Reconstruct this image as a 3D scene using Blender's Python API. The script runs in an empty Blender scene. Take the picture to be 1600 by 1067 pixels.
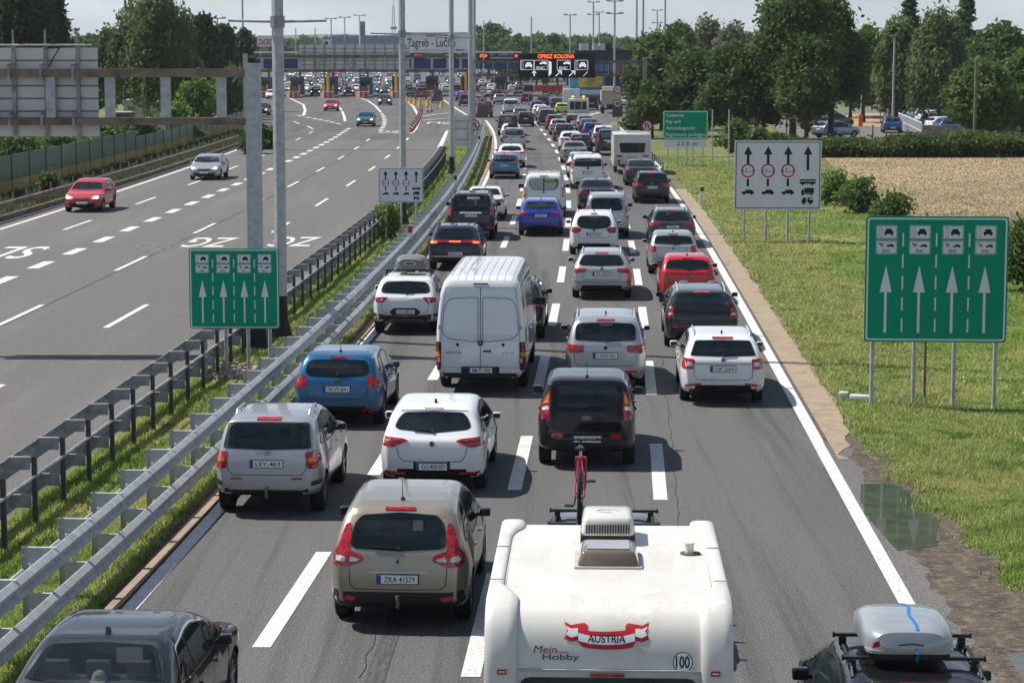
import bpy, bmesh, math, random
import numpy as np
from mathutils import Vector, Matrix, Quaternion
from mathutils.bvhtree import BVHTree
R = math.radians
random.seed(7)
SC = bpy.context.scene
COL = SC.collection
# ---------------------------------------------------------------- camera, sky, sun, exposure
F = 3600.0; CH = 7.5; HOR = 80.0; CX = 800.0; CY = 533.5
PITCH = math.atan((CY - HOR) / F)
cam = bpy.data.cameras.new('camera'); cam.sensor_width = 36; cam.lens = F / 1600 * 36
cam.clip_start = 0.5; cam.clip_end = 20000
co = bpy.data.objects.new('camera', cam); COL.objects.link(co)
co.location = (0, 0, CH); co.rotation_euler = (R(90) - PITCH, 0, 0)
SC.camera = co
SUN = Vector((-.66, .27, 1.0)).normalized()
EL = math.asin(SUN.z); AZ = math.atan2(SUN.x, SUN.y)
w = bpy.data.worlds.new('World'); SC.world = w; w.use_nodes = True
nt = w.node_tree; nt.nodes.clear()
o_ = nt.nodes.new('ShaderNodeOutputWorld'); bg = nt.nodes.new('ShaderNodeBackground')
sky = nt.nodes.new('ShaderNodeTexSky'); sky.sky_type = 'NISHITA'; sky.sun_disc = False
sky.sun_elevation = EL; sky.sun_rotation = AZ; sky.air_density = 1.0; sky.dust_density = .6; sky.ozone_density = 1.5
tc = nt.nodes.new('ShaderNodeTexCoord'); mp = nt.nodes.new('ShaderNodeMapping'); mp.inputs['Scale'].default_value = (1, 1, 4.5)
n1 = nt.nodes.new('ShaderNodeTexNoise'); n1.inputs['Scale'].default_value = 3.4; n1.inputs['Detail'].default_value = 8; n1.inputs['Roughness'].default_value = .55
rp = nt.nodes.new('ShaderNodeValToRGB'); rp.color_ramp.elements[0].position = .50; rp.color_ramp.elements[1].position = .62
n2 = nt.nodes.new('ShaderNodeTexNoise'); n2.inputs['Scale'].default_value = 7; n2.inputs['Detail'].default_value = 6
cr = nt.nodes.new('ShaderNodeValToRGB'); cr.color_ramp.elements[0].position = .35; cr.color_ramp.elements[1].position = .68
cr.color_ramp.elements[0].color = (5.0, 6.1, 7.7, 1); cr.color_ramp.elements[1].color = (8.4, 9.0, 9.8, 1)
mx = nt.nodes.new('ShaderNodeMix'); mx.data_type = 'RGBA'
L = nt.links.new
L(tc.outputs['Generated'], mp.inputs['Vector']); L(mp.outputs[0], n1.inputs['Vector']); L(mp.outputs[0], n2.inputs['Vector'])
L(n1.outputs['Fac'], rp.inputs[0]); L(n2.outputs['Fac'], cr.inputs[0])
mm = nt.nodes.new('ShaderNodeMath'); mm.operation = 'MULTIPLY'; mm.inputs[1].default_value = .75; ma = nt.nodes.new('ShaderNodeMath'); ma.operation = 'ADD'; ma.use_clamp = True; L(mm.outputs[0], ma.inputs[0]); sp = nt.nodes.new('ShaderNodeSeparateXYZ'); L(tc.outputs['Generated'], sp.inputs[0]); mz = nt.nodes.new('ShaderNodeMapRange'); mz.inputs[1].default_value = .03; mz.inputs[2].default_value = .42; mz.inputs[3].default_value = .62; mz.inputs[4].default_value = .0; L(sp.outputs[2], mz.inputs[0]); L(mz.outputs[0], ma.inputs[1])
L(rp.outputs[0], mm.inputs[0]); L(ma.outputs[0], mx.inputs[0]); L(sky.outputs[0], mx.inputs[6]); L(cr.outputs[0], mx.inputs[7])
L(mx.outputs[2], bg.inputs[0]); bg.inputs[1].default_value = .072; L(bg.outputs[0], o_.inputs[0])
sl = bpy.data.lights.new('sun', 'SUN'); sl.energy = 5.0; sl.angle = R(.5); sl.color = (1, .95, .88)
so = bpy.data.objects.new('sun', sl); COL.objects.link(so); so.rotation_euler = SUN.to_track_quat('Z', 'Y').to_euler(); so.location = (0, 0, 60)
SC.view_settings.view_transform = 'Standard'; SC.view_settings.look = 'None'; SC.view_settings.exposure = 0.38; SC.view_settings.gamma = 1
SC.render.engine = 'CYCLES'
SC.cycles.max_bounces = 6; SC.cycles.transparent_max_bounces = 6

# ---------------------------------------------------------------- photo point -> place in the world
def at(px, py, z=0.0):
    a = (px - CX) / F; b = (py - CY) / F
    Y = math.cos(PITCH) - math.sin(PITCH) * b; Z = -(math.sin(PITCH) + math.cos(PITCH) * b)
    t = (z - CH) / Z
    return Vector((a * t, Y * t, z))
def atD(px, py, D):
    a = (px - CX) / F; b = (py - CY) / F
    Y = math.cos(PITCH) - math.sin(PITCH) * b; Z = -(math.sin(PITCH) + math.cos(PITCH) * b)
    t = D / Y
    return Vector((a * t, D, CH + Z * t))

# ---------------------------------------------------------------- materials
MATS = {}
def M(name, col, rough=.5, metal=0, coat=0, var=.08, scale=3.0, bump=0, emit=0, spec=.3, bscale=None, alpha=1, trans=0):
    if name in MATS: return MATS[name]
    m = bpy.data.materials.new(name); m.use_nodes = True; MATS[name] = m
    t = m.node_tree; b = t.nodes['Principled BSDF']; L = t.links.new
    b.inputs['Roughness'].default_value = rough; b.inputs['Metallic'].default_value = metal
    b.inputs['Coat Weight'].default_value = coat; b.inputs['Coat Roughness'].default_value = .04
    b.inputs['Specular IOR Level'].default_value = spec
    b.inputs['Alpha'].default_value = alpha; b.inputs['Transmission Weight'].default_value = trans
    tc = t.nodes.new('ShaderNodeTexCoord'); n = t.nodes.new('ShaderNodeTexNoise'); n.inputs['Scale'].default_value = scale; n.inputs['Detail'].default_value = 4
    L(tc.outputs['Object'], n.inputs['Vector'])
    r = t.nodes.new('ShaderNodeValToRGB'); e = r.color_ramp.elements
    e[0].position = .3; e[1].position = .7
    e[0].color = tuple(c * (1 - var) for c in col[:3]) + (1,); e[1].color = tuple(min(1, c * (1 + var)) for c in col[:3]) + (1,)
    L(n.outputs['Fac'], r.inputs[0]); L(r.outputs[0], b.inputs['Base Color'])
    if bump:
        bn = t.nodes.new('ShaderNodeBump'); bn.inputs['Strength'].default_value = bump; bn.inputs['Distance'].default_value = .02
        if bscale:
            n3 = t.nodes.new('ShaderNodeTexNoise'); n3.inputs['Scale'].default_value = bscale; L(tc.outputs['Object'], n3.inputs['Vector']); L(n3.outputs['Fac'], bn.inputs['Height'])
        else: L(n.outputs['Fac'], bn.inputs['Height'])
        L(bn.outputs[0], b.inputs['Normal'])
    if emit:
        b.inputs['Emission Color'].default_value = tuple(col[:3]) + (1,); b.inputs['Emission Strength'].default_value = emit
    return m
def mixmat(name, layers, rough=.9, bump=.3, bscale=40, spec=.3, wave=None):
    """layers: list of (colour, noise scale, lo, hi, stretch) mixed one over the other in world space"""
    m = bpy.data.materials.new(name); m.use_nodes = True; MATS[name] = m
    t = m.node_tree; b = t.nodes['Principled BSDF']; L = t.links.new
    b.inputs['Roughness'].default_value = rough; b.inputs['Specular IOR Level'].default_value = spec
    g = t.nodes.new('ShaderNodeNewGeometry'); prev = None
    for col, sc, lo, hi, st in layers:
        if prev is None:
            prev = t.nodes.new('ShaderNodeRGB'); prev.outputs[0].default_value = tuple(col) + (1,); prev = prev.outputs[0]; continue
        mp = t.nodes.new('ShaderNodeMapping'); mp.inputs['Scale'].default_value = st; L(g.outputs['Position'], mp.inputs['Vector'])
        n = t.nodes.new('ShaderNodeTexNoise'); n.inputs['Scale'].default_value = sc; n.inputs['Detail'].default_value = 5; n.inputs['Roughness'].default_value = .6
        L(mp.outputs[0], n.inputs['Vector'])
        mr = t.nodes.new('ShaderNodeMapRange'); mr.inputs[1].default_value = lo; mr.inputs[2].default_value = hi; L(n.outputs['Fac'], mr.inputs[0])
        x = t.nodes.new('ShaderNodeMix'); x.data_type = 'RGBA'; L(mr.outputs[0], x.inputs[0]); L(prev, x.inputs[6]); x.inputs[7].default_value = tuple(col) + (1,)
        prev = x.outputs[2]
    L(prev, b.inputs['Base Color'])
    if bump:
        n = t.nodes.new('ShaderNodeTexNoise'); n.inputs['Scale'].default_value = bscale; n.inputs['Detail'].default_value = 3; L(g.outputs['Position'], n.inputs['Vector'])
        bn = t.nodes.new('ShaderNodeBump'); bn.inputs['Strength'].default_value = bump; bn.inputs['Distance'].default_value = .01; L(n.outputs['Fac'], bn.inputs['Height']); L(bn.outputs[0], b.inputs['Normal'])
    return m
ONE = (1, 1, 1)
asph = mixmat('asphalt', [((.105, .104, .102), 0, 0, 0, 0), ((.090, .089, .088), .35, .45, .62, (1, .12, 1)), ((.130, .127, .122), .8, .52, .75, (1, .08, 1)), ((.050, .049, .048), .8, .52, .66, (2.2, .035, 1)), ((.045, .045, .045), .16, .60, .70, (1, .3, 1)), ((.135, .131, .125), 1.1, .62, .76, (1.2, .05, 1)),
    ((.045, .045, .046), 40, .50, .60, ONE), ((.30, .295, .285), 52, .57, .66, ONE), ((.05, .05, .05), .9, .66, .74, (1, .4, 1))], .88, .3, 90)
asph2 = mixmat('asphalt_old', [((.120, .116, .110), 0, 0, 0, 0), ((.108, .105, .10), .25, .4, .65, (1, .10, 1)), ((.16, .154, .145), .6, .5, .75, (1, .06, 1)),
    ((.06, .058, .056), 40, .50, .60, ONE), ((.28, .27, .26), 52, .57, .66, ONE), ((.045, .045, .045), .8, .66, .72, (1, .5, 1))], .88, .4, 60)
linem = mixmat('road_paint', [((.62, .62, .60), 0, 0, 0, 0), ((.5, .5, .48), 3, .4, .7, ONE), ((.20, .195, .19), 30, .56, .66, ONE), ((.26, .25, .24), 4, .62, .72, ONE)], .7, .3, 60)
fadem = mixmat('road_paint_faded', [((.17, .165, .16), 0, 0, 0, 0), ((.09, .088, .085), 5, .4, .6, ONE)], .8, .2)
concm = mixmat('concrete_strip', [((.30, .235, .165), 0, 0, 0, 0), ((.20, .155, .11), 2, .45, .7, ONE), ((.38, .32, .25), 8, .55, .75, ONE), ((.10, .08, .06), 1.3, .63, .7, ONE)], .9, .6, 30)
mudm = mixmat('mud', [((.085, .065, .048), 0, 0, 0, 0), ((.05, .038, .03), 2.2, .45, .6, ONE), ((.17, .14, .105), 6, .50, .70, ONE), ((.22, .19, .15), 23, .60, .70, ONE), ((.10, .10, .05), 1.7, .62, .75, ONE)], .85, 1.0, 14)
grassm = mixmat('grass_ground', [((.12, .14, .05), 0, 0, 0, 0), ((.24, .21, .09), .22, .5, .68, ONE), ((.035, .065, .012), 1.2, .5, .7, ONE), ((.13, .12, .05), 5, .58, .72, ONE)], .95, 1.0, 9)
fieldm = mixmat('dry_field', [((.34, .26, .155), 0, 0, 0, 0), ((.24, .185, .105), .12, .45, .65, (1, .5, 1)), ((.30, .23, .14), .6, .5, .7, (.3, 1, 1)), ((.13, .10, .05), 3, .58, .7, ONE)], .95, 1.0, 6)
farg = mixmat('far_ground', [((.07, .095, .03), 0, 0, 0, 0), ((.12, .12, .05), .02, .45, .6, ONE), ((.04, .06, .02), .05, .5, .65, ONE)], .95, .0)
hillm = mixmat('hill_forest', [((.030, .052, .022), 0, 0, 0, 0), ((.020, .036, .016), .02, .45, .6, ONE), ((.05, .08, .03), .01, .55, .7, ONE)], .95, 0)
black = M('black_plastic', (.018, .018, .019), .45, var=.2)
dark = M('underbody', (.008, .008, .008), .8)
glass = M('tinted_glass', (.004, .010, .010), .03, spec=.6, coat=.6, var=.3, scale=1.5, alpha=.66)
lining_m = M('cabin_lining', (.12, .12, .125), .9, spec=.1); seat_m = M('seat_fabric', (.22, .22, .23), .9, spec=.1)
glass2 = M('clear_dark_glass', (.014, .024, .024), .05, spec=.5, var=.5, scale=2.2)
screeng = M('windscreen_glass', (.006, .012, .012), .03, spec=.6, coat=.4, alpha=.42)
rubber = M('tyre_rubber', (.014, .014, .014), .8, var=.3)
alloy = M('wheel_alloy', (.32, .33, .34), .35, .8)
redl = M('tail_light_red', (.34, .010, .014), .12, coat=1, var=.6, scale=17)
redlit = M('brake_light_lit', (1, .10, .05), .3, emit=2.2)
orl = M('amber_lens', (.7, .22, .03), .15, coat=1)
whl = M('clear_lens', (.62, .62, .63), .15, coat=1, var=.3, scale=20)
hlit = M('headlight_lit', (1, .97, .88), .2, emit=2.5)
whitep = M('plate_white', (.72, .72, .70), .5)
bluep = M('plate_blue', (.02, .07, .38), .5)
ink = M('black_ink', (.012, .012, .012), .6)
chrome = M('chrome', (.6, .6, .62), .15, .95)
galv = M('galvanised_steel', (.40, .415, .43), .55, .25, var=.20, scale=6, bump=.15)
galvd = M('weathered_steel', (.30, .30, .31), .65, .2, var=.35, scale=4, bump=.2)
rust = M('rusted_beam', (.20, .155, .12), .7, .3, var=.45, scale=2.2, bump=.2)
signg = M('sign_green', (.0, .27, .155), .5, spec=.12, var=.06, scale=1.5)
signw = M('sign_white', (.66, .67, .73), .45, var=.05, scale=1.5)
signr = M('sign_red', (.45, .01, .02), .45)
alum = M('aluminium_back', (.58, .565, .55), .5, .25, var=.06, scale=1)
whiteg = M('white_gelcoat', (.60, .585, .55), .3, coat=.5, var=.07, scale=1.1)
rackm = M('black_rack', (.02, .02, .02), .4)
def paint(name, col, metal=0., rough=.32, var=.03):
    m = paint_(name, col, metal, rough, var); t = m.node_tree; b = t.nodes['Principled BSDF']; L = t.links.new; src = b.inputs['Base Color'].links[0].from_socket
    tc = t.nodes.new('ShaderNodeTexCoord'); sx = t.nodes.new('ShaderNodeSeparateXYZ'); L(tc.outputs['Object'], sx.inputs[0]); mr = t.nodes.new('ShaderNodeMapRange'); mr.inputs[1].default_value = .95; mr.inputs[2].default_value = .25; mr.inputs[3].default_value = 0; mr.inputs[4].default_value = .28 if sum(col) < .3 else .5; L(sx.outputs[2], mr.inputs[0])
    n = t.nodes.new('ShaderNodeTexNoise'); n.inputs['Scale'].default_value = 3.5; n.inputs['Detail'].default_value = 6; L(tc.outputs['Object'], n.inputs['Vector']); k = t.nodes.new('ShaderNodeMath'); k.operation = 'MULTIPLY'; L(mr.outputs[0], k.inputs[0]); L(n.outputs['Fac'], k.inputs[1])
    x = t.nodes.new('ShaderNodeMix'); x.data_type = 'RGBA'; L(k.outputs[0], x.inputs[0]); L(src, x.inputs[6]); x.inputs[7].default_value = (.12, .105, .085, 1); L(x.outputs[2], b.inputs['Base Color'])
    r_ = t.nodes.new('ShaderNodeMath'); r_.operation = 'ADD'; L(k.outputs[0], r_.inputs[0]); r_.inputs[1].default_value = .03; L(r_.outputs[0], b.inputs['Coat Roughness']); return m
def paint_(name, col, metal=0., rough=.32, var=.03):
    return M('paint_' + name, col, rough, metal, 1.0, var, 1.2, spec=.06 if sum(col) < .3 else .2)
shellm = mixmat('caravan_shell', [((.60, .585, .55), 0, 0, 0, 0), ((.52, .495, .44), 1.2, .50, .72, (1, .5, 1)), ((.50, .47, .41), 1.6, .58, .80, (2.5, .5, 2.5)), ((.66, .65, .62), 3, .55, .7, ONE)], .32, .05, 8, spec=.35)
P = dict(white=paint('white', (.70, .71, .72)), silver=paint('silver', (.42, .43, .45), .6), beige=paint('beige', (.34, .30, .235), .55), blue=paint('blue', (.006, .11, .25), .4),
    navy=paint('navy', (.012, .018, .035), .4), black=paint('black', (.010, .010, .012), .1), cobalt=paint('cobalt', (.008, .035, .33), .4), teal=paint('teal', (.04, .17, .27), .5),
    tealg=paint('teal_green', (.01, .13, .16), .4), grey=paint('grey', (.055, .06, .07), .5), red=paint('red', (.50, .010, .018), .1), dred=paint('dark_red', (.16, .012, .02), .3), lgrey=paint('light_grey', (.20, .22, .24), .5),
    dgrey=paint('dark_grey', (.03, .033, .038), .5), sage=paint('sage', (.26, .31, .28), .5), brown=paint('brown', (.05, .03, .025), .3), lime=paint('lime', (.45, .6, .10)), pblue=paint('pale_blue', (.16, .24, .34), .5), cream=paint('cream', (.55, .5, .4)))

# ---------------------------------------------------------------- object helpers
def tag(o, label=None, cat=None, group=None, kind=None):
    if label: o['label'] = label
    if cat: o['category'] = cat
    if group: o['group'] = group
    if kind: o['kind'] = kind
    return o
def empty(name, loc=(0, 0, 0), rz=0, parent=None):
    o = bpy.data.objects.new(name, None); COL.objects.link(o); o.location = loc; o.rotation_euler = (0, 0, rz); o.empty_display_size = .3
    if parent: o.parent = parent
    return o
def sharpen(me, ang=38):
    bm = bmesh.new(); bm.from_mesh(me)
    for e in bm.edges:
        if len(e.link_faces) == 2 and e.calc_face_angle(0) > R(ang): e.smooth = False
    for f in bm.faces: f.smooth = True
    bm.to_mesh(me); bm.free()
class MB:
    def __init__(s): s.v = []; s.f = []; s.m = []
    def add(s, vs, fs, m=0):
        k = len(s.v); s.v += [tuple(v) for v in vs]; s.f += [tuple(i + k for i in f) for f in fs]; s.m += [m] * len(fs); return s
    def box(s, c, d, m=0, rz=0, taper=1.0):
        x, y, z = d[0] / 2, d[1] / 2, d[2] / 2; cs, sn = math.cos(rz), math.sin(rz); vs = []
        for sz in (-1, 1):
            t = taper if sz > 0 else 1
            for sx, sy in ((-1, -1), (1, -1), (1, 1), (-1, 1)):
                a, b = sx * x * t, sy * y * t; vs.append((c[0] + a * cs - b * sn, c[1] + a * sn + b * cs, c[2] + sz * z))
        return s.add(vs, [(3, 2, 1, 0), (4, 5, 6, 7), (0, 1, 5, 4), (1, 2, 6, 5), (2, 3, 7, 6), (3, 0, 4, 7)], m)
    def cyl(s, p0, p1, r0, r1=None, n=12, m=0, cap=True):
        r1 = r0 if r1 is None else r1; p0 = Vector(p0); p1 = Vector(p1); d = (p1 - p0)
        if d.length < 1e-6: return s
        q = d.normalized(); a = q.orthogonal().normalized(); b = q.cross(a)
        vs = []
        for p, r in ((p0, r0), (p1, r1)):
            for i in range(n):
                t = 2 * math.pi * (i + .5) / n; vs.append(p + a * (r * math.cos(t)) + b * (r * math.sin(t)))
        fs = [(i, (i + 1) % n, n + (i + 1) % n, n + i) for i in range(n)]
        if cap: fs += [tuple(range(n - 1, -1, -1)), tuple(range(n, 2 * n))]
        return s.add(vs, fs, m)
    def tube(s, pts, r, n=8, m=0):
        for i in range(len(pts) - 1): s.cyl(pts[i], pts[i + 1], r, r, n, m)
        return s
    def beam(s, p0, p1, w, h, m=0):
        """rectangular bar between two points; w sideways, h up"""
        p0 = Vector(p0); p1 = Vector(p1); d = (p1 - p0).normalized(); up = Vector((0, 0, 1))
        if abs(d.z) > .95: up = Vector((0, 1, 0))
        a = d.cross(up).normalized() * (w / 2); b = a.cross(d).normalized() * (h / 2)
        vs = [p + sa * a + sb * b for p in (p0, p1) for sa, sb in ((-1, -1), (1, -1), (1, 1), (-1, 1))]
        return s.add(vs, [(3, 2, 1, 0), (4, 5, 6, 7), (0, 1, 5, 4), (1, 2, 6, 5), (2, 3, 7, 6), (3, 0, 4, 7)], m)
    def prism(s, poly, y0, y1, m=0, axis='y'):
        """outline in two axes, thickness along the third"""
        n = len(poly)
        g = {'y': lambda a, b, c: (a, c, b), 'x': lambda a, b, c: (c, a, b), 'z': lambda a, b, c: (a, b, c)}[axis]
        vs = [g(a, b, y0) for a, b in poly] + [g(a, b, y1) for a, b in poly]
        return s.add(vs, [tuple(range(n)), tuple(range(2 * n - 1, n - 1, -1))] + [(i, n + i, n + (i + 1) % n, (i + 1) % n) for i in range(n)], m)
    def build(s, name, mats, parent=None, loc=None, smooth=False, fix=True):
        me = bpy.data.meshes.new(name); me.from_pydata(s.v, [], s.f)
        if not isinstance(mats, (list, tuple)): mats = [mats]
        for m in mats: me.materials.append(m)
        me.polygons.foreach_set('material_index', s.m)
        if fix:
            bm = bmesh.new(); bm.from_mesh(me); bmesh.ops.recalc_face_normals(bm, faces=bm.faces); bm.to_mesh(me); bm.free()
        me.update()
        if smooth: sharpen(me)
        o = bpy.data.objects.new(name, me); COL.objects.link(o)
        if parent: o.parent = parent
        if loc: o.location = loc
        return o
def bevel(o, wd=.02, seg=2):
    bm = bmesh.new(); bm.from_mesh(o.data)
    bmesh.ops.remove_doubles(bm, verts=bm.verts, dist=1e-5)
    es = [e for e in bm.edges if len(e.link_faces) == 2 and e.calc_face_angle(0) > R(30)]
    bmesh.ops.bevel(bm, geom=es, offset=wd, segments=seg, affect='EDGES', profile=.5, clamp_overlap=True)
    bm.to_mesh(o.data); bm.free(); sharpen(o.data); return o
CH_CACHE = {}
def kids(o):
    return [c for c in bpy.data.objects if c.parent == o]
def copy_tree(o, tree, parent=None, out=None, skip=()):
    c = o.copy(); COL.objects.link(c); c.parent = parent
    if out is not None: out.append(c)
    for ch in tree.get(o, ()):
        if ch.name.split('.')[0] not in skip: copy_tree(ch, tree, c, out, skip)
    return c
def treemap():
    t = {}
    for o in bpy.data.objects:
        if o.parent: t.setdefault(o.parent, []).append(o)
    return t
TXT = {}
def text2d(body, h=None, w=None, bold=0.0, align=.5):
    """flat lettering as 2D vertices and faces; height h of the capitals, optional total width"""
    k = (body, bold)
    if k not in TXT:
        cu = bpy.data.curves.new('t', 'FONT'); cu.body = body; cu.size = 1; cu.offset = bold; cu.resolution_u = 3
        ob = bpy.data.objects.new('t', cu); COL.objects.link(ob)
        dg = bpy.context.evaluated_depsgraph_get(); dg.update()
        me = bpy.data.meshes.new_from_object(ob.evaluated_get(dg))
        v = np.array([(a.co.x, a.co.y) for a in me.vertices]); f = [tuple(p.vertices) for p in me.polygons]
        bpy.data.objects.remove(ob); bpy.data.curves.remove(cu); bpy.data.meshes.remove(me)
        TXT[k] = (v, f)
    v, f = TXT[k]; v = v.copy()
    x0, x1 = v[:, 0].min(), v[:, 0].max(); s = (h or 1) / .69
    v[:, 0] = (v[:, 0] - x0); v[:, 1] -= .0
    sx = s if w is None else w / (x1 - x0)
    v[:, 0] = v[:, 0] * sx - (x1 - x0) * sx * align; v[:, 1] = v[:, 1] * s
    return v, f
def pch(xs, ys, x):
    xs = np.asarray(xs, float); ys = np.asarray(ys, float); h = np.diff(xs); d = np.diff(ys) / h; m = np.zeros_like(ys)
    for i in range(1, len(xs) - 1):
        if d[i - 1] * d[i] > 0:
            w1 = 2 * h[i] + h[i - 1]; w2 = h[i] + 2 * h[i - 1]; m[i] = (w1 + w2) / (w1 / d[i - 1] + w2 / d[i])
    m[0] = d[0]; m[-1] = d[-1]
    i = np.clip(np.searchsorted(xs, x) - 1, 0, len(xs) - 2); t = (np.asarray(x) - xs[i]) / h[i]; t = np.clip(t, 0, 1)
    return (2 * t**3 - 3 * t**2 + 1) * ys[i] + (t**3 - 2 * t**2 + t) * h[i] * m[i] + (-2 * t**3 + 3 * t**2) * ys[i + 1] + (t**3 - t**2) * h[i] * m[i + 1]
class Curve:
    """ground line traced from the photo: X as a smooth function of distance"""
    def __init__(s, pts, z=0, deg=3):
        wv = np.array([at(a, b, z)[:2] for a, b in pts]); s.lo = wv[:, 1].min(); s.hi = wv[:, 1].max()
        s.c = np.polyfit(wv[:, 1] / 100, wv[:, 0], deg); s.d = np.polyder(s.c)
    def __call__(s, D): return float(np.polyval(s.c, D / 100))
    def slope(s, D): return float(np.polyval(s.d, D / 100)) / 100
CL = Curve([(200, 948), (345, 790), (450, 680), (575, 533), (754, 290), (770, 252), (772, 242), (775.4, 223), (772.6, 206.5), (763.6, 196), (758, 188)])
C12 = Curve([(410, 1008), (515, 862), (585, 740), (771, 415), (789, 375), (800, 341), (811, 314), (819, 273), (822, 258), (822, 245), (820, 235), (785, 180), (768, 164)])
C23 = Curve([(740, 1057), (770, 897), (798, 765), (822.8, 681), (842.6, 603.6), (853.7, 553), (866, 505), (870, 471.6), (876, 439), (885, 389), (887, 345.5), (889, 317), (882, 276), (878.4, 260.6), (874.7, 247), (869.7, 236), (863, 226), (857.8, 217), (852, 209), (845, 202.5), (837.8, 195.6), (830, 166)], deg=4)
C34 = Curve([(1040, 822), (1032, 779), (1020, 679), (1015, 615), (1010.5, 554.5), (1009.7, 513), (1002.6, 473), (999.4, 444), (992, 414), (984, 365), (953, 287), (946.5, 272)])
CR = Curve([(1430, 955), (1240, 640), (1200, 545), (1150, 460), (1118, 400), (1085, 350), (1050, 300), (1030, 272)])
def heading(p):
    """direction of the lane at a point, as the angle about Z"""
    D = min(p[1], 290); cs = [CL, C12, C23, C34, CR]; xs = [c(min(max(D, c.lo), c.hi)) for c in cs]; ss = [c.slope(min(max(D, c.lo + 2), c.hi)) for c in cs]
    return -math.atan(float(np.interp(p[0], xs, ss)) if xs == sorted(xs) else ss[2])
# ---------------------------------------------------------------- vehicles
# local frame of a vehicle: rear bumper at y=0, forward +y, ground z=0
FRONT = {
 'car': lambda L, H: [(L - 2.35, H - .015), (L - 1.95, H - .11), (L - 1.1, .99), (L - .98, .95), (L - .5, .86), (L - .16, .73), (L - .04, .62), (L, .52)],
 'mpv': lambda L, H: [(L - 2.2, H - .02), (L - 1.75, H - .16), (L - .95, 1.05), (L - .85, 1.0), (L - .4, .90), (L - .12, .76), (L - .03, .64), (L, .54)],
 'suv': lambda L, H: [(L - 2.3, H - .015), (L - 1.95, H - .1), (L - 1.2, 1.14), (L - 1.05, 1.1), (L - .45, 1.02), (L - .14, .88), (L - .04, .7), (L, .58)],
 'van': lambda L, H: [(L - 1.75, H - .01), (L - 1.45, H - .16), (L - .8, 1.32), (L - .65, 1.22), (L - .25, 1.08), (L - .08, .85), (L, .6)]}
def body_loft(s):
    L, W, H = s['L'], s['W'], s['H']; hw = W / 2; zb0 = s.get('zb', .24)
    top = [(0, s.get('z0', .58))] + s['rear'] + FRONT[s.get('front', 'car')](L, H)
    tx, tz = zip(*top)
    bx, bz = zip(*[(0, .46), (.03, .38), (.12, zb0 + .06), (.4, zb0), (L - .6, zb0 - .02), (L - .12, zb0), (L - .03, .34), (L, .44)])
    ra, wb, wr = s['ra'], s['wb'], s['wr']; ar = wr * 1.13
    ys = set([0, .012, .03, .06, .09, .13, .17, .22, .28, .34, .4, .47, .55, .64] + [float(y) for y in tx if y < L])
    ys |= set(L - a for a in (0, .015, .04, .08, .14, .22, .32, .45, .6))
    y = .75
    while y < L - .6: ys.add(y); y += .17
    for a in (ra, ra + wb):
        for i in range(15): ys.add(a - ar * math.cos(math.pi * i / 14))
    ys = sorted(ys); yy = [ys[0]]
    for v in ys[1:]:
        if v - yy[-1] > .008: yy.append(v)
    zp = s.get('prof') or [(0, .93), (.3, .965), (.55, 1.0), (.75, 1.0), (s['belt'] - .07, .985), (s['belt'], .955), (s['belt'] + .05, .93), (H, s.get('tum', .77))]
    px_, pz_ = zip(*zp)
    rr, e, rf, ef = s.get('rr', .42), s.get('e', .83), .75, .70
    nu, nl = s.get('nu', 9.0), 9.0
    K = 20; verts = []; hwn = []
    for y in yy:
        zt = float(pch(tx, tz, y)); zb = float(np.interp(y, bx, bz)); a = zb
        for c in (ra, ra + wb):
            d = ar * ar - (y - c) ** 2
            if d > 0: a = max(a, wr + math.sqrt(d) * .98)
        a = min(a, zt - .12); zm = (zt + zb) / 2; hz = (zt - zb) / 2
        pl = 1.0
        if y < rr: pl = 1 - (1 - e) * ((rr - y) / rr) ** 2.4
        if y > L - rf: pl = 1 - (1 - ef) * ((y - L + rf) / rf) ** 2.6
        def X(z):
            v = min(1, abs(z - zm) / hz); n = nu if z > zm else nl
            return hw * float(np.interp(z, px_, pz_)) * pl * (1 - v ** n) ** (1 / n)
        v0 = max(-1, min(.9, (a - zm) / hz)); n0 = nu if v0 > 0 else nl
        ph0 = math.copysign(math.asin(min(1, abs(v0) ** (n0 / 2))), v0)
        row = [(0, zb), (hw * .70 * pl, zb), (hw * .70 * pl, a), (max(X(a), hw * .78 * pl), a)]
        for k in range(1, K + 1):
            t = k / K; ph = ph0 + (math.pi / 2 - ph0) * t
            sp = math.sin(ph); n = nu if sp > 0 else nl
            z = zm + hz * math.copysign(abs(sp) ** (2 / n), sp)
            cp = max(0, math.cos(ph)) ** (2 / n)
            x = hw * float(np.interp(z, px_, pz_)) * pl * cp
            if k == K: x = 0; z = zt
            row.append((x, z))
        verts.append([(x, y, z) for x, z in row] + [(-x, y, z) for x, z in row[-2:0:-1]])
    n = len(verts[0]); vs = [v for r in verts for v in r]; fs = []; ms = []
    nr = K + 4
    for i in range(len(verts) - 1):
        for j in range(n):
            j2 = (j + 1) % n
            fs.append((i * n + j, i * n + j2, (i + 1) * n + j2, (i + 1) * n + j))
            ms.append(1 if (j < 3 or j >= n - 3) else 0)
    fs.append(tuple(range(n - 1, -1, -1))); ms.append(0)
    fs.append(tuple(range((len(verts) - 1) * n, len(verts) * n))); ms.append(0)
    return vs, fs, ms
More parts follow.
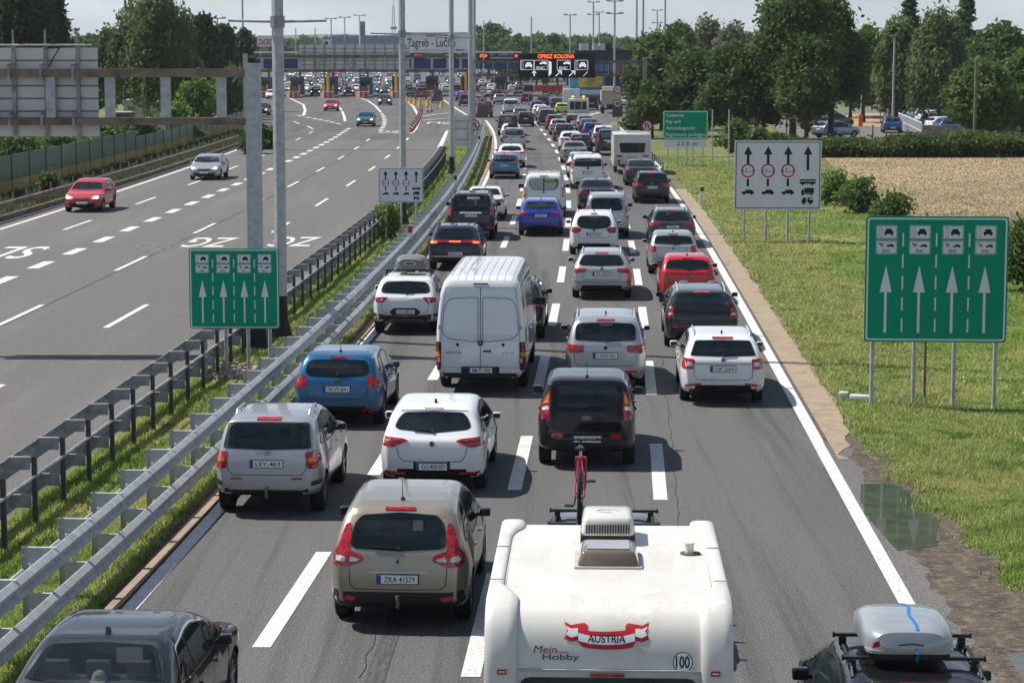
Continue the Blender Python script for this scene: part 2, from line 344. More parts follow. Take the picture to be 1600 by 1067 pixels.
def cut_poly(o, poly, dr, L):
    """open the shell where a convex window outline crosses it"""
    poly = rnd(poly, .05, 2); bm = bmesh.new(); bm.from_mesh(o.data); zs = [p[1] for p in poly]; cx = sum(p[0] for p in poly) / len(poly); cz = sum(zs) / len(zs)
    ok = lambda c: (c.y < 1.45 if dr == 'rear' else c.y > L - 3.0) and c.z > min(zs) - .15
    for i in range(len(poly)):
        a, b = poly[i - 1], poly[i]; nx, nz = b[1] - a[1], -(b[0] - a[0]); ln = math.hypot(nx, nz)
        if ln < 1e-4: continue
        fs = [f for f in bm.faces if ok(f.calc_center_median())]; g = set(fs)
        for f in fs: g.update(f.edges); g.update(f.verts)
        bmesh.ops.bisect_plane(bm, geom=list(g), plane_co=(a[0], 0, a[1]), plane_no=(nx / ln, 0, nz / ln), dist=1e-5)
    def inside(x, z):
        s = 0
        for i in range(len(poly)):
            a, b = poly[i - 1], poly[i]; c = (b[0] - a[0]) * (z - a[1]) - (b[1] - a[1]) * (x - a[0]); s += 1 if c > 0 else -1
        return abs(s) == len(poly)
    kill = [f for f in bm.faces if ok(f.calc_center_median()) and abs(f.normal.y) > .12 and inside(f.calc_center_median().x, f.calc_center_median().z)]
    bmesh.ops.delete(bm, geom=kill, context='FACES'); bm.to_mesh(o.data); bm.free()
class Surf:
    def __init__(s, vs, fs): s.b = BVHTree.FromPolygons([Vector(v) for v in vs], fs)
    def hit(s, dr, a, b):
        o, d = {'rear': ((a, -2, b), (0, 1, 0)), 'front': ((a, 12, b), (0, -1, 0)), 'left': ((-4, a, b), (1, 0, 0)), 'right': ((4, a, b), (-1, 0, 0)), 'top': ((a, b, 6), (0, 0, -1))}[dr]
        p, nrm, i, ds = s.b.ray_cast(Vector(o), Vector(d))
        if p is None:
            q = {'rear': (a, 0, b), 'front': (a, 8, b), 'left': (-2, a, b), 'right': (2, a, b), 'top': (a, b, 3)}[dr]
            p, nrm, i, ds = s.b.find_nearest(Vector(q))
        if nrm.dot(Vector(d)) > 0: nrm = -nrm
        return p, nrm
def densify(poly, step=.05, closed=True):
    out = []; n = len(poly)
    for i in range(n if closed else n - 1):
        a = Vector(poly[i]); b = Vector(poly[(i + 1) % n]); k = max(1, int((b - a).length / step))
        for j in range(k): out.append(tuple(a + (b - a) * j / k))
    if not closed: out.append(tuple(poly[-1]))
    return out
def rnd(poly, r, seg=3):
    """round the corners of an outline"""
    out = []; n = len(poly)
    for i in range(n):
        p0, p, p1 = Vector(poly[i - 1]), Vector(poly[i]), Vector(poly[(i + 1) % n])
        a = (p0 - p); b = (p1 - p); q = min(r, a.length * .45, b.length * .45)
        A = p + a.normalized() * q; B = p + b.normalized() * q
        for j in range(seg + 1):
            t = j / seg; out.append(tuple((A * (1 - t) ** 2 + p * 2 * t * (1 - t) + B * t * t)))
    return out
def patch(mb, S, poly, dr, off=.006, m=0, step=.09, skirt=.03, r=0.0):
    if r: poly = rnd(poly, r)
    bm = bmesh.new(); pts = densify(poly, step)
    f = bm.faces.new([bm.verts.new((a, b, 0)) for a, b in pts])
    xs = [p[0] for p in pts]; ys = [p[1] for p in pts]
    for ax, lo, hi in ((0, min(xs), max(xs)), (1, min(ys), max(ys))):
        k = int((hi - lo) / step)
        for i in range(1, k + 1):
            c = lo + (hi - lo) * i / (k + 1); no = (1, 0, 0) if ax == 0 else (0, 1, 0); cc = (c, 0, 0) if ax == 0 else (0, c, 0)
            bmesh.ops.bisect_plane(bm, geom=bm.verts[:] + bm.edges[:] + bm.faces[:], plane_co=cc, plane_no=no)
    bm.verts.ensure_lookup_table(); bm.verts.index_update()
    nv = []; low = []
    for v in bm.verts:
        p, nr = S.hit(dr, v.co.x, v.co.y); nv.append(p + nr * off); low.append(p - nr * skirt)
    fs = [tuple(v.index for v in f.verts) for f in bm.faces]
    be = [e for e in bm.edges if len(e.link_faces) == 1]; k = len(nv)
    fs2 = [(e.verts[0].index, e.verts[1].index, e.verts[1].index + k, e.verts[0].index + k) for e in be]
    mb.add(nv + low, fs + fs2, m); bm.free(); return mb
def strip(mb, S, pts, dr, wd=.012, off=.004, m=0):
    pts = densify(pts, .06, False); k = len(mb.v); vs = []; fs = []
    for i, p in enumerate(pts):
        a = Vector(pts[max(0, i - 1)]); b = Vector(pts[min(len(pts) - 1, i + 1)]); t = (b - a).normalized(); nn = Vector((-t.y, t.x)) * wd / 2
        for sg in (-1, 1):
            q, nr = S.hit(dr, p[0] + nn.x * sg, p[1] + nn.y * sg); vs.append(q + nr * off)
    for i in range(len(pts) - 1): fs.append((2 * i, 2 * i + 1, 2 * i + 3, 2 * i + 2))
    mb.add(vs, fs, m)
def mir(p): return list(p) + [(-a, b) for a, b in reversed(p) if abs(a) > 1e-6]
def clipy(poly, lo, hi):
    def cl(P, f, g):
        out = []
        for i in range(len(P)):
            a, b = P[i - 1], P[i]
            if f(a) != f(b): out.append(g(a, b))
            if f(b): out.append(b)
        return out
    def cut(c): return lambda a, b: (c, a[1] + (b[1] - a[1]) * (c - a[0]) / (b[0] - a[0]))
    P = cl(poly, lambda p: p[0] >= lo, cut(lo)); return cl(P, lambda p: p[0] <= hi, cut(hi))
def wheel(root, x, y, r, wd, side, rimm=alloy):
    mb = MB(); prof = [(-.5, .62), (-.5, .90), (-.42, .985), (-.2, 1), (.2, 1), (.42, .985), (.5, .90), (.5, .66), (.36, .62)]; n = 28; vs = []
    for a, b in prof:
        for i in range(n):
            t = 2 * math.pi * i / n; vs.append((side * a * wd, b * r * math.cos(t), b * r * math.sin(t)))
    fs = [(i * n + j, i * n + (j + 1) % n, (i + 1) * n + (j + 1) % n, (i + 1) * n + j) for i in range(len(prof) - 1) for j in range(n)]
    mb.add(vs, fs); mb.cyl((side * -.4 * wd, 0, 0), (side * .1 * wd, 0, 0), r * .63, n=20, m=0)
    o = mb.build('wheel', rubber, root, (x, y, r), smooth=True)
    mb = MB(); x0 = side * .30 * wd
    mb.cyl((side * .05 * wd, 0, 0), (x0 - side * .03, 0, 0), r * .60, n=20, m=1)
    for k in range(5):
        t = 2 * math.pi * k / 5 + .3
        for dt in (-.16, .16):
            mb.beam((x0, 0, 0), (x0 + side * .012, r * .62 * math.cos(t + dt), r * .62 * math.sin(t + dt)), .045 * r / .32, .03)
    mb.cyl((x0 - side * .02, 0, 0), (x0 + side * .03, 0, 0), .06, n=10)
    for k in range(24):
        a, b = 2 * math.pi * k / 24, 2 * math.pi * (k + 1) / 24
        mb.beam((side * .36 * wd, r * .62 * math.cos(a), r * .62 * math.sin(a)), (side * .36 * wd, r * .62 * math.cos(b), r * .62 * math.sin(b)), .03, .025)
    mb.build('rim', [rimm, black], o)
    return o
def mirror(root, hw, y, z, paintm, big=1.0):
    for sd in (-1, 1):
        mb = MB(); big *= .86; c = (sd * (hw + .10 * big), y, z)
        mb.box(c, (.20 * big, .13 * big, .15 * big), 0); mb.beam((sd * (hw - .06), y + .05, z - .05), (sd * (hw + .05), y + .02, z - .03), .06, .05, 1)
        o = mb.build('side_mirror', [paintm, black], root); bevel(o, .04 * big, 3)
        g = MB(); g.prism(rnd([(c[0] - .08 * big, z - .055 * big), (c[0] + .08 * big, z - .055 * big), (c[0] + .08 * big, z + .055 * big), (c[0] - .08 * big, z + .055 * big)], .03), y - .067 * big, y - .071 * big)
        g.build('mirror_glass', glass2, o)
PAINT0 = P['white']
TYPES = {}
def make_vehicle(key, s):
    root = empty('car'); L, W, H = s['L'], s['W'], s['H']; hw = W / 2
    vs, fs, ms = body_loft(s); S = Surf(vs, fs)
    mb = MB(); mb.v = vs; mb.f = fs; mb.m = ms
    body = mb.build('body', [PAINT0, dark], root, smooth=True)
    ck = s.get('front', 'car'); wz = {'car': (.99, H - .13), 'mpv': (1.06, H - .17), 'suv': (1.16, H - .12), 'van': (1.35, H - .2)}[ck]
    if ck == 'van': wz = (1.35, min(H - .18, 2.05))
    see = 'rw' in s and key != 'custom'
    if see:
        rwp = mir([(x * .985, z) for x, z in s['rw']]); wsp = mir([(0, wz[1] - .01), (hw * .67, wz[1] - .03), (hw * .82, wz[0] + .05), (0, wz[0] + .01)])
        if s.get('concave'): pass
        cut_poly(body, rwp, 'rear', L); cut_poly(body, wsp, 'front', L)
        bm = bmesh.new(); bm.from_mesh(body.data); bt = s['belt']; bmesh.ops.delete(bm, geom=[f for f in bm.faces if f.calc_center_median().z < bt - .25], context='FACES')
        for v in bm.verts: v.co.x *= .965; v.co.z -= .03; v.co.y = (v.co.y - L / 2) * .985 + L / 2
        for f in bm.faces: f.material_index = 0; f.normal_flip()
        me = bpy.data.meshes.new('lining'); bm.to_mesh(me); bm.free(); me.materials.append(lining_m); lo = bpy.data.objects.new('lining', me); COL.objects.link(lo); lo.parent = root
        b = MB(); b.box((0, L / 2, bt - .22), (W * .84, L - .9, .02)); b.build('cabin_floor', lining_m, root)
        y1 = max(p[0] for p in s['rear'][:4]) + .45; q = MB(); q.box((0, y1, bt - .02), (W * .70, .14, .34)); o = q.build('rear_seat', seat_m, root); bevel(o, .05, 2)
        for x in (-.42, 0, .42): q = MB(); q.box((x * W / 1.8, y1 - .02, bt + .23), (.25, .10, .16)); q.box((x * W / 1.8, y1, bt + .15), (.05, .03, .1)); hr = q.build('headrest', seat_m, o); bevel(hr, .045, 3)
        y2 = L - (1.95 if ck != 'van' else 1.6) - .35
        for x in (-.38, .38): q = MB(); q.box((x, y2, bt + .02), (.46, .16, .50)); o2 = q.build('front_seat', seat_m, root); bevel(o2, .06, 2); q = MB(); q.box((x, y2 - .03, bt + .36), (.26, .10, .17)); hr = q.build('headrest', seat_m, o2); bevel(hr, .045, 3)
    if s.get('ribs'):
        r = MB()
        for k in range(s['ribs']):
            y0 = 0.35 + k * (L - 2.9) / s['ribs']
        for k in range(9):
            x = -.68 + k * .17; strip(r, S, [(x, .25), (x, L - 2.0)], 'top', .035, .012)
        r.build('roof_rib', s.get('ribm', PAINT0), root)
    # rear window
    if 'rw' in s:
        if 'rws' in s: patch(b := MB(), S, mir(s['rws']), 'rear', .004, r=.05); sr_ = b.build('window_surround', s.get('rwsm', black), root); (cut_poly(sr_, mir([(x * .985, z) for x, z in s['rw']]), 'rear', L) if see else None)
        b = MB(); patch(b, S, mir(s['rw']), 'rear', .008, r=s.get('rwr', .05)); b.build('rear_window', s.get('glass', glass), root)
    so_, pil = s['side'], s['pil']
    for dr in ('left', 'right'):
        b = MB(); patch(b, S, so_, dr, .004, r=.04); b.build('window_surround', s.get('trim', black), root)
        eds = [-1] + list(pil) + [99]
        for i in range(len(eds) - 1):
            c = (sum(p[0] for p in so_) / len(so_), sum(p[1] for p in so_) / len(so_))
            q = [(c[0] + (p[0] - c[0]) * .975, c[1] + (p[1] - c[1]) * .86) for p in so_]
            q = clipy(q, eds[i] + .035, eds[i + 1] - .035)
            if len(q) >= 3: b = MB(); patch(b, S, q, dr, .008, r=.03); b.build('side_window', s.get('sglass', glass2), root)
    if s.get('chrome_side'):
        for dr in ('left', 'right'): b = MB(); strip(b, S, rnd(so_, .05) + [rnd(so_, .05)[0]], dr, .022, .009); b.build('window_trim', chrome, root)
    fr = s.get('front', 'car')
    wz = {'car': (.99, H - .13), 'mpv': (1.06, H - .17), 'suv': (1.16, H - .12), 'van': (1.35, H - .2)}[fr]
    if fr == 'van': wz = (1.35, min(H - .18, 2.05))
    b = MB(); patch(b, S, mir([(0, wz[1]), (hw * .68, wz[1] - .02), (hw * .84, wz[0] + .04), (0, wz[0])]), 'front', .006, r=.06); b.build('windscreen', screeng if see else glass2, root)
    b = MB(); q = s.get('head', [(hw * .5, .70), (hw * .93, .80), (hw * .95, .68), (hw * .55, .60)])
    for sd in (1, -1): 
        b = MB(); patch(b, S, [(sd * x, z) for x, z in q], 'front', .008, r=.03); b.build('headlight', s.get('headm', whl), root)
        if s.get('headm'):
            g = MB(); cx_ = sum(p[0] for p in q) / 4; cz_ = sum(p[1] for p in q) / 4; patch(g, S, rnd([(sd * cx_ + dx * .09, cz_ + dz * .05) for dx, dz in ((-1, -1), (1, -1), (1, 1), (-1, 1))], .04), 'front', .014); g.build('headlamp_bulb', hlit, root)
    b = MB(); patch(b, S, mir([(0, .66), (hw * .42, .68), (hw * .38, .56), (0, .54)]), 'front', .006, r=.03); b.build('grille', black, root)
    b = MB(); patch(b, S, mir([(0, .44), (hw * .7, .45), (hw * .74, .31), (0, .30)]), 'front', .006, r=.03); b.build('air_intake', black, root)
    b = MB(); patch(b, S, mir([(0, .52), (.26, .52), (.26, .41), (0, .41)]), 'front', .016); b.build('front_plate', whitep, root)
    # tail lights
    for poly, mt in s['lights']:
        mt = {'r': redl, 'w': whl, 'k': black, 'l': redlit, 'o': orl}[mt]
        for sd in (1, -1):
            b = MB(); patch(b, S, [(sd * x, z) for x, z in poly], 'rear', {'w': .018, 'l': .019, 'o': .018}.get(mt.name[:1], .012) if mt is redl or mt is black else .019, r=.03, step=.06); b.build({redl: 'tail_light', redlit: 'tail_light', whl: 'reversing_lamp', black: 'light_surround', orl: 'indicator_lamp'}[mt], mt, root)
    for poly, nm, mt, full in s.get('extra', []):
        mt = {'k': black, 'r': redl, 'c': chrome, 'g': galv, 'p': PAINT0, 'l': redlit, 's': P['silver'], 'w': whitep}[mt]
        for sd in ((1,) if full else (1, -1)):
            b = MB(); q = mir(poly) if full else [(sd * x, z) for x, z in poly]
            patch(b, S, q, 'rear', .010 if mt is black else .014, r=.03); b.build(nm, mt, root)
    if 'seam' in s:
        b = MB(); q = s['seam']; strip(b, S, [(-x, z) for x, z in q][::-1] + list(q), 'rear', .011, .004)
        if s.get('split'): strip(b, S, [(0, s['split'][0]), (0, s['split'][1])], 'rear', .014, .004)
        b.build('tailgate_seam', ink, root)
    for dr in ('left', 'right'):
        for y in s.get('doors', (s['ra'] + .45, s['ra'] + 1.35, L - 1.25)):
            b = MB(); strip(b, S, [(y, s['belt'] - .02), (y + .02, .5), (y - .03, .36)], dr, .011, .003); b.build('door_seam', ink, root)
    for sd in (-1, 1):
        for y in s.get('handles', (s['ra'] + .62, s['ra'] + 1.55)):
            q, nr = S.hit('right' if sd > 0 else 'left', y, s['belt'] - .14); b = MB(); b.box((q.x + sd * .015, y, q.z), (.03, .19, .03)); b.build('door_handle', s.get('handm', PAINT0), root)
    # plate
    pz, pw = s['plate'], .52; q, nr = S.hit('rear', 0, pz); yk = q.y - .022
    b = MB(); b.box((0, yk + .012, pz), (pw + .03, .02, .135), 0); pf = b.build('plate_frame', black, root)
    b = MB(); b.box((0, yk, pz), (pw, .006, .112), 0); b.box((-pw / 2 + .022, yk - .004, pz), (.042, .002, .11), 1); pl = b.build('number_plate', [whitep, bluep], root)
    s['plate_y'] = yk - .0045
    if s.get('bl'):   # high brake light
        z, x2 = s['bl']; b = MB(); patch(b, S, mir([(0, z + .014), (x2, z + .014), (x2, z - .014), (0, z - .014)]), 'rear', .014); b.build('brake_light', redl, root)
    if s.get('badge'):
        bz = s['badge']; q, nr = S.hit('rear', 0, bz); b = MB(); b.cyl((0, q.y + .01, bz), (0, q.y - .014, bz), .052, .048, 18, 0); b.cyl((0, q.y - .012, bz), (0, q.y - .018, bz), .036, .034, 14, 1); b.beam((-.03, q.y - .02, bz - .012), (.03, q.y - .02, bz + .012), .006, .012, 0); kd = s.get('bt'); y_ = q.y
        if kd == 'diamond': b = MB(); b.prism([(0, bz - .075), (.048, bz), (0, bz + .075), (-.048, bz)], y_ - .02, y_ + .01); b.prism([(0, bz - .035), (.02, bz), (0, bz + .035), (-.02, bz)], y_ - .023, y_ - .019, 1)
        elif kd == 'oval':
            b = MB(); b.prism([(.085 * math.cos(t * .524), bz + .040 * math.sin(t * .524)) for t in range(12)], y_ - .014, y_ + .01); b.prism([(.075 * math.cos(t * .524), bz + .031 * math.sin(t * .524)) for t in range(12)], y_ - .017, y_ - .013, 1); v, f = text2d('KIA', .038, .10, .02); b.add([(a, y_ - .019, c + bz - .019) for a, c in v], f)
        elif kd == 'slash': b = MB(); b.prism([(-.05, bz + .01), (0, bz + .05), (.05, bz + .02), (0, bz + .015), (.05, bz - .01), (0, bz - .05), (-.05, bz - .02), (0, bz - .015)], y_ - .016, y_ + .01)
        elif kd == 'star':
            b = MB(); b.cyl((0, y_ + .01, bz), (0, y_ - .012, bz), .075, .07, 20, 1)
            for t in (90, 210, 330): b.prism([(.062 * math.cos(R(t)), bz + .062 * math.sin(R(t))), (.012 * math.cos(R(t + 70)), bz + .012 * math.sin(R(t + 70))), (.012 * math.cos(R(t - 70)), bz + .012 * math.sin(R(t - 70)))], y_ - .017, y_ - .012)
            b.tube([(.068 * math.cos(t * .3927), y_ - .014, bz + .068 * math.sin(t * .3927)) for t in range(17)], .005, 4)
        b.build('badge', [chrome, black], root)
    if s.get('wiper'):
        wz_, wx = s['wiper']; b = MB(); p0, n0 = S.hit('rear', 0, wz_); p1, n1 = S.hit('rear', wx, wz_ + .015); b.beam(p0 + n0 * .03, p1 + n1 * .03, .022, .016); b.cyl(p0 - n0 * .01, p0 + n0 * .04, .028, n=8); b.build('wiper', black, root)
    if s.get('ant') is not None:
        p, n = S.hit('top', 0, s['ant']); b = MB()
        if s.get('rod'): b.cyl(p, p + Vector((0, -.02, .03)), .035, .02, 8); b.cyl(p, p + Vector((0, -.12, .30)), .007, .004, 5)
        else: b.prism([(p.y - .10, p.z - .01), (p.y + .07, p.z - .01), (p.y - .06, p.z + .065)], -.018, .018, axis='x')
        b.build('antenna', black, root)
    if s.get('spoiler'):
        zz, yy_, ws = s['spoiler']; p, n = S.hit('top', 0, yy_); b = MB()
        b.add([(-ws, yy_, p.z - .03), (ws, yy_, p.z - .03), (ws * 1.01, yy_ - .16, p.z - .085), (-ws * 1.01, yy_ - .16, p.z - .085), (-ws, yy_, p.z + .012), (0, yy_, p.z + .017), (ws, yy_, p.z + .002), (ws * 1.01, yy_ - .16, p.z - .055), (0, yy_ - .16, p.z - .04), (-ws * 1.01, yy_ - .16, p.z - .055)], [(4, 5, 8, 9), (5, 6, 7, 8), (0, 3, 2, 1), (3, 9, 8, 7, 2), (0, 4, 9, 3), (1, 2, 7, 6), (0, 1, 6, 5, 4)])
        b.build('spoiler', s.get('spm', PAINT0), root)
    if s.get('rails'):
        for sd in (-1, 1):
            b = MB(); pts = []
            for i in range(9):
                y = .75 + (L - 3.3) * i / 8; p, n = S.hit('top', sd * s['rails'], y); pts.append(p + Vector((0, 0, .055 if 0 < i < 8 else -.005)))
            b.tube(pts, .02, 6); b.cyl(pts[4] - Vector((0, 0, .06)), pts[4], .015, n=6); b.build('roof_rail', s.get('railm', galv), root)
    if s.get('hitch'):
        b = MB(); b.beam((0, .15, .38), (0, -.06, .36), .05, .05); b.cyl((0, -.07, .33), (0, -.07, .45), .02, n=8); b.cyl((0, -.07, .44), (0, -.07, .50), .028, n=8); b.build('tow_hitch', rust, root)
    if s.get('rack'):
        for y in s['rack']:
            b = MB(); p, n = S.hit('top', 0, y); b.beam((-hw * .74, y, p.z + .09), (hw * .74, y, p.z + .09), .05, .03)
            for sd in (-1, 1): b.beam((sd * hw * .66, y, p.z + .09), (sd * hw * .68, y, p.z - .04), .05, .05)
            b.build('roof_bar', rackm, root)
    ra, wb, wr = s['ra'], s['wb'], s['wr']
    for sd in (-1, 1):
        for y in (ra, ra + wb): wheel(root, sd * (hw - .125), y, wr, .22, sd)
        if s.get('flap'):
            b = MB(); b.box((sd * (hw - .13), ra - wr - .06, .33), (.24, .012, .3)); b.build('mud_flap', black, root)
    mirror(root, s.get('mx', hw * .98), L - s.get('my', 1.75), s.get('mz', s['belt'] + .03), s.get('mirm', PAINT0), s.get('mb', 1.0))
    if s.get('mods'): s['mods'](root, S, s)
    TYPES[key] = (root, s)
    return root
hb = dict(L=4.35, W=1.80, H=1.48, ra=.82, wb=2.65, wr=.32, belt=.95)
def T(key, **kw):
    s = dict(hb); s.update(kw)
    L, H, bt = s['L'], s['H'], s['belt']
    if 'side' not in s:
        a = s.get('sw0', .62)
        s['side'] = [(a, bt + .06), (a + .28, H - .14), (a + .9, H - .085), (L - 2.5, H - .09), (L - 1.95, H - .2), (L - 1.25, bt + .03), (L - 2.2, bt - .005), (a + .3, bt + .015)]
    if 'pil' not in s: s['pil'] = (s['ra'] + .38, s['ra'] + 1.32)
    return make_vehicle(key, s)
hatch_rear = [(.02, .76), (.06, .94), (.12, 1.02), (.42, 1.33), (.56, 1.43), (.95, 1.475), (1.7, 1.48)]
T('astra', W=1.81, rear=[(.02, .74), (.07, .92), (.16, 1.0), (.50, 1.31), (.62, 1.415), (1.0, 1.47), (1.75, 1.485)], H=1.485, rw=[(0, 1.36), (.50, 1.35), (.60, 1.26), (.66, 1.13), (.58, 1.09), (0, 1.04)],
  lights=[([(.40, .93), (.50, .96), (.86, .99), (.87, .86), (.66, .82), (.50, .89)], 'r'), ([(.50, .925), (.80, .945), (.80, .925), (.54, .895)], 'k')], plate=.50, bl=(1.392, .16), badge=.88, wiper=(1.06, -.33), ant=.95,
  seam=[(0, .58), (.48, .59), (.56, .66), (.60, .83)], extra=[([(0, .40), (.72, .38), (.80, .44), (.84, .30), (.6, .26), (0, .25)], 'bumper_insert', 'k', 1), ([(.45, .405), (.80, .42), (.80, .385), (.45, .37)], 'reflector', 'r', 0), ([(.27, .585), (.27, .45), (.31, .42), (.31, .585)], 'plate_recess', 'k', 0)], spoiler=(0, .72, .56))
T('scenic', mirm=black, bt='diamond', L=4.34, W=1.84, H=1.64, tum=.76, belt=1.02, front='mpv', ra=.86, wb=2.70, wr=.33, rear=[(.02, .80), (.05, .98), (.10, 1.08), (.36, 1.44), (.47, 1.545), (.9, 1.62), (1.6, 1.64)], rwr=.07,
  rw=[(0, 1.50), (.50, 1.47), (.60, 1.36), (.63, 1.12), (.56, 1.08), (0, 1.05)], lights=[([(.63, 1.38), (.70, 1.36), (.78, 1.12), (.86, .98), (.85, .88), (.66, .85), (.44, .93), (.46, 1.0), (.64, 1.06), (.62, 1.2)], 'r'), ([(.50, .955), (.62, .99), (.64, .92), (.52, .93)], 'w'), ([(.68, .98), (.80, 1.0), (.80, .93), (.69, .92)], 'w')],
  plate=.70, bl=(1.535, .20), badge=.93, wiper=(1.08, -.34), ant=.75, rod=1, hitch=1, seam=[(0, .56), (.55, .57), (.62, .62), (.64, .84)], mz=1.08,
  extra=[([(0, .53), (.66, .53), (.84, .56), (.87, .40), (.70, .32), (0, .30)], 'rear_bumper', 'k', 1), ([(.55, .47), (.72, .49), (.72, .43), (.56, .41)], 'reflector', 'r', 0), ([(0, .80), (.38, .80), (.38, .775), (0, .775)], 'trim_strip', 's', 1)])
T('sx4', L=4.14, W=1.755, H=1.62, tum=.78, belt=1.06, front='suv', ra=.72, wb=2.50, wr=.33, zb=.30, rear=[(.02, .78), (.04, 1.0), (.07, 1.08), (.26, 1.42), (.36, 1.545), (.8, 1.60), (1.5, 1.62)], nu=9,
  rw=[(0, 1.50), (.56, 1.49), (.63, 1.42), (.64, 1.15), (0, 1.12)], rws=[(0, 1.52), (.66, 1.51), (.72, 1.12), (0, 1.10)], lights=[([(.62, 1.06), (.80, 1.09), (.85, .98), (.84, .82), (.66, .80)], 'r'), ([(.68, .98), (.80, 1.0), (.80, .92), (.69, .91)], 'o')],
  plate=.88, bl=(1.555, .20), badge=1.045, wiper=(1.13, -.26), rails=.6, railm=P['silver'], hitch=1, seam=[(0, .70), (.56, .70), (.63, .78), (.66, 1.10)], mz=1.12, mirm=black, bt='slash',
  extra=[([(0, .45), (.58, .45), (.68, .50), (.70, .30), (0, .29)], 'bumper_insert', 'k', 1), ([(.72, .60), (.86, .62), (.86, .53), (.72, .53)], 'bumper_corner', 'k', 0), ([(.40, .655), (.58, .66), (.58, .63), (.40, .625)], 'reflector', 'r', 0), ([(0, .975), (.40, .975), (.40, .80), (0, .80)], 'plate_recess', 'p', 1)])
T('ceed', bt='oval', L=4.26, W=1.79, H=1.48, ra=.80, wb=2.65, rear=[(.02, .76), (.05, .93), (.10, 1.01), (.34, 1.34), (.46, 1.43), (.9, 1.475), (1.6, 1.48)], rw=[(0, 1.36), (.54, 1.34), (.62, 1.27), (.64, 1.10), (.55, 1.05), (0, 1.02)],
  lights=[([(.62, 1.06), (.72, 1.07), (.84, .94), (.86, .82), (.62, .80), (.60, .86)], 'r')], plate=.80, bl=(1.395, .16), badge=.95, wiper=(1.06, .24), ant=.75, rod=1, seam=[(0, .60), (.52, .61), (.60, .68), (.62, .80)],
  extra=[([(.52, .40), (.80, .42), (.80, .37), (.52, .35)], 'reflector', 'r', 0)], glass=glass)
T('stonic', L=4.14, W=1.76, H=1.52, belt=1.0, front='suv', ra=.78, wb=2.58, zb=.28, rear=[(.02, .80), (.06, .98), (.12, 1.04), (.40, 1.35), (.50, 1.45), (.9, 1.51), (1.5, 1.52)], rw=[(0, 1.40), (.52, 1.38), (.62, 1.30), (.66, 1.14), (.58, 1.10), (0, 1.08)],
  lights=[([(.46, 1.0), (.76, 1.0), (.83, .94), (.74, .86), (.58, .86)], 'r'), ([(.58, .97), (.66, .97), (.68, .89), (.62, .89)], 'w')], plate=.62, wiper=(1.10, .2), rack=(1.35, 2.15), rails=.62, railm=black, seam=[(0, .52), (.40, .53), (.62, .66), (.62, .86)],
  extra=[([(0, .50), (.38, .52), (.66, .56), (.85, .58), (.86, .34), (.6, .27), (0, .27)], 'lower_bumper', 'k', 1), ([(0, .72), (.30, .72), (.42, .62), (.34, .53), (0, .53)], 'plate_recess', 'k', 1), ([(0, .42), (.40, .42), (.55, .36), (.62, .29), (.5, .29), (0, .33)], 'skid_plate', 's', 1), ([(.50, .55), (.74, .54), (.66, .48), (.58, .48)], 'reflector', 'r', 0)])
T('crossover', L=4.45, W=1.84, H=1.52, belt=1.02, front='suv', ra=.88, wb=2.68, wr=.34, zb=.26, rear=[(.02, .80), (.07, .98), (.16, 1.05), (.52, 1.33), (.66, 1.44), (1.05, 1.51), (1.7, 1.52)], rw=[(0, 1.40), (.48, 1.38), (.60, 1.30), (.66, 1.17), (.56, 1.12), (0, 1.11)],
  lights=[([(0, 1.035), (.5, 1.03), (.55, 1.05), (.86, 1.03), (.84, .93), (.62, .93), (.5, .985), (0, .985)], 'r')], plate=.60, ant=1.0, wiper=(1.12, .25), rails=.62, railm=black, spoiler=(0, .78, .58), seam=[(0, .55), (.5, .56), (.62, .70), (.64, .92)],
  extra=[([(0, .50), (.84, .50), (.86, .33), (.6, .26), (0, .26)], 'lower_bumper', 'k', 1), ([(0, .54), (.8, .535), (.8, .49), (0, .47)], 'diffuser', 'g', 1), ([(.55, .50), (.8, .51), (.8, .45), (.6, .45)], 'reflector', 'r', 0)])
T('landcruiser', L=4.78, W=1.885, H=1.88, tum=.80, belt=1.22, front='suv', ra=1.0, wb=2.79, wr=.38, zb=.34, rear=[(.02, .85), (.05, 1.15), (.09, 1.25), (.30, 1.66), (.40, 1.80), (.9, 1.87), (1.6, 1.88)], nu=9, z0=.66,
  rw=[(0, 1.76), (.60, 1.74), (.68, 1.66), (.70, 1.30), (0, 1.27)], lights=[([(.74, 1.36), (.82, 1.34), (.90, 1.15), (.90, .98), (.78, .98)], 'r')], plate=1.0, rails=.68, railm=black, mb=1.25, mz=1.26, seam=[(0, .66), (.76, .66), (.76, 1.22)], wiper=(1.3, .3),
  extra=[([(0, 1.14), (.44, 1.14), (.44, 1.08), (0, 1.08)], 'trim_strip', 'c', 1), ([(.60, .62), (.78, .62), (.78, .52), (.60, .52)], 'reflector', 'r', 0)])
T('sedan', L=4.75, W=1.83, H=1.45, ra=1.05, wb=2.80, tum=.75, rear=[(.02, .76), (.05, .96), (.12, 1.03), (.55, 1.08), (1.15, 1.36), (1.4, 1.425), (1.9, 1.45)], rw=[(0, 1.385), (.52, 1.37), (.58, 1.345), (.72, 1.125), (0, 1.10)], rwr=.02, rr=.5, chrome_side=1,
  lights=[([(.45, .95), (.80, .97), (.87, .90), (.85, .80), (.5, .82)], 'r')], plate=.80, badge=.98, ant=1.5, seam=[(0, .70), (.56, .70), (.62, .82), (.62, .98)], sw0=1.05, pil=(1.75, 2.55), doors=(1.75, 2.6, 3.5), handles=(1.9, 2.8),
  extra=[([(0, .40), (.74, .40), (.80, .28), (0, .27)], 'bumper_insert', 'k', 1)])
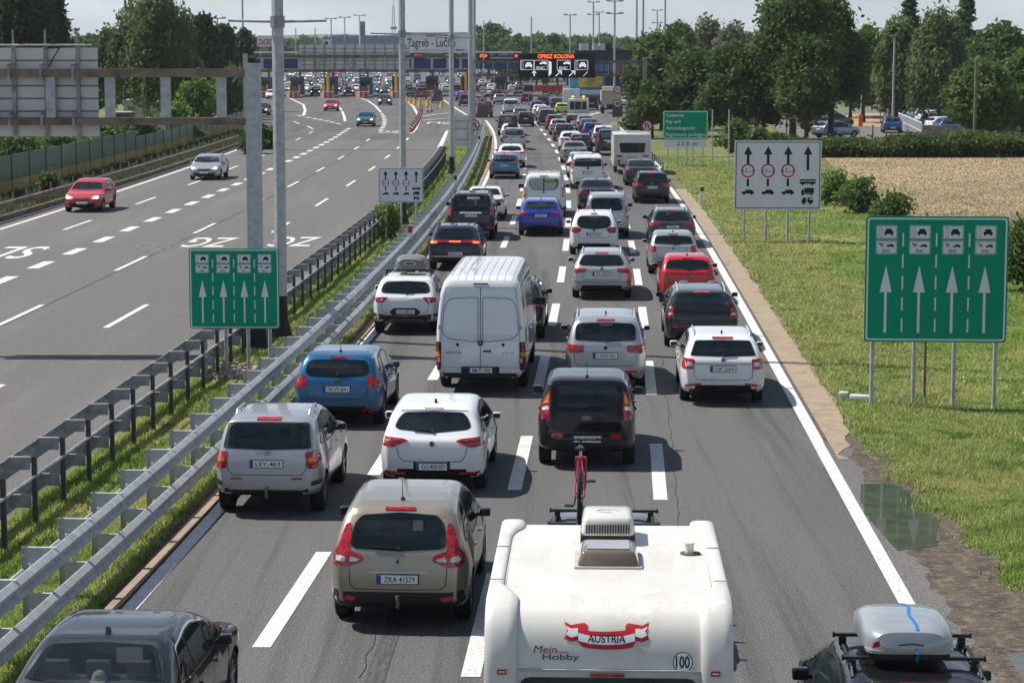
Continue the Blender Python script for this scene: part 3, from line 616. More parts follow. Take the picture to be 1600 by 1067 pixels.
T('wagon', L=4.66, W=1.81, H=1.47, ra=1.0, wb=2.69, tum=.74, rear=[(.02, .74), (.04, .94), (.08, 1.01), (.38, 1.32), (.50, 1.41), (.95, 1.455), (2.0, 1.47)], rw=[(0, 1.37), (.56, 1.36), (.60, 1.33), (.70, 1.07), (0, 1.05)], rwr=.03,
  lights=[([(.60, 1.0), (.84, 1.02), (.87, .80), (.62, .79)], 'r'), ([(.64, .93), (.76, .94), (.76, .86), (.65, .86)], 'w')], plate=.80, badge=.985, bl=(1.405, .22), wiper=(1.07, .26), ant=1.0, rails=.60, seam=[(0, .56), (.54, .57), (.62, .64), (.62, 1.0)], spoiler=(0, .62, .56), pil=(1.5, 2.35), doors=(1.75, 2.5, 3.4), handles=(1.75, 2.7),
  extra=[([(0, .36), (.60, .36), (.72, .38), (.70, .27), (0, .26)], 'bumper_insert', 'k', 1), ([(.46, .50), (.80, .47), (.80, .43), (.46, .465)], 'reflector', 'r', 0), ([(0, .905), (.60, .905), (.60, .895), (0, .895)], 'trim_strip', 'k', 1)])
T('liftback', L=4.69, W=1.83, H=1.47, ra=1.0, wb=2.69, tum=.73, rear=[(.02, .76), (.05, .95), (.14, 1.04), (.62, 1.29), (.80, 1.39), (1.2, 1.45), (2.0, 1.47)], rw=[(0, 1.37), (.50, 1.36), (.60, 1.30), (.66, 1.13), (0, 1.10)],
  lights=[([(.42, 1.0), (.86, 1.02), (.87, .90), (.70, .85), (.62, .93), (.44, .95)], 'r')], plate=.86, ant=1.25, badge=None, seam=[(0, .56), (.5, .57), (.6, .66), (.62, .88)], pil=(1.55, 2.35), sw0=.85,
  extra=[([(.40, .45), (.80, .46), (.80, .42), (.40, .41)], 'reflector', 'r', 0), ([(0, .36), (.7, .36), (.7, .27), (0, .26)], 'bumper_insert', 'k', 1)])
T('avant', L=4.70, W=1.826, H=1.44, ra=1.0, wb=2.81, tum=.70, rear=[(.02, .74), (.05, .93), (.12, 1.0), (.52, 1.30), (.64, 1.38), (1.05, 1.43), (2.0, 1.44)], rw=[(0, 1.34), (.52, 1.33), (.60, 1.27), (.70, 1.08), (.6, 1.04), (0, 1.03)],
  lights=[([(.44, .96), (.84, .97), (.88, .87), (.80, .82), (.50, .84)], 'r')], plate=.80, badge=.95, bl=(1.38, .2), wiper=(1.05, -.28), rails=.58, seam=[(0, .62), (.54, .62), (.60, .82)], sw0=.75, pil=(1.5, 2.35), doors=(1.75, 2.55, 3.45), handles=(1.75, 2.75),
  extra=[([(0, .38), (.62, .38), (.7, .28), (0, .27)], 'bumper_insert', 'k', 1), ([(0, .56), (.86, .58), (.86, .565), (0, .545)], 'trim_strip', 'k', 1)])
T('touran', L=4.60, W=1.80, H=1.66, tum=.78, belt=1.05, front='mpv', ra=.98, wb=2.75, wr=.33, rear=[(.02, .80), (.04, 1.02), (.08, 1.10), (.30, 1.46), (.40, 1.575), (.9, 1.64), (1.8, 1.66)], rw=[(0, 1.53), (.58, 1.51), (.66, 1.44), (.68, 1.16), (0, 1.13)], rwr=.06, nu=8,
  lights=[([(.46, 1.05), (.84, 1.07), (.86, .92), (.78, .88), (.48, .90)], 'r')], plate=.83, badge=1.0, bl=(1.575, .2), ant=1.1, rails=.64, railm=galv, seam=[(0, .60), (.60, .61), (.68, .70), (.68, .88)], mz=1.12, wiper=(1.15, .3),
  extra=[([(.40, .50), (.72, .51), (.72, .46), (.40, .45)], 'reflector', 'r', 0), ([(0, .34), (.7, .34), (.7, .27), (0, .27)], 'bumper_insert', 'k', 1)])
T('soul', bt='oval', L=4.10, W=1.785, H=1.63, tum=.80, belt=1.05, front='suv', ra=.76, wb=2.55, wr=.335, zb=.28, rear=[(.02, .80), (.05, 1.02), (.10, 1.10), (.30, 1.48), (.38, 1.575), (.8, 1.62), (1.5, 1.63)], nu=9, rwr=.10,
  rw=[(0, 1.50), (.50, 1.49), (.56, 1.44), (.56, 1.20), (.52, 1.13), (0, 1.11)], rws=[(0, 1.56), (.62, 1.55), (.64, .78), (.58, .70), (0, .69)], rwsm=M('gloss_black_panel', (.006, .006, .007), .12, coat=.5, spec=.1),
  lights=[([(.66, 1.40), (.70, 1.38), (.80, 1.16), (.83, .98), (.80, .90), (.68, .88), (.66, 1.1)], 'r'), ([(.68, 1.36), (.77, 1.18), (.68, 1.18)], 'o'), ([(.68, 1.14), (.79, 1.12), (.79, 1.06), (.68, 1.07)], 'w')], plate=.56, badge=.94, wiper=(1.13, .28), ant=.6, rod=1, mz=1.12, mb=1.1,
  extra=[([(.42, .66), (.62, .67), (.64, .60), (.58, .56), (.44, .58)], 'reflector', 'r', 0), ([(0, .60), (.45, .60), (.50, .40), (.40, .30), (0, .30)], 'plate_recess', 'k', 1)])
T('polo', L=3.95, W=1.70, H=1.43, ra=.68, wb=2.47, wr=.30, tum=.76, rear=[(.02, .76), (.04, .94), (.08, 1.0), (.38, 1.29), (.52, 1.375), (.9, 1.42), (1.5, 1.43)], rw=[(0, 1.31), (.54, 1.29), (.62, 1.22), (.66, 1.05), (0, 1.02)],
  lights=[([(.58, .98), (.76, .98), (.80, .84), (.74, .76), (.58, .78)], 'r')], plate=.46, badge=.90, bl=(1.345, .16), wiper=(1.05, .2), ant=.8, rod=1, seam=[(0, .58), (.48, .59), (.56, .66), (.57, .8)],
  extra=[([(.48, .42), (.70, .43), (.70, .38), (.48, .37)], 'reflector', 'r', 0), ([(0, .34), (.62, .34), (.64, .27), (0, .26)], 'bumper_insert', 'k', 1)])
T('bigwagon', L=5.0, W=1.88, H=1.48, ra=1.02, wb=3.05, wr=.36, belt=1.06, tum=.72, rear=[(.02, .76), (.05, .98), (.10, 1.07), (.50, 1.32), (.64, 1.42), (1.1, 1.47), (2.2, 1.48)], rw=[(0, 1.38), (.56, 1.37), (.63, 1.32), (.70, 1.14), (0, 1.12)], rwr=.03,
  lights=[([(.72, 1.08), (.82, 1.06), (.87, .92), (.86, .82), (.70, .82)], 'r'), ([(.74, .96), (.83, .96), (.83, .90), (.74, .90)], 'w')], plate=.50, bl=(1.42, .2), rails=.6, seam=[(0, .72), (.66, .72), (.68, 1.08)], sw0=.75, pil=(1.6, 2.5),
  extra=[([(.44, .60), (.64, .61), (.64, .53), (.44, .52)], 'reflector', 'r', 0), ([(0, .77), (.88, .77), (.88, .755), (0, .755)], 'trim_strip', 'k', 1), ([(0, .34), (.7, .34), (.7, .27), (0, .26)], 'bumper_insert', 'k', 1)])
T('meriva', L=4.29, W=1.81, H=1.60, tum=.76, belt=1.02, front='mpv', ra=.80, wb=2.64, rear=[(.02, .80), (.06, 1.0), (.11, 1.08), (.38, 1.42), (.50, 1.53), (.9, 1.59), (1.6, 1.60)], rw=[(0, 1.46), (.50, 1.44), (.60, 1.36), (.64, 1.14), (.50, 1.02), (0, .97)], rwr=.07,
  lights=[([(.44, .98), (.60, 1.06), (.78, 1.05), (.86, .94), (.76, .84), (.56, .84)], 'r')], plate=.80, badge=.93, bl=(1.52, .12), ant=.85, wiper=(1.08, .2), rails=.62, railm=whiteg, seam=[(0, .66), (.52, .67), (.60, .78), (.60, .84)], mz=1.08,
  extra=[([(0, .34), (.7, .34), (.72, .27), (0, .26)], 'bumper_insert', 'k', 1)])
T('bclass', L=4.36, W=1.79, H=1.56, tum=.75, belt=1.0, front='mpv', ra=.86, wb=2.70, rear=[(.02, .78), (.05, .98), (.10, 1.05), (.36, 1.39), (.48, 1.49), (.9, 1.55), (1.6, 1.56)], rw=[(0, 1.43), (.54, 1.41), (.62, 1.33), (.68, 1.12), (.6, 1.08), (0, 1.07)],
  lights=[([(.46, .99), (.82, 1.03), (.87, .92), (.84, .84), (.50, .86)], 'r')], plate=.80, badge=.99, bl=(1.49, .2), rails=.62, railm=black, seam=[(0, .62), (.56, .63), (.62, .84)],
  extra=[([(0, .885), (.32, .885), (.32, .87), (0, .87)], 'trim_strip', 'c', 1), ([(.45, .42), (.78, .43), (.78, .39), (.45, .38)], 'reflector', 'r', 0), ([(0, .34), (.7, .34), (.7, .27), (0, .26)], 'bumper_insert', 'k', 1)])
VR = lambda H, k=.14: [(.015, H * .32), (.03, H * .5), (.06, H * .7), (k, H * .93), (k + .1, H * .985), (.6, H * .998), (1.2, H)]
T('ludo', L=4.38, W=1.81, H=1.80, tum=.80, belt=1.12, front='mpv', ra=.85, wb=2.73, rear=[(.02, .85), (.04, 1.05), (.10, 1.3), (.22, 1.66), (.32, 1.75), (.8, 1.79), (1.6, 1.80)], nu=9, e=.86,
  rw=[(0, 1.64), (.56, 1.62), (.64, 1.50), (.64, 1.24), (.56, 1.14), (0, 1.12)], rwr=.12, lights=[([(.74, 1.34), (.80, 1.34), (.87, 1.1), (.87, .80), (.76, .80)], 'r'), ([(.77, 1.05), (.85, 1.05), (.85, .93), (.77, .93)], 'w')], plate=.84, rails=.66, railm=galv, seam=[(0, .56), (.68, .57), (.70, 1.3)], mz=1.2, mb=1.2, mirm=black,
  extra=[([(0, .46), (.88, .46), (.86, .30), (0, .28)], 'rear_bumper', 'k', 1)])
T('vito', bt='star', L=4.76, W=1.90, H=1.88, tum=.82, belt=1.16, front='van', ra=1.0, wb=3.20, wr=.34, rear=[(.02, .85), (.04, 1.1), (.10, 1.4), (.20, 1.74), (.30, 1.83), (.8, 1.87), (1.6, 1.88)], nu=10, e=.86,
  rw=[(0, 1.70), (.66, 1.68), (.72, 1.60), (.74, 1.27), (0, 1.24)], rwr=.05, lights=[([(.78, 1.70), (.83, 1.66), (.89, 1.3), (.90, 1.14), (.80, 1.14), (.76, 1.3)], 'r'), ([(.80, 1.13), (.90, 1.13), (.90, .96), (.81, .96)], 'w'), ([(.81, .955), (.90, .955), (.90, .84), (.82, .86)], 'r')], plate=.92, badge=1.16, seam=[(0, .60), (.72, .61), (.76, .72), (.78, 1.2)], mz=1.22, mb=1.3, mirm=black, wiper=(1.26, .3),
  extra=[([(0, .50), (.30, .50), (.34, .40), (0, .39)], 'step_pad', 'k', 1), ([(0, 1.06), (.45, 1.06), (.45, 1.03), (0, 1.03)], 'trim_strip', 's', 1), ([(0, .36), (.80, .36), (.80, .27), (0, .26)], 'bumper_insert', 'k', 1)])
def custom_mods(root, S, s):
    b = MB(); strip(b, S, [(0, 1.88), (0, 1.10)], 'rear', .03, .014); b.build('door_gap', black, root)
    b = MB(); patch(b, S, [(.03, 1.78), (.50, 1.78), (.50, 1.66), (.03, 1.66)], 'rear', .013); b.build('window_advert', M('lime_advert', (.30, .48, .05), .5), root)
    b = MB(); patch(b, S, [(.03, 1.60), (.58, 1.62), (.56, 1.38), (.42, 1.28), (.03, 1.28)], 'rear', .0125); patch(b, S, [(-.03, 1.78), (-.62, 1.74), (-.60, 1.38), (-.42, 1.28), (-.03, 1.28)], 'rear', .0125); b.build('window_film', M('printed_film', (.38, .40, .40), .35, var=.2, scale=8), root)
    b = MB()
    for i, (t, x, z) in enumerate((('GROUP', .3, 1.50), ('0800 01', .3, 1.40), ('MINIBUS', -.34, 1.62), ('TRANSFER', -.34, 1.50), ('RENT', -.34, 1.38))):
        v, f = text2d(t, .05)
        vv = []
        for a, c in v:
            q, n = S.hit('rear', a + x, c + z); vv.append(q + n * .016)
        b.add(vv, f)
T('custom', L=4.97, W=1.98, H=1.98, tum=.80, belt=1.15, front='van', ra=1.0, wb=2.93, wr=.34, rear=[(.02, .85), (.04, 1.1), (.08, 1.4), (.17, 1.82), (.26, 1.93), (.8, 1.975), (1.6, 1.98)], nu=9, e=.88,
  rw=[(0, 1.80), (.60, 1.77), (.68, 1.66), (.66, 1.42), (.50, 1.26), (0, 1.24)], rwr=.08, lights=[([(.82, 1.40), (.90, 1.38), (.93, 1.2), (.92, .92), (.83, .92)], 'r'), ([(.84, 1.12), (.91, 1.12), (.91, 1.02), (.84, 1.02)], 'o')], plate=.84, badge=1.16, bl=(1.88, .2), seam=[(0, .60), (.76, .61), (.78, 1.85)], mz=1.25, mb=1.45, mirm=black, rails=.7, railm=whiteg, mods=custom_mods,
  extra=[([(0, .54), (.92, .54), (.92, .34), (0, .32)], 'rear_bumper', 'k', 1)])
def sprinter_mods(root, S, s):
    b = MB()
    for sd in (-1, 1):
        q = rnd([(sd * .05, 2.16), (sd * .70, 2.12), (sd * .80, 1.9), (sd * .84, 1.36), (sd * .70, 1.25), (sd * .05, 1.17)], .1, 4); strip(b, S, q + [q[0]], 'rear', .022, .006)
        strip(b, S, [(sd * .86, .62), (sd * .86, 1.7), (sd * .76, 2.36)], 'rear', .014, .005)
    strip(b, S, [(-.76, 2.36), (.76, 2.36)], 'rear', .014, .005); strip(b, S, [(-.86, .62), (.86, .62)], 'rear', .014, .005)
    b.build('door_pressing', M('panel_gap', (.30, .31, .33), .5), root)
    b = MB(); p, n = S.hit('rear', .14, .98); b.beam((.06, p.y - .02, .98), (.24, p.y - .02, .98), .03, .035); b.build('door_handle', black, root)
    for x in (-.50, .50):
        b = MB(); p, n = S.hit('rear', x, 1.12); b.cyl(p, p + n * .012, .035, n=12); b.build('parking_sensor', black, root)
    b = MB()
    for x, t, w_ in ((-.58, 'SPRINTER', .36), (.62, '313 CDI', .24)):
        v, f = text2d(t, .05, w_)
        b.add([S.hit('rear', a + x, c + .92)[0] + Vector((0, -.008, 0)) for a, c in v], f)
    b.build('lettering', M('grey_lettering', (.2, .2, .21), .3, .8), root)
    b = MB()
    for sd in (-1, 1):
        for z in (.78, 1.5, 2.1):
            p, n = S.hit('rear', sd * .9, z); b.cyl(p + Vector((0, -.02, -.05)), p + Vector((0, -.02, .05)), .022, n=6)
    b.build('door_hinge', galv, root)
T('sprinter', bt='star', L=6.9, W=1.99, H=2.62, tum=.82, belt=1.25, front='van', ra=1.55, wb=4.0, wr=.35, zb=.36, rear=[(.015, .85), (.03, 1.25), (.06, 1.7), (.15, 2.36), (.24, 2.53), (.5, 2.60), (1.4, 2.62)], nu=9, e=.90, rr=.3, ribs=7,
  prof=[(0, .95), (.5, 1), (1.1, 1.0), (1.4, .985), (2.0, .93), (2.62, .84)], lights=[([(.86, 1.18), (.975, 1.18), (.985, .56), (.87, .56)], 'k'), ([(.87, 1.16), (.97, 1.16), (.97, .98), (.87, .98)], 'r'), ([(.88, .965), (.97, .965), (.97, .86), (.88, .86)], 'o'), ([(.88, .84), (.975, .84), (.975, .62), (.88, .62)], 'r')],
  plate=.56, badge=1.16, bl=(2.44, .16), split=(2.36, .62), seam=[(0, .615), (.4, .615)], side=[(L_ := 5.0, 1.34), (5.0, 2.02), (5.6, 2.0), (5.95, 1.7), (6.1, 1.42)], pil=(), doors=(3.2, 4.85), handles=(3.35, 4.95), mx=1.0, my=1.35, mz=1.5, mb=1.6, mirm=black,
  extra=[([(0, .50), (.97, .50), (.97, .34), (0, .34)], 'rear_bumper', 'k', 1), ([(.78, .47), (.92, .47), (.92, .41), (.78, .41)], 'reflector', 'r', 0), ([(0, .41), (.70, .41), (.70, .355), (0, .355)], 'step_bar', 's', 1), ([(0, .64), (.42, .64), (.42, .49), (0, .49)], 'plate_recess', 'k', 1)], mods=sprinter_mods)
T('oncoming', L=4.2, W=1.79, H=1.48, front='car', headm=whl, rear=hatch_rear, rw=[(0, 1.36), (.54, 1.34), (.64, 1.10), (0, 1.04)], lights=[([(.5, .98), (.84, .98), (.86, .84), (.55, .84)], 'r')], plate=.8, head=[(.42, .72), (.84, .80), (.86, .68), (.5, .62)])
T('oncoming_wagon', L=4.65, W=1.82, H=1.45, front='car', headm=whl, ra=1.0, wb=2.8, rear=[(.02, .74), (.05, .93), (.12, 1.0), (.52, 1.30), (.64, 1.38), (1.05, 1.43), (2.0, 1.45)], rw=[(0, 1.34), (.52, 1.33), (.70, 1.08), (0, 1.03)], lights=[([(.5, .98), (.84, .98), (.86, .84), (.55, .84)], 'r')], plate=.8, head=[(.42, .72), (.84, .78), (.86, .68), (.46, .64)])
TREE = treemap()
CARS = []
LITE = ('door_seam', 'door_handle', 'rear_seat', 'front_seat', 'cabin_floor', 'door_seam', 'door_handle', 'badge', 'wiper', 'antenna', 'tailgate_seam', 'trim_strip', 'reflector', 'rim', 'mirror_glass', 'plate_frame', 'grille', 'air_intake', 'tow_hitch', 'spoiler', 'window_surround', 'lettering', 'door_hinge', 'step_pad')
def car(key, px, py, col, label, cat='car', plate=None, D=None, z=0, hd=None, name=None, group=None, flip=False, cen=True, scale=None):
    """px,py: where the rear (or, oncoming, the front) axle meets the road in the photo"""
    src, s = TYPES[key]; p = at(px, py); h = heading(p) if hd is None else hd
    lst = []; r = copy_tree(src, TREE, None, lst, LITE if py < 172 else LITE[:4] if py < 300 else ()); r.name = name or {'van': 'van', 'suv': 'suv'}.get(cat, 'car')
    if flip:
        d = Vector((math.sin(h), -math.cos(h), 0)); ax = s['ra'] + s['wb']; r.rotation_euler = (0, 0, h + math.pi); r.location = p - d * ax
    else:
        d = Vector((-math.sin(h), math.cos(h), 0)); r.rotation_euler = (0, 0, h); r.location = p - d * s['ra']
    for c in lst:
        if c.type == 'MESH':
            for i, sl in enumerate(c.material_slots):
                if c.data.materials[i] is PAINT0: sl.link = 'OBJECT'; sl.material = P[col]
    if scale: r.scale = scale
    tag(r, label, cat, group)
    if plate:
        pl = [c for c in lst if c.name.startswith('number_plate')][0]
        v, f = text2d(plate, .072, .40, .006); b = MB(); b.add([(a + .025, s['plate_y'], c + s['plate'] - .036) for a, c in v], f); b.build('plate_lettering', ink, pl)
    CARS.append(r); return r
# ---------------------------------------------------------------- the setting: ground, roads, markings
def jag(pts, amp, step=.35, seed=1):
    rg = random.Random(seed); return [(p[0] + rg.gauss(0, amp), p[1] + rg.gauss(0, amp * 2)) for p in densify([(a[0], a[1], 0) for a in pts], step)]
def sheet(name, pts, z, mat, kind='structure', label=None):
    bm = bmesh.new(); f = bm.faces.new([bm.verts.new((p[0], p[1], z)) for p in pts]); bmesh.ops.triangulate(bm, faces=[f])
    for f in bm.faces:
        if f.normal.z < 0: f.normal_flip()
    me = bpy.data.meshes.new(name); bm.to_mesh(me); bm.free(); me.materials.append(mat)
    o = bpy.data.objects.new(name, me); COL.objects.link(o); tag(o, label, kind=kind); return o
def W(pts, z=0): return [at(a, b, z) for a, b in pts]
def rib(name, c0, c1, lo, hi, z, mat, step=2.0, label=None):
    """a long strip between two ground curves"""
    b = MB(); n = int((hi - lo) / step) + 1
    for i in range(n):
        D = lo + (hi - lo) * i / (n - 1); b.v += [(c0(D), D, z), (c1(D), D, z)]
        if i: k = 2 * i; b.f.append((k - 2, k - 1, k + 1, k)); b.m.append(0)
    o = b.build(name, mat); tag(o, label, kind='structure'); return o
sheet('ground', [(-3000, -60), (3000, -60), (3000, 6000), (-3000, 6000)], -.02, farg, label='open country on both sides of the motorway')
sheet('grass_verge', [(2, 10), (60, 10), (60, 330), (2, 330)], -.008, grassm, label='rough grass verge on the right of the motorway')
sheet('grass_bank', [(-90, 10), (-20, 10), (-20, 420), (-90, 420)], -.008, grassm, label='grassy ground on the left of the motorway')
CLL = Curve([(0, 359), (103.7, 325), (173, 303), (302, 261), (344, 243), (420, 215)], deg=2)
c_off = lambda c, dx: (lambda D: c(min(max(D, c.lo - 6), c.hi + 4)) + dx)
# one big asphalt sheet, both carriageways and the toll plaza
left = [(CLL(D) - 1.2, D) for D in (10, 40, 70, 100, 130, 160, 185, 200)] + [tuple(at(*p)[:2]) for p in ((424, 208), (414, 200), (395, 188), (370, 172), (345, 158), (300, 140))] + [(-75, 700), (-60, 1100)]
right = [(CR(D) + .55, D) for D in (8, 25, 45, 70, 95, 120)] + [tuple(at(*p)[:2]) for p in ((1031, 268), (1010, 245), (988, 222), (968, 205), (950, 193), (960, 189), (985, 184), (1003, 174), (1008, 160))] + [(26, 420), (45, 700), (40, 1100)]
sheet('road', left + right[::-1], 0, asph, label='dark asphalt of the motorway and the toll plaza')
CB = Curve([(453, 435), (479, 417), (522, 385.6), (550, 366.5), (572.6, 349), (590, 333), (661, 276), (679, 249), (699, 224.5), (9, 743.6), (58, 710.6), (100, 684), (139, 657), (175, 632), (207.5, 607.5), (237, 589), (264, 570), (289, 550), (311, 535)], z=1.1)
CN = Curve([(48, 845), (101, 805.5), (155, 766), (198, 733), (235, 702), (268, 673.5), (303, 645), (330, 622), (359, 601), (384, 581), (425, 543.6), (466, 504), (500, 476), (580, 405), (635, 360), (674, 314), (706, 276), (727, 240), (745, 205), (752, 190)], z=1.1)
rib('road_left', c_off(CLL, -1.15), c_off(CB, -.75), 14, 196, .004, asph2, label='worn grey asphalt of the left carriageway')
me_hi = 236
rib('median', c_off(CB, -.62), c_off(CL, -.55), 12, 176, .012, grassm, label='grass strip between the two carriageways')
tip = [(CB(176) - .6, 176)] + [tuple(at(*p)[:2]) for p in ((701, 204), (712, 199), (728, 188), (742, 184))] + [(CL(250) - .1, 250)] + [(CL(D) - .55, D) for D in (236, 220, 205, 190, 176)]
sheet('median_tip', tip, .012, grassm, label='pointed end of the grass median near the toll plaza')
rib('gravel_edge', c_off(CL, -.75), c_off(CL, -.30), 12, 236, .016, mudm, label='bare dirt between the median grass and the kerb strip')
rib('kerb_strip', c_off(CL, -.31), c_off(CL, -.125), 12, 240, .045, concm, label='tan concrete strip beside the left edge line')
rib('kerb_strip', c_off(CR, .20), (lambda D: CR(min(D, 126)) + .84 - .5 * max(0, 1 - (D - 42) / 5) + .10 * max(0, 1 - (D - 42) / 8) * math.sin(D * 9) + .05 * math.sin(D * 1.3) + .04 * math.sin(D * 4.1)), 42, 126, .020, concm, step=.5, label='tan concrete strip along the right road edge')
rib('road_edge', c_off(CR, .10), (lambda D: CR(D) + .50 + .06 * math.sin(D * 3.1) + .05 * math.sin(D * 7.7)), 12, 44, .012, asph2, step=.25, label='narrow grey asphalt edge outside the right edge line')
ROADM = []
def marks(name, rects, mat=linem, z=.009, label=''):
    b = MB()
    for q in rects: k = len(b.v); b.v += [(p[0], p[1], z) for p in q]; b.f.append(tuple(range(k, k + len(q)))); b.m.append(0)
    o = b.build(name, mat, fix=False); tag(o, label, kind='structure'); return o
def dash(c, d0, d1, wd):
    n = max(1, int((d1 - d0) / 2)); out = []
    for i in range(n):
        a = d0 + (d1 - d0) * i / n; e = d0 + (d1 - d0) * (i + 1) / n
        out.append([(c(a) - wd / 2, a), (c(a) + wd / 2, a), (c(e) + wd / 2, e), (c(e) - wd / 2, e)])
    return out
def dashes(c, start, end, period, ln, wd):
    out = []; d = start
    while d < end: out += dash(c, d, d + ln, wd); d += period
    return out
marks('lane_marking', dashes(C23, 27.1 + .0, 285, 11.95, 5.6, .24), label='broken white line between the second and third queue lanes')
marks('lane_marking', dashes(C12, 28.5, 285, 11.95, 5.6, .24), label='broken white line between the first and second queue lanes')
marks('lane_marking', dashes(C34, 32.6 - 12 + 5.6, 150, 11.95, 5.6, .24), label='broken white line between the third and fourth queue lanes')
marks('edge_line', [q for q in dash(c_off(CL, 0), 12, 252, .22)], label='solid white left edge line beside the median')
marks('edge_line', [q for q in dash(c_off(CR, 0), 12, 128, .24)], label='solid white right edge line beside the grass verge')
def stroke(pts, wd=.2):
    w_ = W(pts); out = []
    for a, b in zip(w_, w_[1:]):
        t = (b - a); t.z = 0; n = Vector((t.y, -t.x, 0)).normalized() * wd / 2; out.append([a - n, a + n, b + n, b - n])
    return out
marks('edge_line', stroke([(753, 189.5), (740, 184), (729, 180), (708, 167), (695, 158), (660, 145)], .3) + stroke([(560, 178 - 2), (566, 178)], .1), label='white line running on to the toll booths past the median tip')
# left carriageway
CM = Curve([(0, 507.7), (68, 476), (179.5, 423), (231, 400), (294, 368.5), (332, 352), (384.5, 325), (410, 314), (447.5, 293), (466, 284.6), (492.5, 269), (507, 262), (527.6, 249.7), (537.7, 244), (552.8, 234.6), (571.4, 222), (584.7, 211.5), (599.6, 196.6)])
CT = Curve([(40, 425), (92, 402.6), (140, 383), (185, 365), (223, 350), (256, 336), (287, 323.6), (314, 312), (338, 302), (361, 292), (378, 284), (415, 268), (449, 254), (468, 243.6), (489, 233.5), (505, 225), (519, 217), (533, 209.7), (540.6, 204)])
CRR = Curve([(0, 603), (14, 598), (159, 512), (235, 475.5), (419, 364.6), (455, 347), (491, 322.5), (516.5, 309.7), (539, 291.5), (559, 282), (574.5, 267), (590, 259), (600, 248), (612, 242), (619, 233), (624, 228), (634.4, 219.6), (639.4, 215.5)], deg=2)
CTH = Curve([(97, 360), (143, 345), (207, 321), (240, 310), (287, 291.5), (310, 284), (354, 266), (367, 261), (457, 222), (468, 218), (478.5, 210.5), (486, 207)], deg=2)
marks('edge_line', [q for q in dash(CLL, 30, 206, .22)], label='solid white line along the left edge of the left carriageway')
marks('lane_marking', dashes(CTH, 97.2 - 6 * 16.4, 222, 16.4, 5.6, .17), label='thin broken line of the leftmost oncoming lane')
marks('lane_marking', dashes(CT, 73.1 - 8 * 5.5 + .9, 225, 5.53, 2.7, .42), label='row of short wide dashes on the left carriageway')
marks('lane_marking', dashes(CM, 63.2 - 16.4 * 2 - .5, 206, 16.35, 5.6, .17), label='thin broken line in the middle of the left carriageway')
marks('lane_marking', dashes(CRR, 62.5 - 16.6 * 2, 205, 16.6, 5.8, .17), label='thin broken line of the rightmost oncoming lane')
marks('lane_marking', [q for p in ((529, 193.7), (519.5, 191.4), (510.5, 189.4), (501, 187.6), (492, 186), (482, 184), (468, 181)) for q in stroke([(p[0] - 2.6, p[1] - .5), (p[0] + 2.6, p[1] + .5)], .5)], label='curved row of dashes leading off to the left exit')
marks('lane_marking', stroke([(489, 202), (480, 197)]) + stroke([(468, 194), (458, 190)]), label='two short dashes of the left exit lane')
marks('lane_marking', stroke([(539, 190), (538, 183), (535, 175), (530, 168), (520, 160)], .3), label='solid line fanning out from the second toll island')
marks('lane_marking', [q for p in ((595, 203), (597.8, 199.8), (599.6, 196.6), (600.7, 193.7), (601, 190.8), (600.7, 187.8), (600, 184.7), (599, 181.8), (597, 178.8)) for q in stroke([(p[0] - .4, p[1] + .8), (p[0] + .4, p[1] - .8)], .45)] + stroke([(595.5, 176), (586.5, 166), (575, 158), (559.5, 152.5)], .3), label='curving line leading up to the third toll island')
marks('lane_marking', stroke([(614.6, 151), (632, 156), (645, 166), (652, 178), (655, 188.5), (649.5, 202), (643, 209)], .3), label='curved solid line beside the row of cones')
marks('lane_marking', stroke([(656, 183), (680, 179), (701, 177)], .35) + stroke([(660, 188), (701, 185)], .35), label='pair of lines across the road behind the median tip')
marks('lane_marking', stroke([(453, 154), (474, 164), (477, 173), (474, 181)], .35), label='curved line in front of the leftmost toll islands')
marks('edge_line', stroke([(688, 231), (701, 204)], .5), label='white line at the pointed end of the left barrier')
marks('edge_line', stroke([(905, 185), (923, 179.5), (938, 176)], .4), label='white line of the slip road joining from the right')
marks('crosswise_joint', stroke([(780, 306), (1010, 306)], .05) + stroke([(700, 262 - 22), (870, 240)], .05), fadem, label='pale joint running across the queue lanes')
sealm = M('bitumen_seal', (.02, .02, .02), .6)
def crack(pts, wd, seed, label):
    rg = random.Random(seed); q = densify([(p.x, p.y) for p in W(pts)], .5, False); q = [(a + rg.gauss(0, .03), b) for a, b in q]; marks('asphalt_crack', [[(a[0] - wd, a[1]), (a[0] + wd, a[1]), (b[0] + wd * .7, b[1]), (b[0] - wd * .7, b[1])] for a, b in zip(q, q[1:])], sealm, .007, label)
crack([(1075, 1067), (1066, 900), (1050, 700), (1035, 560)], .005, 1, 'thin crack along the right lanes')
crack([(560, 1060), (600, 960), (640, 880)], .005, 3, 'thin crack behind the beige people carrier')
marks('asphalt_joint', [q for q in dash(lambda D: CM(D) + .12, 45, 205, .05)], sealm, .007, 'dark paving joint along the middle of the left carriageway')
skid = mixmat('tyre_marks', [((.05, .05, .05), 0, 0, 0, 0), ((.085, .084, .08), 6, .42, .58, (3, .5, 1))], .8, .1)
marks('tyre_mark', [q for q in dash(lambda D: -1.62 + (D - 28) * .03, 24.5, 30.5, .24)] + [q for q in dash(lambda D: 1.1, 70, 79, .22)], skid, .006, 'dark rubber marks left on the asphalt')
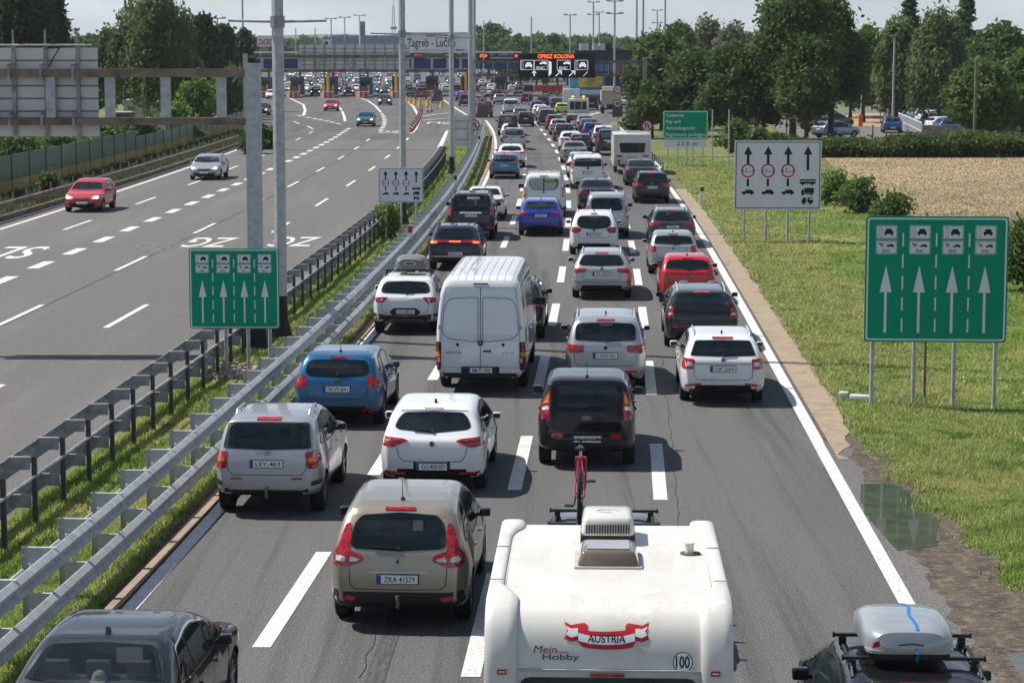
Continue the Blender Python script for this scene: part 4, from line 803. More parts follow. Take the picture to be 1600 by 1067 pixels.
# letters painted for the oncoming traffic
def roadtext(t, px, py, h, w_, mat, label, yaw):
    v, f = text2d(t, h, w_, .01); p = at(px, py); c, s = math.cos(yaw), math.sin(yaw); b = MB()
    b.add([(p.x + a * c - d * s, p.y + a * s + d * c, .010) for a, d in v], f); o = b.build('road_lettering', mat, fix=False); tag(o, label, kind='structure')
hd_ = lambda D: math.pi - math.atan(CM.slope(D))
roadtext('SLO', 18, 386, 5.0, 3.2, linem, 'white letters painted on the leftmost lane', hd_(90))
roadtext('ZG', 341, 372, 4.4, 1.75, linem, 'white letters painted on the lane left of the gantry post', hd_(90))
roadtext('ZG', 470, 371, 4.4, 1.75, linem, 'white letters painted on the lane right of the gantry post', hd_(90))
roadtext('ZG', 258, 380, 4.0, 1.9, fadem, 'faded old letters on the left carriageway', hd_(90))
roadtext('ZG', 612, 205, 5, 2.2, linem, 'distant letters painted before the toll plaza', hd_(180))
roadtext('SLO', 683, 203, 5, 3.2, fadem, 'distant faded letters beside the median tip', hd_(180))
roadtext('PU', 688, 191, 6, 2.6, linem, 'distant pale letters beside the cones', hd_(180))
# verge dirt, puddles, dry field, car park
sheet('mud_patch', jag(W([(1262, 650), (1318, 672), (1372, 700), (1436, 732), (1490, 790), (1525, 850), (1585, 905), (1680, 960), (1790, 1090), (1620, 1100), (1548, 1067), (1455, 940), (1385, 880), (1340, 820), (1296, 750)]), .035), .008, mudm, label='bare brown mud beside the right road edge')
pud = M('puddle_water', (.070, .070, .048), .05, spec=.5, var=.3, scale=2)
sheet('puddle', jag(W(rnd([(1336, 757), (1400, 755), (1425, 775), (1452, 798), (1470, 815), (1460, 840), (1468, 852), (1440, 858), (1402, 862), (1378, 835), (1352, 805)], 4)), .014, .12), .013, pud, label='green brown puddle beside the right road edge')
sheet('puddle', W([(1572, 1020), (1600, 1022), (1640, 1060), (1640, 1100), (1612, 1090)]), .012, pud, label='small puddle in the mud at the bottom right')
sheet('field', W([(1285, 243), (1400, 240), (1900, 235), (2100, 480), (1700, 480), (1600, 440), (1490, 372), (1430, 338), (1330, 290)]), -.002, fieldm, label='dry mown field behind the right verge')
lotm = mixmat('car_park_asphalt', [((.12, .115, .105), 0, 0, 0, 0), ((.16, .15, .135), .3, .45, .65, ONE)], .9, .1)
sheet('car_park', W([(1235, 222), (1200, 186), (1240, 171), (1480, 171), (1900, 178), (1900, 215)]), -.002, lotm, label='grey asphalt car park behind the hedge')
sheet('dry_grass_island', W([(1310, 196), (1300, 183), (1350, 177), (1420, 178), (1400, 190), (1380, 199)]), .006, fieldm, label='dry grass patch in the car park')
# far hills 
def hills(name, y0, prof, mat, label, depth=500):
    b = MB(); n = len(prof)
    for i, (px, py) in enumerate(prof):
        p = atD(px, py, y0); b.v += [(p.x, y0 - depth, -1), (p.x, y0 - depth * .35, p.z * .72), (p.x, y0, p.z), (p.x, y0 + depth, -1)]
        if i:
            for j in range(3): k = 4 * i + j; b.f.append((k - 4, k - 3, k + 1, k)); b.m.append(0)
    o = b.build(name, mat, smooth=True); tag(o, label, kind='structure')
rr_ = random.Random(3)
def bumpy(x0, x1, y, amp, n): return [(x0 + (x1 - x0) * i / n, y + amp * math.sin(i * .55 + 1) * .6 + rr_.uniform(-amp, amp) * .5) for i in range(n + 1)]
hills('hill', 5200, bumpy(-1500, 3200, 56, 5, 90), hillm, 'far blue hills on the skyline', 900)
hills('hill', 2300, bumpy(-1500, 3200, 59, 3, 110), hillm, 'wooded ridge beyond the toll plaza', 500)
# ---------------------------------------------------------------- the queue
def grp(g): return dict(group=g)
Q = 'cars queueing for the toll'
car('sedan', 160, 1212, 'dgrey', 'dark grey saloon cut off at the bottom left corner', hd=heading(at(190, 1000)), group=Q)
DARKSED = CARS[-1]
car('scenic', 632, 962, 'beige', 'beige people carrier with tow hitch beside the caravan', plate='ZKA 41579', group=Q)
car('sx4', 428, 795, 'silver', 'silver small off-road hatchback beside the guardrail', plate='LEY-463', group=Q)
car('astra', 681, 760, 'white', 'white hatchback right of the silver hatchback with black lower bumper', plate='OG 400-BD', group=Q)
car('ceed', 534, 660, 'blue', 'blue hatchback behind the white panel van', plate='NLW-841', group=Q)
car('sprinter', 757, 602, 'white', 'tall white panel van with two rear doors and ribbed roof', 'van', plate='MM TY 3898', group='vans queueing for the toll')
car('soul', 917, 722, 'black', 'black boxy hatchback in front of the red bicycle', plate='BL 394CR', group=Q)
car('wagon', 1126, 624, 'white', 'white estate car at the right edge line', plate='1UF 1364', group=Q)
car('touran', 946, 604, 'silver', 'silver people carrier just ahead of the black boxy hatchback', plate='1 WKP-465', group=Q)
car('bigwagon', 1094, 540, 'black', 'large black estate car ahead of the white estate', plate='W 25941', group=Q)
car('stonic', 637, 518, 'white', 'white crossover with grey roof box on bars beside the barrier', 'suv', plate='ZG 5856 JL', group=Q)
STONIC = CARS[-1]
car('crossover', 713, 420, 'navy', 'dark blue crossover with lit brake lights', 'suv', plate='MB RX 225', group=Q)
CUPRA = CARS[-1]
car('avant', 940, 464, 'silver', 'silver estate car with roof rails in the third lane', plate='WE 25969', group=Q)
car('polo', 1073, 472, 'red', 'bright red small hatchback in the right lane', plate='ST 482-K', group=Q)
car('polo', 1051, 427, 'silver', 'silver small hatchback ahead of the bright red one', plate='KA 310', group=Q)
car('avant', 1049, 384, 'grey', 'dark grey estate ahead of the silver small hatchback', plate='OGS 306 1', group=Q)
car('meriva', 928, 397, 'white', 'white small people carrier with big red tail lights', plate='BGZ 678-KR', group=Q)
car('ludo', 948, 371, 'silver', 'silver leisure van ahead of the white small people carrier', 'van', plate='DA 221', group='vans queueing for the toll')
car('liftback', 845, 367, 'cobalt', 'bright blue liftback behind the white minibus', plate='ZG 3216-F', group=Q)
car('landcruiser', 737, 373, 'black', 'big black off-roader with chrome strip', 'suv', plate='KA 378 KI', group=Q)
car('sedan', 758, 343, 'white', 'white saloon ahead of the big black off-roader', group=Q)
car('custom', 850, 338, 'white', 'white minibus with printed film on the rear window', 'van', plate='ZG 410 B', group='vans queueing for the toll')
car('sedan', 932, 328, 'dgrey', 'dark grey saloon right of the white minibus', group=Q)
car('bclass', 1018, 317, 'black', 'black compact people carrier with chrome strip at the right edge', plate='W 70 FB', group=Q)
car('sedan', 1001, 290, 'dgrey', 'dark saloon just behind the distant caravan', group=Q)
car('vito', 918, 295, 'white', 'white passenger van with tall red tail lights', 'van', plate='ZG 55 A', group='vans queueing for the toll')
car('astra', 909, 277, 'white', 'white hatchback hidden ahead of the white passenger van', group=Q)
car('ceed', 788, 279, 'teal', 'light blue hatchback in the left lane', plate='ZG 4 22', group=Q)
car('crossover', 799, 262, 'white', 'white crossover ahead of the light blue hatchback', 'suv', group=Q)
car('touran', 803, 234, 'silver', 'silver people carrier ahead of the white crossover', group=Q)
car('astra', 799, 222, 'white', 'white hatchback with a black load on its back, left lane', group=Q)
car('landcruiser', 794, 212, 'brown', 'dark brown off-roader in the left lane near the 40 sign', 'suv', group=Q)
car('ceed', 821, 198, 'black', 'black hatchback in the second lane behind the red and silver one', group=Q)
car('polo', 813, 189, 'lgrey', 'light grey hatchback right behind the white distant van', group=Q)
car('vito', 798, 179, 'white', 'white distant van in the left lanes', 'van', group='vans queueing for the toll')
car('wagon', 781, 163, 'silver', 'silver distant estate left of the white distant van', group=Q)
car('sedan', 897, 255, 'sage', 'pale green saloon left of the white hidden hatchback', group=Q)
car('avant', 907, 240, 'dgrey', 'dark estate with lit brake lights behind the white crossover-coupe', group=Q)
car('crossover', 892, 237, 'white', 'white crossover-coupe right of the broken lane line', 'suv', group=Q)
car('wagon', 881, 221, 'dgrey', 'dark grey estate right of the broken line, mid distance', group=Q)
car('polo', 873, 211, 'silver', 'silver hatchback ahead of the dark grey estate', group=Q)
car('avant', 867, 203, 'dred', 'dark red estate ahead of the silver hatchback', group=Q)
car('touran', 854, 196, 'grey', 'grey people carrier in the middle of the distant queue', group=Q)
car('meriva', 850, 189, 'silver', 'pale people carrier behind the white distant hatchback', group=Q)
car('astra', 844, 184, 'white', 'white distant hatchback behind the blue distant one', group=Q)
car('ceed', 839, 177, 'cobalt', 'blue distant hatchback between the dark ones', group=Q)
car('crossover', 870, 172, 'black', 'black distant crossover right of the blue distant hatchback', 'suv', group=Q)
car('stonic', 848, 168, 'black', 'black distant crossover ahead of the white distant hatchback', 'suv', group=Q)
car('ceed', 823, 162, 'dred', 'dark red distant hatchback in the second lane', group=Q)
car('polo', 878, 180, 'lime', 'distant yellow and white patrol car left of the recovery truck', group=Q)
car('touran', 943, 229, 'white', 'white people carrier left of the distant caravan', group=Q)
car('landcruiser', 952, 243, 'black', 'black off-roader between the white people carrier and the caravan', 'suv', group=Q)
car('ceed', 926, 219, 'cobalt', 'dark blue hatchback ahead of the white people carrier', group=Q)
car('liftback', 920, 211, 'grey', 'dark grey liftback ahead of the dark blue hatchback', group=Q)
car('sedan', 915, 205, 'silver', 'silver saloon behind the recovery truck', group=Q)
car('ludo', 924, 172, 'black', 'black distant van between the recovery truck and the tipper', 'van', group='vans queueing for the toll')
car('astra', 977, 168, 'white', 'white distant car right of the tipper truck', group=Q)
car('crossover', 798, 527, 'black', 'black crossover mostly hidden ahead of the white panel van', 'suv', group=Q)
# oncoming
O = 'cars coming from the toll plaza'
def onc(key, px, py, col, label, **k): return car(key, px, py, col, label, flip=True, hd=-math.atan(CM.slope(min(190, at(px, py).y))), group=O, **k)
onc('oncoming', 133, 331, 'red', 'red hatchback with dark roof on the left carriageway')
onc('oncoming_wagon', 322, 281, 'silver', 'silver estate with lit headlights on the left carriageway')
onc('oncoming', 571, 198, 'tealg', 'blue green small car coming from the toll booths')
onc('oncoming', 517, 174, 'red', 'red small car just past the toll booths')
onc('oncoming', 601, 165, 'dgrey', 'dark grey car just past the toll booths')
onc('oncoming', 408, 181, 'black', 'black car half hidden by the gantry post')
onc('oncoming', 493, 150, 'black', 'black car leaving between the first toll islands')
onc('oncoming', 545, 149, 'grey', 'grey car leaving between the toll islands', name='car')
onc('oncoming', 424, 155, 'white', 'white car at the far left toll lane')
onc('oncoming_wagon', 602, 148, 'dgrey', 'dark car with lit lamps leaving the toll')
F_ = 'cars at the toll booths'
for key, px, py, col, lab in (('landcruiser', 658, 156, 'dred', 'dark red off-roader queueing at the toll booths'), ('polo', 683, 161, 'dred', 'small maroon car behind the road sign near the cones'), ('ceed', 697, 146, 'white', 'white distant car with open tailgate at the booths'),
    ('polo', 720, 159, 'cobalt', 'blue small car left of the distant 40 sign'), ('touran', 727, 166, 'brown', 'brown car between the lamp posts by the toll'), ('landcruiser', 757, 184, 'dred', 'dark red off-roader behind the left 40 sign'),
    ('astra', 745, 166, 'silver', 'silver car behind the left round signs'), ('touran', 776, 157, 'black', 'black distant people carrier left of the silver estate'), ('astra', 765, 152, 'white', 'white distant car between the round sign and the black one'), ('wagon', 811, 149, 'silver', 'pale distant estate below the overhead board'),
    ('polo', 865, 150, 'blue', 'blue distant car under the overhead board'), ('polo', 877, 151, 'red', 'red distant car under the overhead board'), ('touran', 855, 148, 'black', 'black distant car under the overhead board'), ('ceed', 643, 150, 'white', 'white car squeezed beside the dark red off-roader')):
    car(key, px, py, col, lab, group=F_)
rnd_ = random.Random(11)
cols = ['white', 'white', 'silver', 'silver', 'black', 'grey', 'dgrey', 'navy', 'red', 'blue', 'lgrey', 'white']
words = dict(white='white', silver='silver', black='black', grey='grey', dgrey='dark grey', navy='navy', red='red', blue='blue', lgrey='light grey')
BG = 'tiny cars beyond the toll booths'
for i in range(112):
    row = i // 16; lane = i % 16; py = 146 - row * 4.6 - rnd_.uniform(0, 2.5); px = 418 + lane * 27 + rnd_.uniform(-5, 5); px += (620 - px) * row * .04
    c = rnd_.choice(cols); key = rnd_.choice(['astra', 'touran', 'wagon', 'polo', 'crossover']) if px > 620 else rnd_.choice(['oncoming', 'oncoming_wagon'])
    car(key, px, py, c, 'tiny %s car in the crowd beyond the toll booths' % words[c], group=BG + ', ' + words[c], flip=px <= 620, hd=(0 if px > 620 else 0))
PK = 'parked cars behind the hedge'
for key, px, py, col, hd, lab in (('touran', 1397, 197, 'cream', -.1, 'beige parked car left of the white railing'), ('astra', 1394, 208, 'blue', -.1, 'blue parked car in front of the beige one'),
    ('astra', 1430, 191, 'pblue', -1.0, 'pale blue parked car at the back of the right row'), ('oncoming_wagon', 1448, 194, 'white', -1.0, 'white parked estate in the right row'), ('astra', 1455, 199, 'blue', -1.0, 'dark blue parked car in the middle of the right row'),
    ('polo', 1460, 206, 'white', -1.15, 'white parked hatchback in the right row'), ('wagon', 1478, 210, 'blue', -1.3, 'dark blue parked estate nearest the hedge'), ('touran', 1275, 193, 'silver', -.9, 'silver parked car under the big dark tree'),
    ('astra', 1288, 200, 'grey', -.9, 'grey parked car in the tree shadow'), ('sedan', 1272, 207, 'black', -.9, 'black parked saloon under the big dark tree'), ('wagon', 1290, 216, 'pblue', -.9, 'pale blue parked estate behind the white sign'),
    ('sedan', 1120, 196, 'navy', -.6, 'dark blue parked car between the tree trunks left'), ('touran', 1150, 200, 'grey', -.6, 'grey parked car between the tree trunks')):
    car(key, px, py, col, lab, group=PK, hd=hd + math.pi / 2 * 0)
car('bclass', 1426, 1288, 'black', 'black estate with silver roof box and blue strap at the bottom right', hd=heading(at(1400, 1000)), group=Q)
BOXCAR = CARS[-1]
car('bclass', 942, 1020, 'black', 'black car towing the big caravan, red bicycle on its roof', hd=-.045, group=Q)
TOWCAR = CARS[-1]
for k, (r, s) in list(TYPES.items()):
    for c in [r] + [x for x in TREE.get(r, [])] + [y for x in TREE.get(r, []) for y in TREE.get(x, [])]: bpy.data.objects.remove(c)
# lit brake lights of the dark blue crossover
def lit(carobj, polys):
    me = [c for c in bpy.data.objects if c.parent == carobj and c.name.split('.')[0] == 'body'][0].data
    S = Surf([v.co for v in me.vertices], [tuple(p.vertices) for p in me.polygons])
    for q in polys: b = MB(); patch(b, S, q, 'rear', .022, r=.015, step=.06); b.build('brake_light', redlit, carobj)
lit(CUPRA, [rect_ for sd in (1, -1) for rect_ in ([(sd * .62, .96), (sd * .72, .95), (sd * .72, 1.005), (sd * .62, 1.01)], [(sd * .74, .95), (sd * .82, .95), (sd * .82, 1.0), (sd * .74, 1.0)])] + [[(-.2, .985), (.2, .985), (.2, 1.015), (-.2, 1.015)]])
# ---------------------------------------------------------------- guardrails
def wbeam(mb, pts, z, side, m=0, h=.31):
    """corrugated beam through ground points; side=+1 bulges to the right of travel"""
    prof = [(.0, .5), (.035, .42), (.08, .30), (.08, .20), (.02, .06), (.02, -.06), (.08, -.20), (.08, -.30), (.035, -.42), (.0, -.5)]
    n = len(prof); k0 = len(mb.v)
    for i, p in enumerate(pts):
        a = pts[max(0, i - 1)]; b = pts[min(len(pts) - 1, i + 1)]; t = (Vector(b) - Vector(a)); t.z = 0; t.normalize(); nn = Vector((t.y, -t.x, 0)) * side
        for u, v in prof: mb.v.append((p[0] + nn.x * u, p[1] + nn.y * u, z + v * h))
        for u, v in prof: mb.v.append((p[0] + nn.x * (u - .012), p[1] + nn.y * (u - .012), z + v * h))
        if i:
            for q in (0, n):
                for j in range(n - 1):
                    k = k0 + (i - 1) * 2 * n + j + q; mb.f.append((k, k + 1, k + 2 * n + 1, k + 2 * n)); mb.m.append(m)
            for j in (0, n - 1):
                k = k0 + (i - 1) * 2 * n + j; mb.f.append((k, k + n, k + 3 * n, k + 2 * n)); mb.m.append(m)
def railpts(c, lo, hi, dx, step=2.0):
    n = int((hi - lo) / step) + 1; return [(c(lo + (hi - lo) * i / (n - 1)) + dx, lo + (hi - lo) * i / (n - 1), 0) for i in range(n)]
def barrier(name, label, c, lo, hi, side, mat, postmat, sp=1.85, zt=.95, double=True, rod=True, off=.42):
    root = empty(name, (c(lo), lo, 0)); tag(root, label, 'guardrail', 'guardrails')
    def par(o): o.parent = root; o.location = -root.location
    b = MB(); wbeam(b, railpts(c, lo - 1, hi, side * (off - .03)), zt, side); par(b.build('rail', mat, smooth=True, fix=False))
    if double: b = MB(); wbeam(b, railpts(c, lo - 1, hi, side * (off - .02)), zt - .57, side); par(b.build('rail', mat, smooth=True, fix=False))
    if rod:
        b = MB(); b.tube([(x - side * .02, y, .80) for x, y, _ in railpts(c, lo - 1, hi, 0)], .028, 6); par(b.build('tie_bar', mat, smooth=True, fix=False))
    pm = MB(); pm.box((0, 0, .52), (.07, .010, 1.18)); pm.box((-.035, 0, .52), (.008, .06, 1.18)); pm.box((.035, 0, .52), (.008, .06, 1.18)); pm.cyl((.03, -.04, 1.0), (.03, -.05, 1.0), .02, n=6); pm.cyl((-.02, -.04, 1.0), (-.02, -.05, 1.0), .02, n=6)
    sms = []
    w_ = off - .05
    for z, wd in ((zt + .06, w_), (zt - .55, w_ - .01)) if double else ((zt, w_),):
        sm = MB(); sms.append(sm); sm.box((side * (wd / 2 + .05), -.06, z), (wd, .006, .20)); sm.box((side * (wd / 2 + .05), -.025, z + .10), (wd, .07, .006)); sm.box((side * (wd / 2 + .05), -.025, z - .10), (wd, .07, .006))
    D = lo; k = 0; first = None; rest = MB(); seg = root
    while D < hi:
        x = c(D)
        if k < 98:
            if first is None: p = pm.build('post', postmat, root); first = (p, [sm.build('spacer', mat, p) for sm in sms])
            else:
                p = first[0].copy(); COL.objects.link(p)
                for q in first[1]: q = q.copy(); COL.objects.link(q); q.parent = p
            p.location = Vector((x, D, 0)) - root.location; p.rotation_euler = (0, 0, -math.atan((c(D + .5) - c(D - .5))))
        else:
            rest.add([(a + x - root.location.x, b2 + D - root.location.y, z) for a, b2, z in pm.v], pm.f, 0)
        D += sp; k += 1
    if rest.v: o = rest.build('post', postmat, root, fix=False); o['kind'] = 'stuff'
    return root
galvn = galv
barrier('guardrail', 'bright double guardrail beside the queue with stacked rails', c_off(CN, 0), 22, 205, 1, galvn, galvn)
barrier('guardrail', 'dark weathered double guardrail beside the left carriageway', c_off(CB, 0), 25, 158, -1, galvd, M('black_steel', (.105, .105, .11), .6, .2))
CG = Curve([(0, 314), (104, 291.6), (165, 270.6), (262, 244), (378, 209)], z=.8, deg=2)
barrier('guardrail', 'brown rusty guardrail below the green noise screen on the far left', c_off(CG, 0), 95, 185, 1, rust, galvd, sp=2.6, zt=.68, off=.2, rod=False)
CGR = Curve([(1040, 272), (1030, 262), (1019, 244), (1008, 232), (995, 222), (975, 208)], z=.7, deg=1)
barrier('guardrail', 'short guardrail on the right verge beside the distant caravan', lambda D: CGR(D), 134, 205, -1, galvn, galvd, sp=2.6, zt=.68, double=False, off=.15, rod=False)
# reflector plates on the queue guardrail
for i, (px, py) in enumerate(((652, 366), (717, 283), (752, 219), (1093, 303))):
    g = empty('delineator', (0, 0, 0))
    if i < 3:
        D = at(px, py, 1.2).y; g.location = (CN(D) + .48, D, 0); z0 = 1.05
        b = MB(); b.box((0, 0, 1.28), (.14, .03, .5)); b.build('post', M('white_plastic', (.7, .7, .7), .5), g); b = MB(); b.box((0, -.02, 1.36), (.145, .02, .22)); b.build('reflector_band', [signr if i == 0 else black][0], g)
        b = MB(); b.box((0, .05, 1.05), (.05, .1, .2)); b.build('bracket', galv, g)
    else:
        g.location = at(1094, 321); b = MB(); b.prism([(-.07, 0), (.07, 0), (.05, 1.0), (-.07, .92)], -.05, .05); b.build('post', M('white_plastic', (.7, .7, .7), .5), g); b = MB(); b.box((0, -.006, .80), (.146, .11, .22)); b.build('reflector_band', black, g); b = MB(); b.box((0, -.065, .8), (.05, .008, .16)); b.build('reflector', signr, g)
        g.rotation_euler = (.0, .12, 0)
    tag(g, ('red banded delineator on the guardrail above the white median sign', 'black banded delineator on the guardrail beside the white saloon', 'small delineator on the guardrail beside the light blue hatchback', 'leaning delineator post in the grass on the right verge')[i], 'delineator', 'delineators')
# ---------------------------------------------------------------- signs
def car_icon(mb, cx, cz, w, m, front=False, y=0):
    if front:
        P_ = [(-.5, -.16), (-.5, .08), (-.40, .14), (-.28, .42), (.28, .42), (.40, .14), (.5, .08), (.5, -.16)]
        mb.prism([(cx + a * w, cz + b * w) for a, b in P_], y, y - .004, m)
        for sd in (-1, 1): mb.prism([(cx + (sd * .36 + a) * w, cz + b * w) for a, b in ((-.1, -.30), (.1, -.30), (.1, -.15), (-.1, -.15))], y, y - .004, m)
    else:
        P_ = [(-.5, -.10), (-.48, .04), (-.26, .08), (-.10, .22), (.30, .22), (.44, .06), (.5, .0), (.48, -.10)]
        mb.prism([(cx + a * w, cz + b * w) for a, b in P_], y, y - .004, m)
        for a0 in (-.3, .3): mb.cyl((cx + a0 * w, y, cz - .10 * w), (cx + a0 * w, y - .004, cz - .10 * w), .09 * w, n=10, m=m)
def rect(x0, z0, x1, z1): return [(x0, z0), (x1, z0), (x1, z1), (x0, z1)]
def frame(mb, x0, z0, x1, z1, t, y, m, r=.06):
    o = rnd(rect(x0, z0, x1, z1), r, 4); i = rnd(rect(x0 + t, z0 + t, x1 - t, z1 - t), r * .8, 4); n = len(o); k = len(mb.v)
    mb.v += [(a, y, c) for a, c in o] + [(a, y, c) for a, c in i]; mb.f += [(k + j, k + (j + 1) % n, k + n + (j + 1) % n, k + n + j) for j in range(n)]; mb.m += [m] * n
def arrow(mb, x, z0, z1, hw, hh, sw, y, m):
    mb.prism([(x - sw, z0), (x + sw, z0), (x + sw, z1 - hh), (x + hw, z1 - hh), (x, z1), (x - hw, z1 - hh), (x - sw, z1 - hh)], y, y - .004, m)
def posts_for(root, xs, z1, mat=galv, r=.045, depth=.1, lean=0):
    for x in xs: b = MB(); b.cyl((x, depth, -.3), (x, depth, z1), r, n=10); b.build('post', mat, root, smooth=True)
def panel(root, w, h, z0, mat, back=alum):
    b = MB(); b.prism(rnd(rect(-w / 2, z0, w / 2, z0 + h), .08, 4), .03, 0, 0); return b.build('sign_panel', [mat], root)
def green_sign(loc, w, h, z0, label, rz, post_x):
    g = empty('lane_sign', loc, rz); tag(g, label, 'road sign', 'green lane signs'); panel(g, w, h, z0, signg)
    b = MB(); k = w / 3.0
    frame(b, -w / 2 + .035 * k, z0 + .035 * k, w / 2 - .035 * k, z0 + h - .035 * k, .035 * k, -.004, 0)
    X = [-1.06 * k, -.36 * k, .335 * k, 1.02 * k]
    H_ = lambda v: z0 + h * v
    for x in X: arrow(b, x, H_(.075), H_(.61), .125 * k, .57 * k, .027 * k, -.002, 0)
    for x in (-.71 * k, -.01 * k, .68 * k):
        for j in range(5): v = .08 + j * .17; b.prism(rect(x - .016 * k, H_(v), x + .016 * k, H_(v + .107)), -.002, -.005, 0)
    b.build('lane_symbols', signw, g)
    for x in X:
        for j, v in enumerate((.82, .70)):
            pn = MB(); c0, c1 = x - .22 * k, x + .22 * k; pn.prism(rnd(rect(c0, H_(v), c1, H_(v + .108)), .02), -.002, -.008, 0); pp = pn.build('symbol_plate', signw, g)
            q = MB(); frame(q, c0 + .012 * k, H_(v) + .012 * k, c1 - .012 * k, H_(v + .108) - .012 * k, .008 * k, -.010, 0, .01); zz = H_(v + .054)
            if j == 0:
                car_icon(q, x + .045 * k, zz - .01 * k, .19 * k, 0, True, -.009); frame(q, c0 + .07 * k, zz - .11 * k, c0 + .12 * k, zz + .11 * k, .006 * k, -.010, 0, .01)
            else:
                car_icon(q, x + .08 * k, zz + .03 * k, .16 * k, 0, False, -.009)
                for t in range(3): q.beam((x - (.16 - t * .035) * k, -.011, zz + (.10 - t * .01) * k), (x - (.11 - t * .025) * k, -.011, zz + (.01 + t * .01) * k), .004, .014 * k)
                v2, f2 = text2d('ENC', .06 * k, None, .01); q.add([(a + x, -.011, c + zz - .105 * k) for a, c in v2], f2)
            q.build('symbol', ink, pp)
    posts_for(g, post_x, z0 + h - .2); return g
green_sign(atD(1459, 640, 48.0) * Vector((1, 1, 0)) if False else Vector((atD(1459, 600, 48.3).x, 48.3, 0)), 2.98, 2.66, 1.40, 'large green lane sign with four white arrows on the right verge', -.06, (-1.30, -.42, .42, 1.28))
green_sign(Vector((atD(366, 450, 53).x, 53, 0)), 2.08, 1.86, 1.12, 'smaller green lane sign with four white arrows in the median', 0, (-.70, -.22, .30, .80))
def white_sign(loc, w, h, z0, label, post_x):
    g = empty('lane_sign', loc); tag(g, label, 'road sign', 'white lane restriction signs'); panel(g, w, h, z0, signw); k = w / 3.43; H_ = lambda v: z0 + h * v
    b = MB(); frame(b, -w / 2 + .05 * k, z0 + .05 * k, w / 2 - .05 * k, z0 + h - .05 * k, .03 * k, -.004, 0, .07)
    X = [-1.18 * k, -.39 * k, .40 * k]
    for x in X: arrow(b, x, H_(.66), H_(.92), .17 * k, .33 * k, .05 * k, -.002, 0); b.prism(rect(x - .045 * k, H_(.34), x + .045 * k, H_(.45)), -.002, -.006, 0); car_icon(b, x, H_(.25), .50 * k, 0, False, -.002)
    x = 1.18 * k; arrow(b, x, H_(.57), H_(.92), .17 * k, .33 * k, .05 * k, -.002, 0)
    b.prism(rect(x - .31 * k, H_(.375), x + .31 * k, H_(.405)), -.002, -.006, 0); b.prism(rect(x - .31 * k, H_(.42), x + .31 * k, H_(.44)), -.002, -.006, 0)
    for q in range(7): b.prism(rect(x + (-.31 + q * .10) * k, H_(.40), x + (-.29 + q * .10) * k, H_(.43)), -.002, -.006, 0)
    for q in (-.2, .18): b.cyl((x + q * k, -.002, H_(.372)), (x + q * k, -.006, H_(.372)), .05 * k, n=10)
    b.prism(rect(x - .12 * k, H_(.24), x + .25 * k, H_(.315)), -.002, -.006, 0); b.prism([(x - .25 * k, H_(.225)), (x - .25 * k, H_(.265)), (x - .20 * k, H_(.30)), (x - .14 * k, H_(.30)), (x - .14 * k, H_(.225))], -.002, -.006, 0); b.prism(rect(x - .14 * k, H_(.225), x + .25 * k, H_(.235)), -.002, -.006, 0)
    for q in (-.18, .15): b.cyl((x + q * k, -.002, H_(.222)), (x + q * k, -.006, H_(.222)), .045 * k, n=10)
    b.prism([(x - .23 * k, H_(.10)), (x - .23 * k, H_(.135)), (x - .15 * k, H_(.178)), (x - .05 * k, H_(.178)), (x - .05 * k, H_(.10))], -.002, -.006, 0); b.prism(rect(x + .0 * k, H_(.10), x + .23 * k, H_(.145)), -.002, -.006, 0); b.prism(rect(x + .0 * k, H_(.168), x + .23 * k, H_(.178)), -.002, -.006, 0); b.prism(rect(x + .0 * k, H_(.14), x + .08 * k, H_(.175)), -.002, -.006, 0)
    for q in (-.15, .12): b.cyl((x + q * k, -.002, H_(.092)), (x + q * k, -.0065, H_(.092)), .05 * k, n=10)
    b.build('lane_symbols', ink, g)
    for x in X:
        r = MB(); r.cyl((x, -.002, H_(.565)), (x, -.010, H_(.565)), .27 * k, n=32); o = r.build('width_limit_symbol', signr, g)
        r = MB(); r.cyl((x, -.010, H_(.565)), (x, -.014, H_(.565)), .215 * k, n=32); r.build('disc', signw, o)
        t = MB(); v, f = text2d('2', .15 * k, None, .008); t.add([(a + x - .07 * k, -.016, c + H_(.565) - .07 * k) for a, c in v], f); v, f = text2d(',3m', .07 * k, None, .004); t.add([(a + x + .06 * k, -.016, c + H_(.565) - .07 * k) for a, c in v], f)
        for sd in (-1, 1): t.prism([(x + sd * .21 * k, H_(.565) - .05 * k), (x + sd * .21 * k, H_(.565) + .05 * k), (x + sd * .15 * k, H_(.565))], -.015, -.018, 0)
        t.build('lettering', ink, o)
    posts_for(g, post_x, z0 + h - .2); return g
white_sign(Vector((atD(1215, 300, 91).x, 91, 0)), 3.43, 2.72, 1.28, 'large white lane restriction sign with 2,3 m circles on the right verge', (-1.30, -.44, .42, 1.28))
white_sign(Vector((atD(626.5, 300, 92).x, 92, 0)), 1.78, 1.38, 1.50, 'small white lane restriction sign in the median', (-.6, .0, .62))
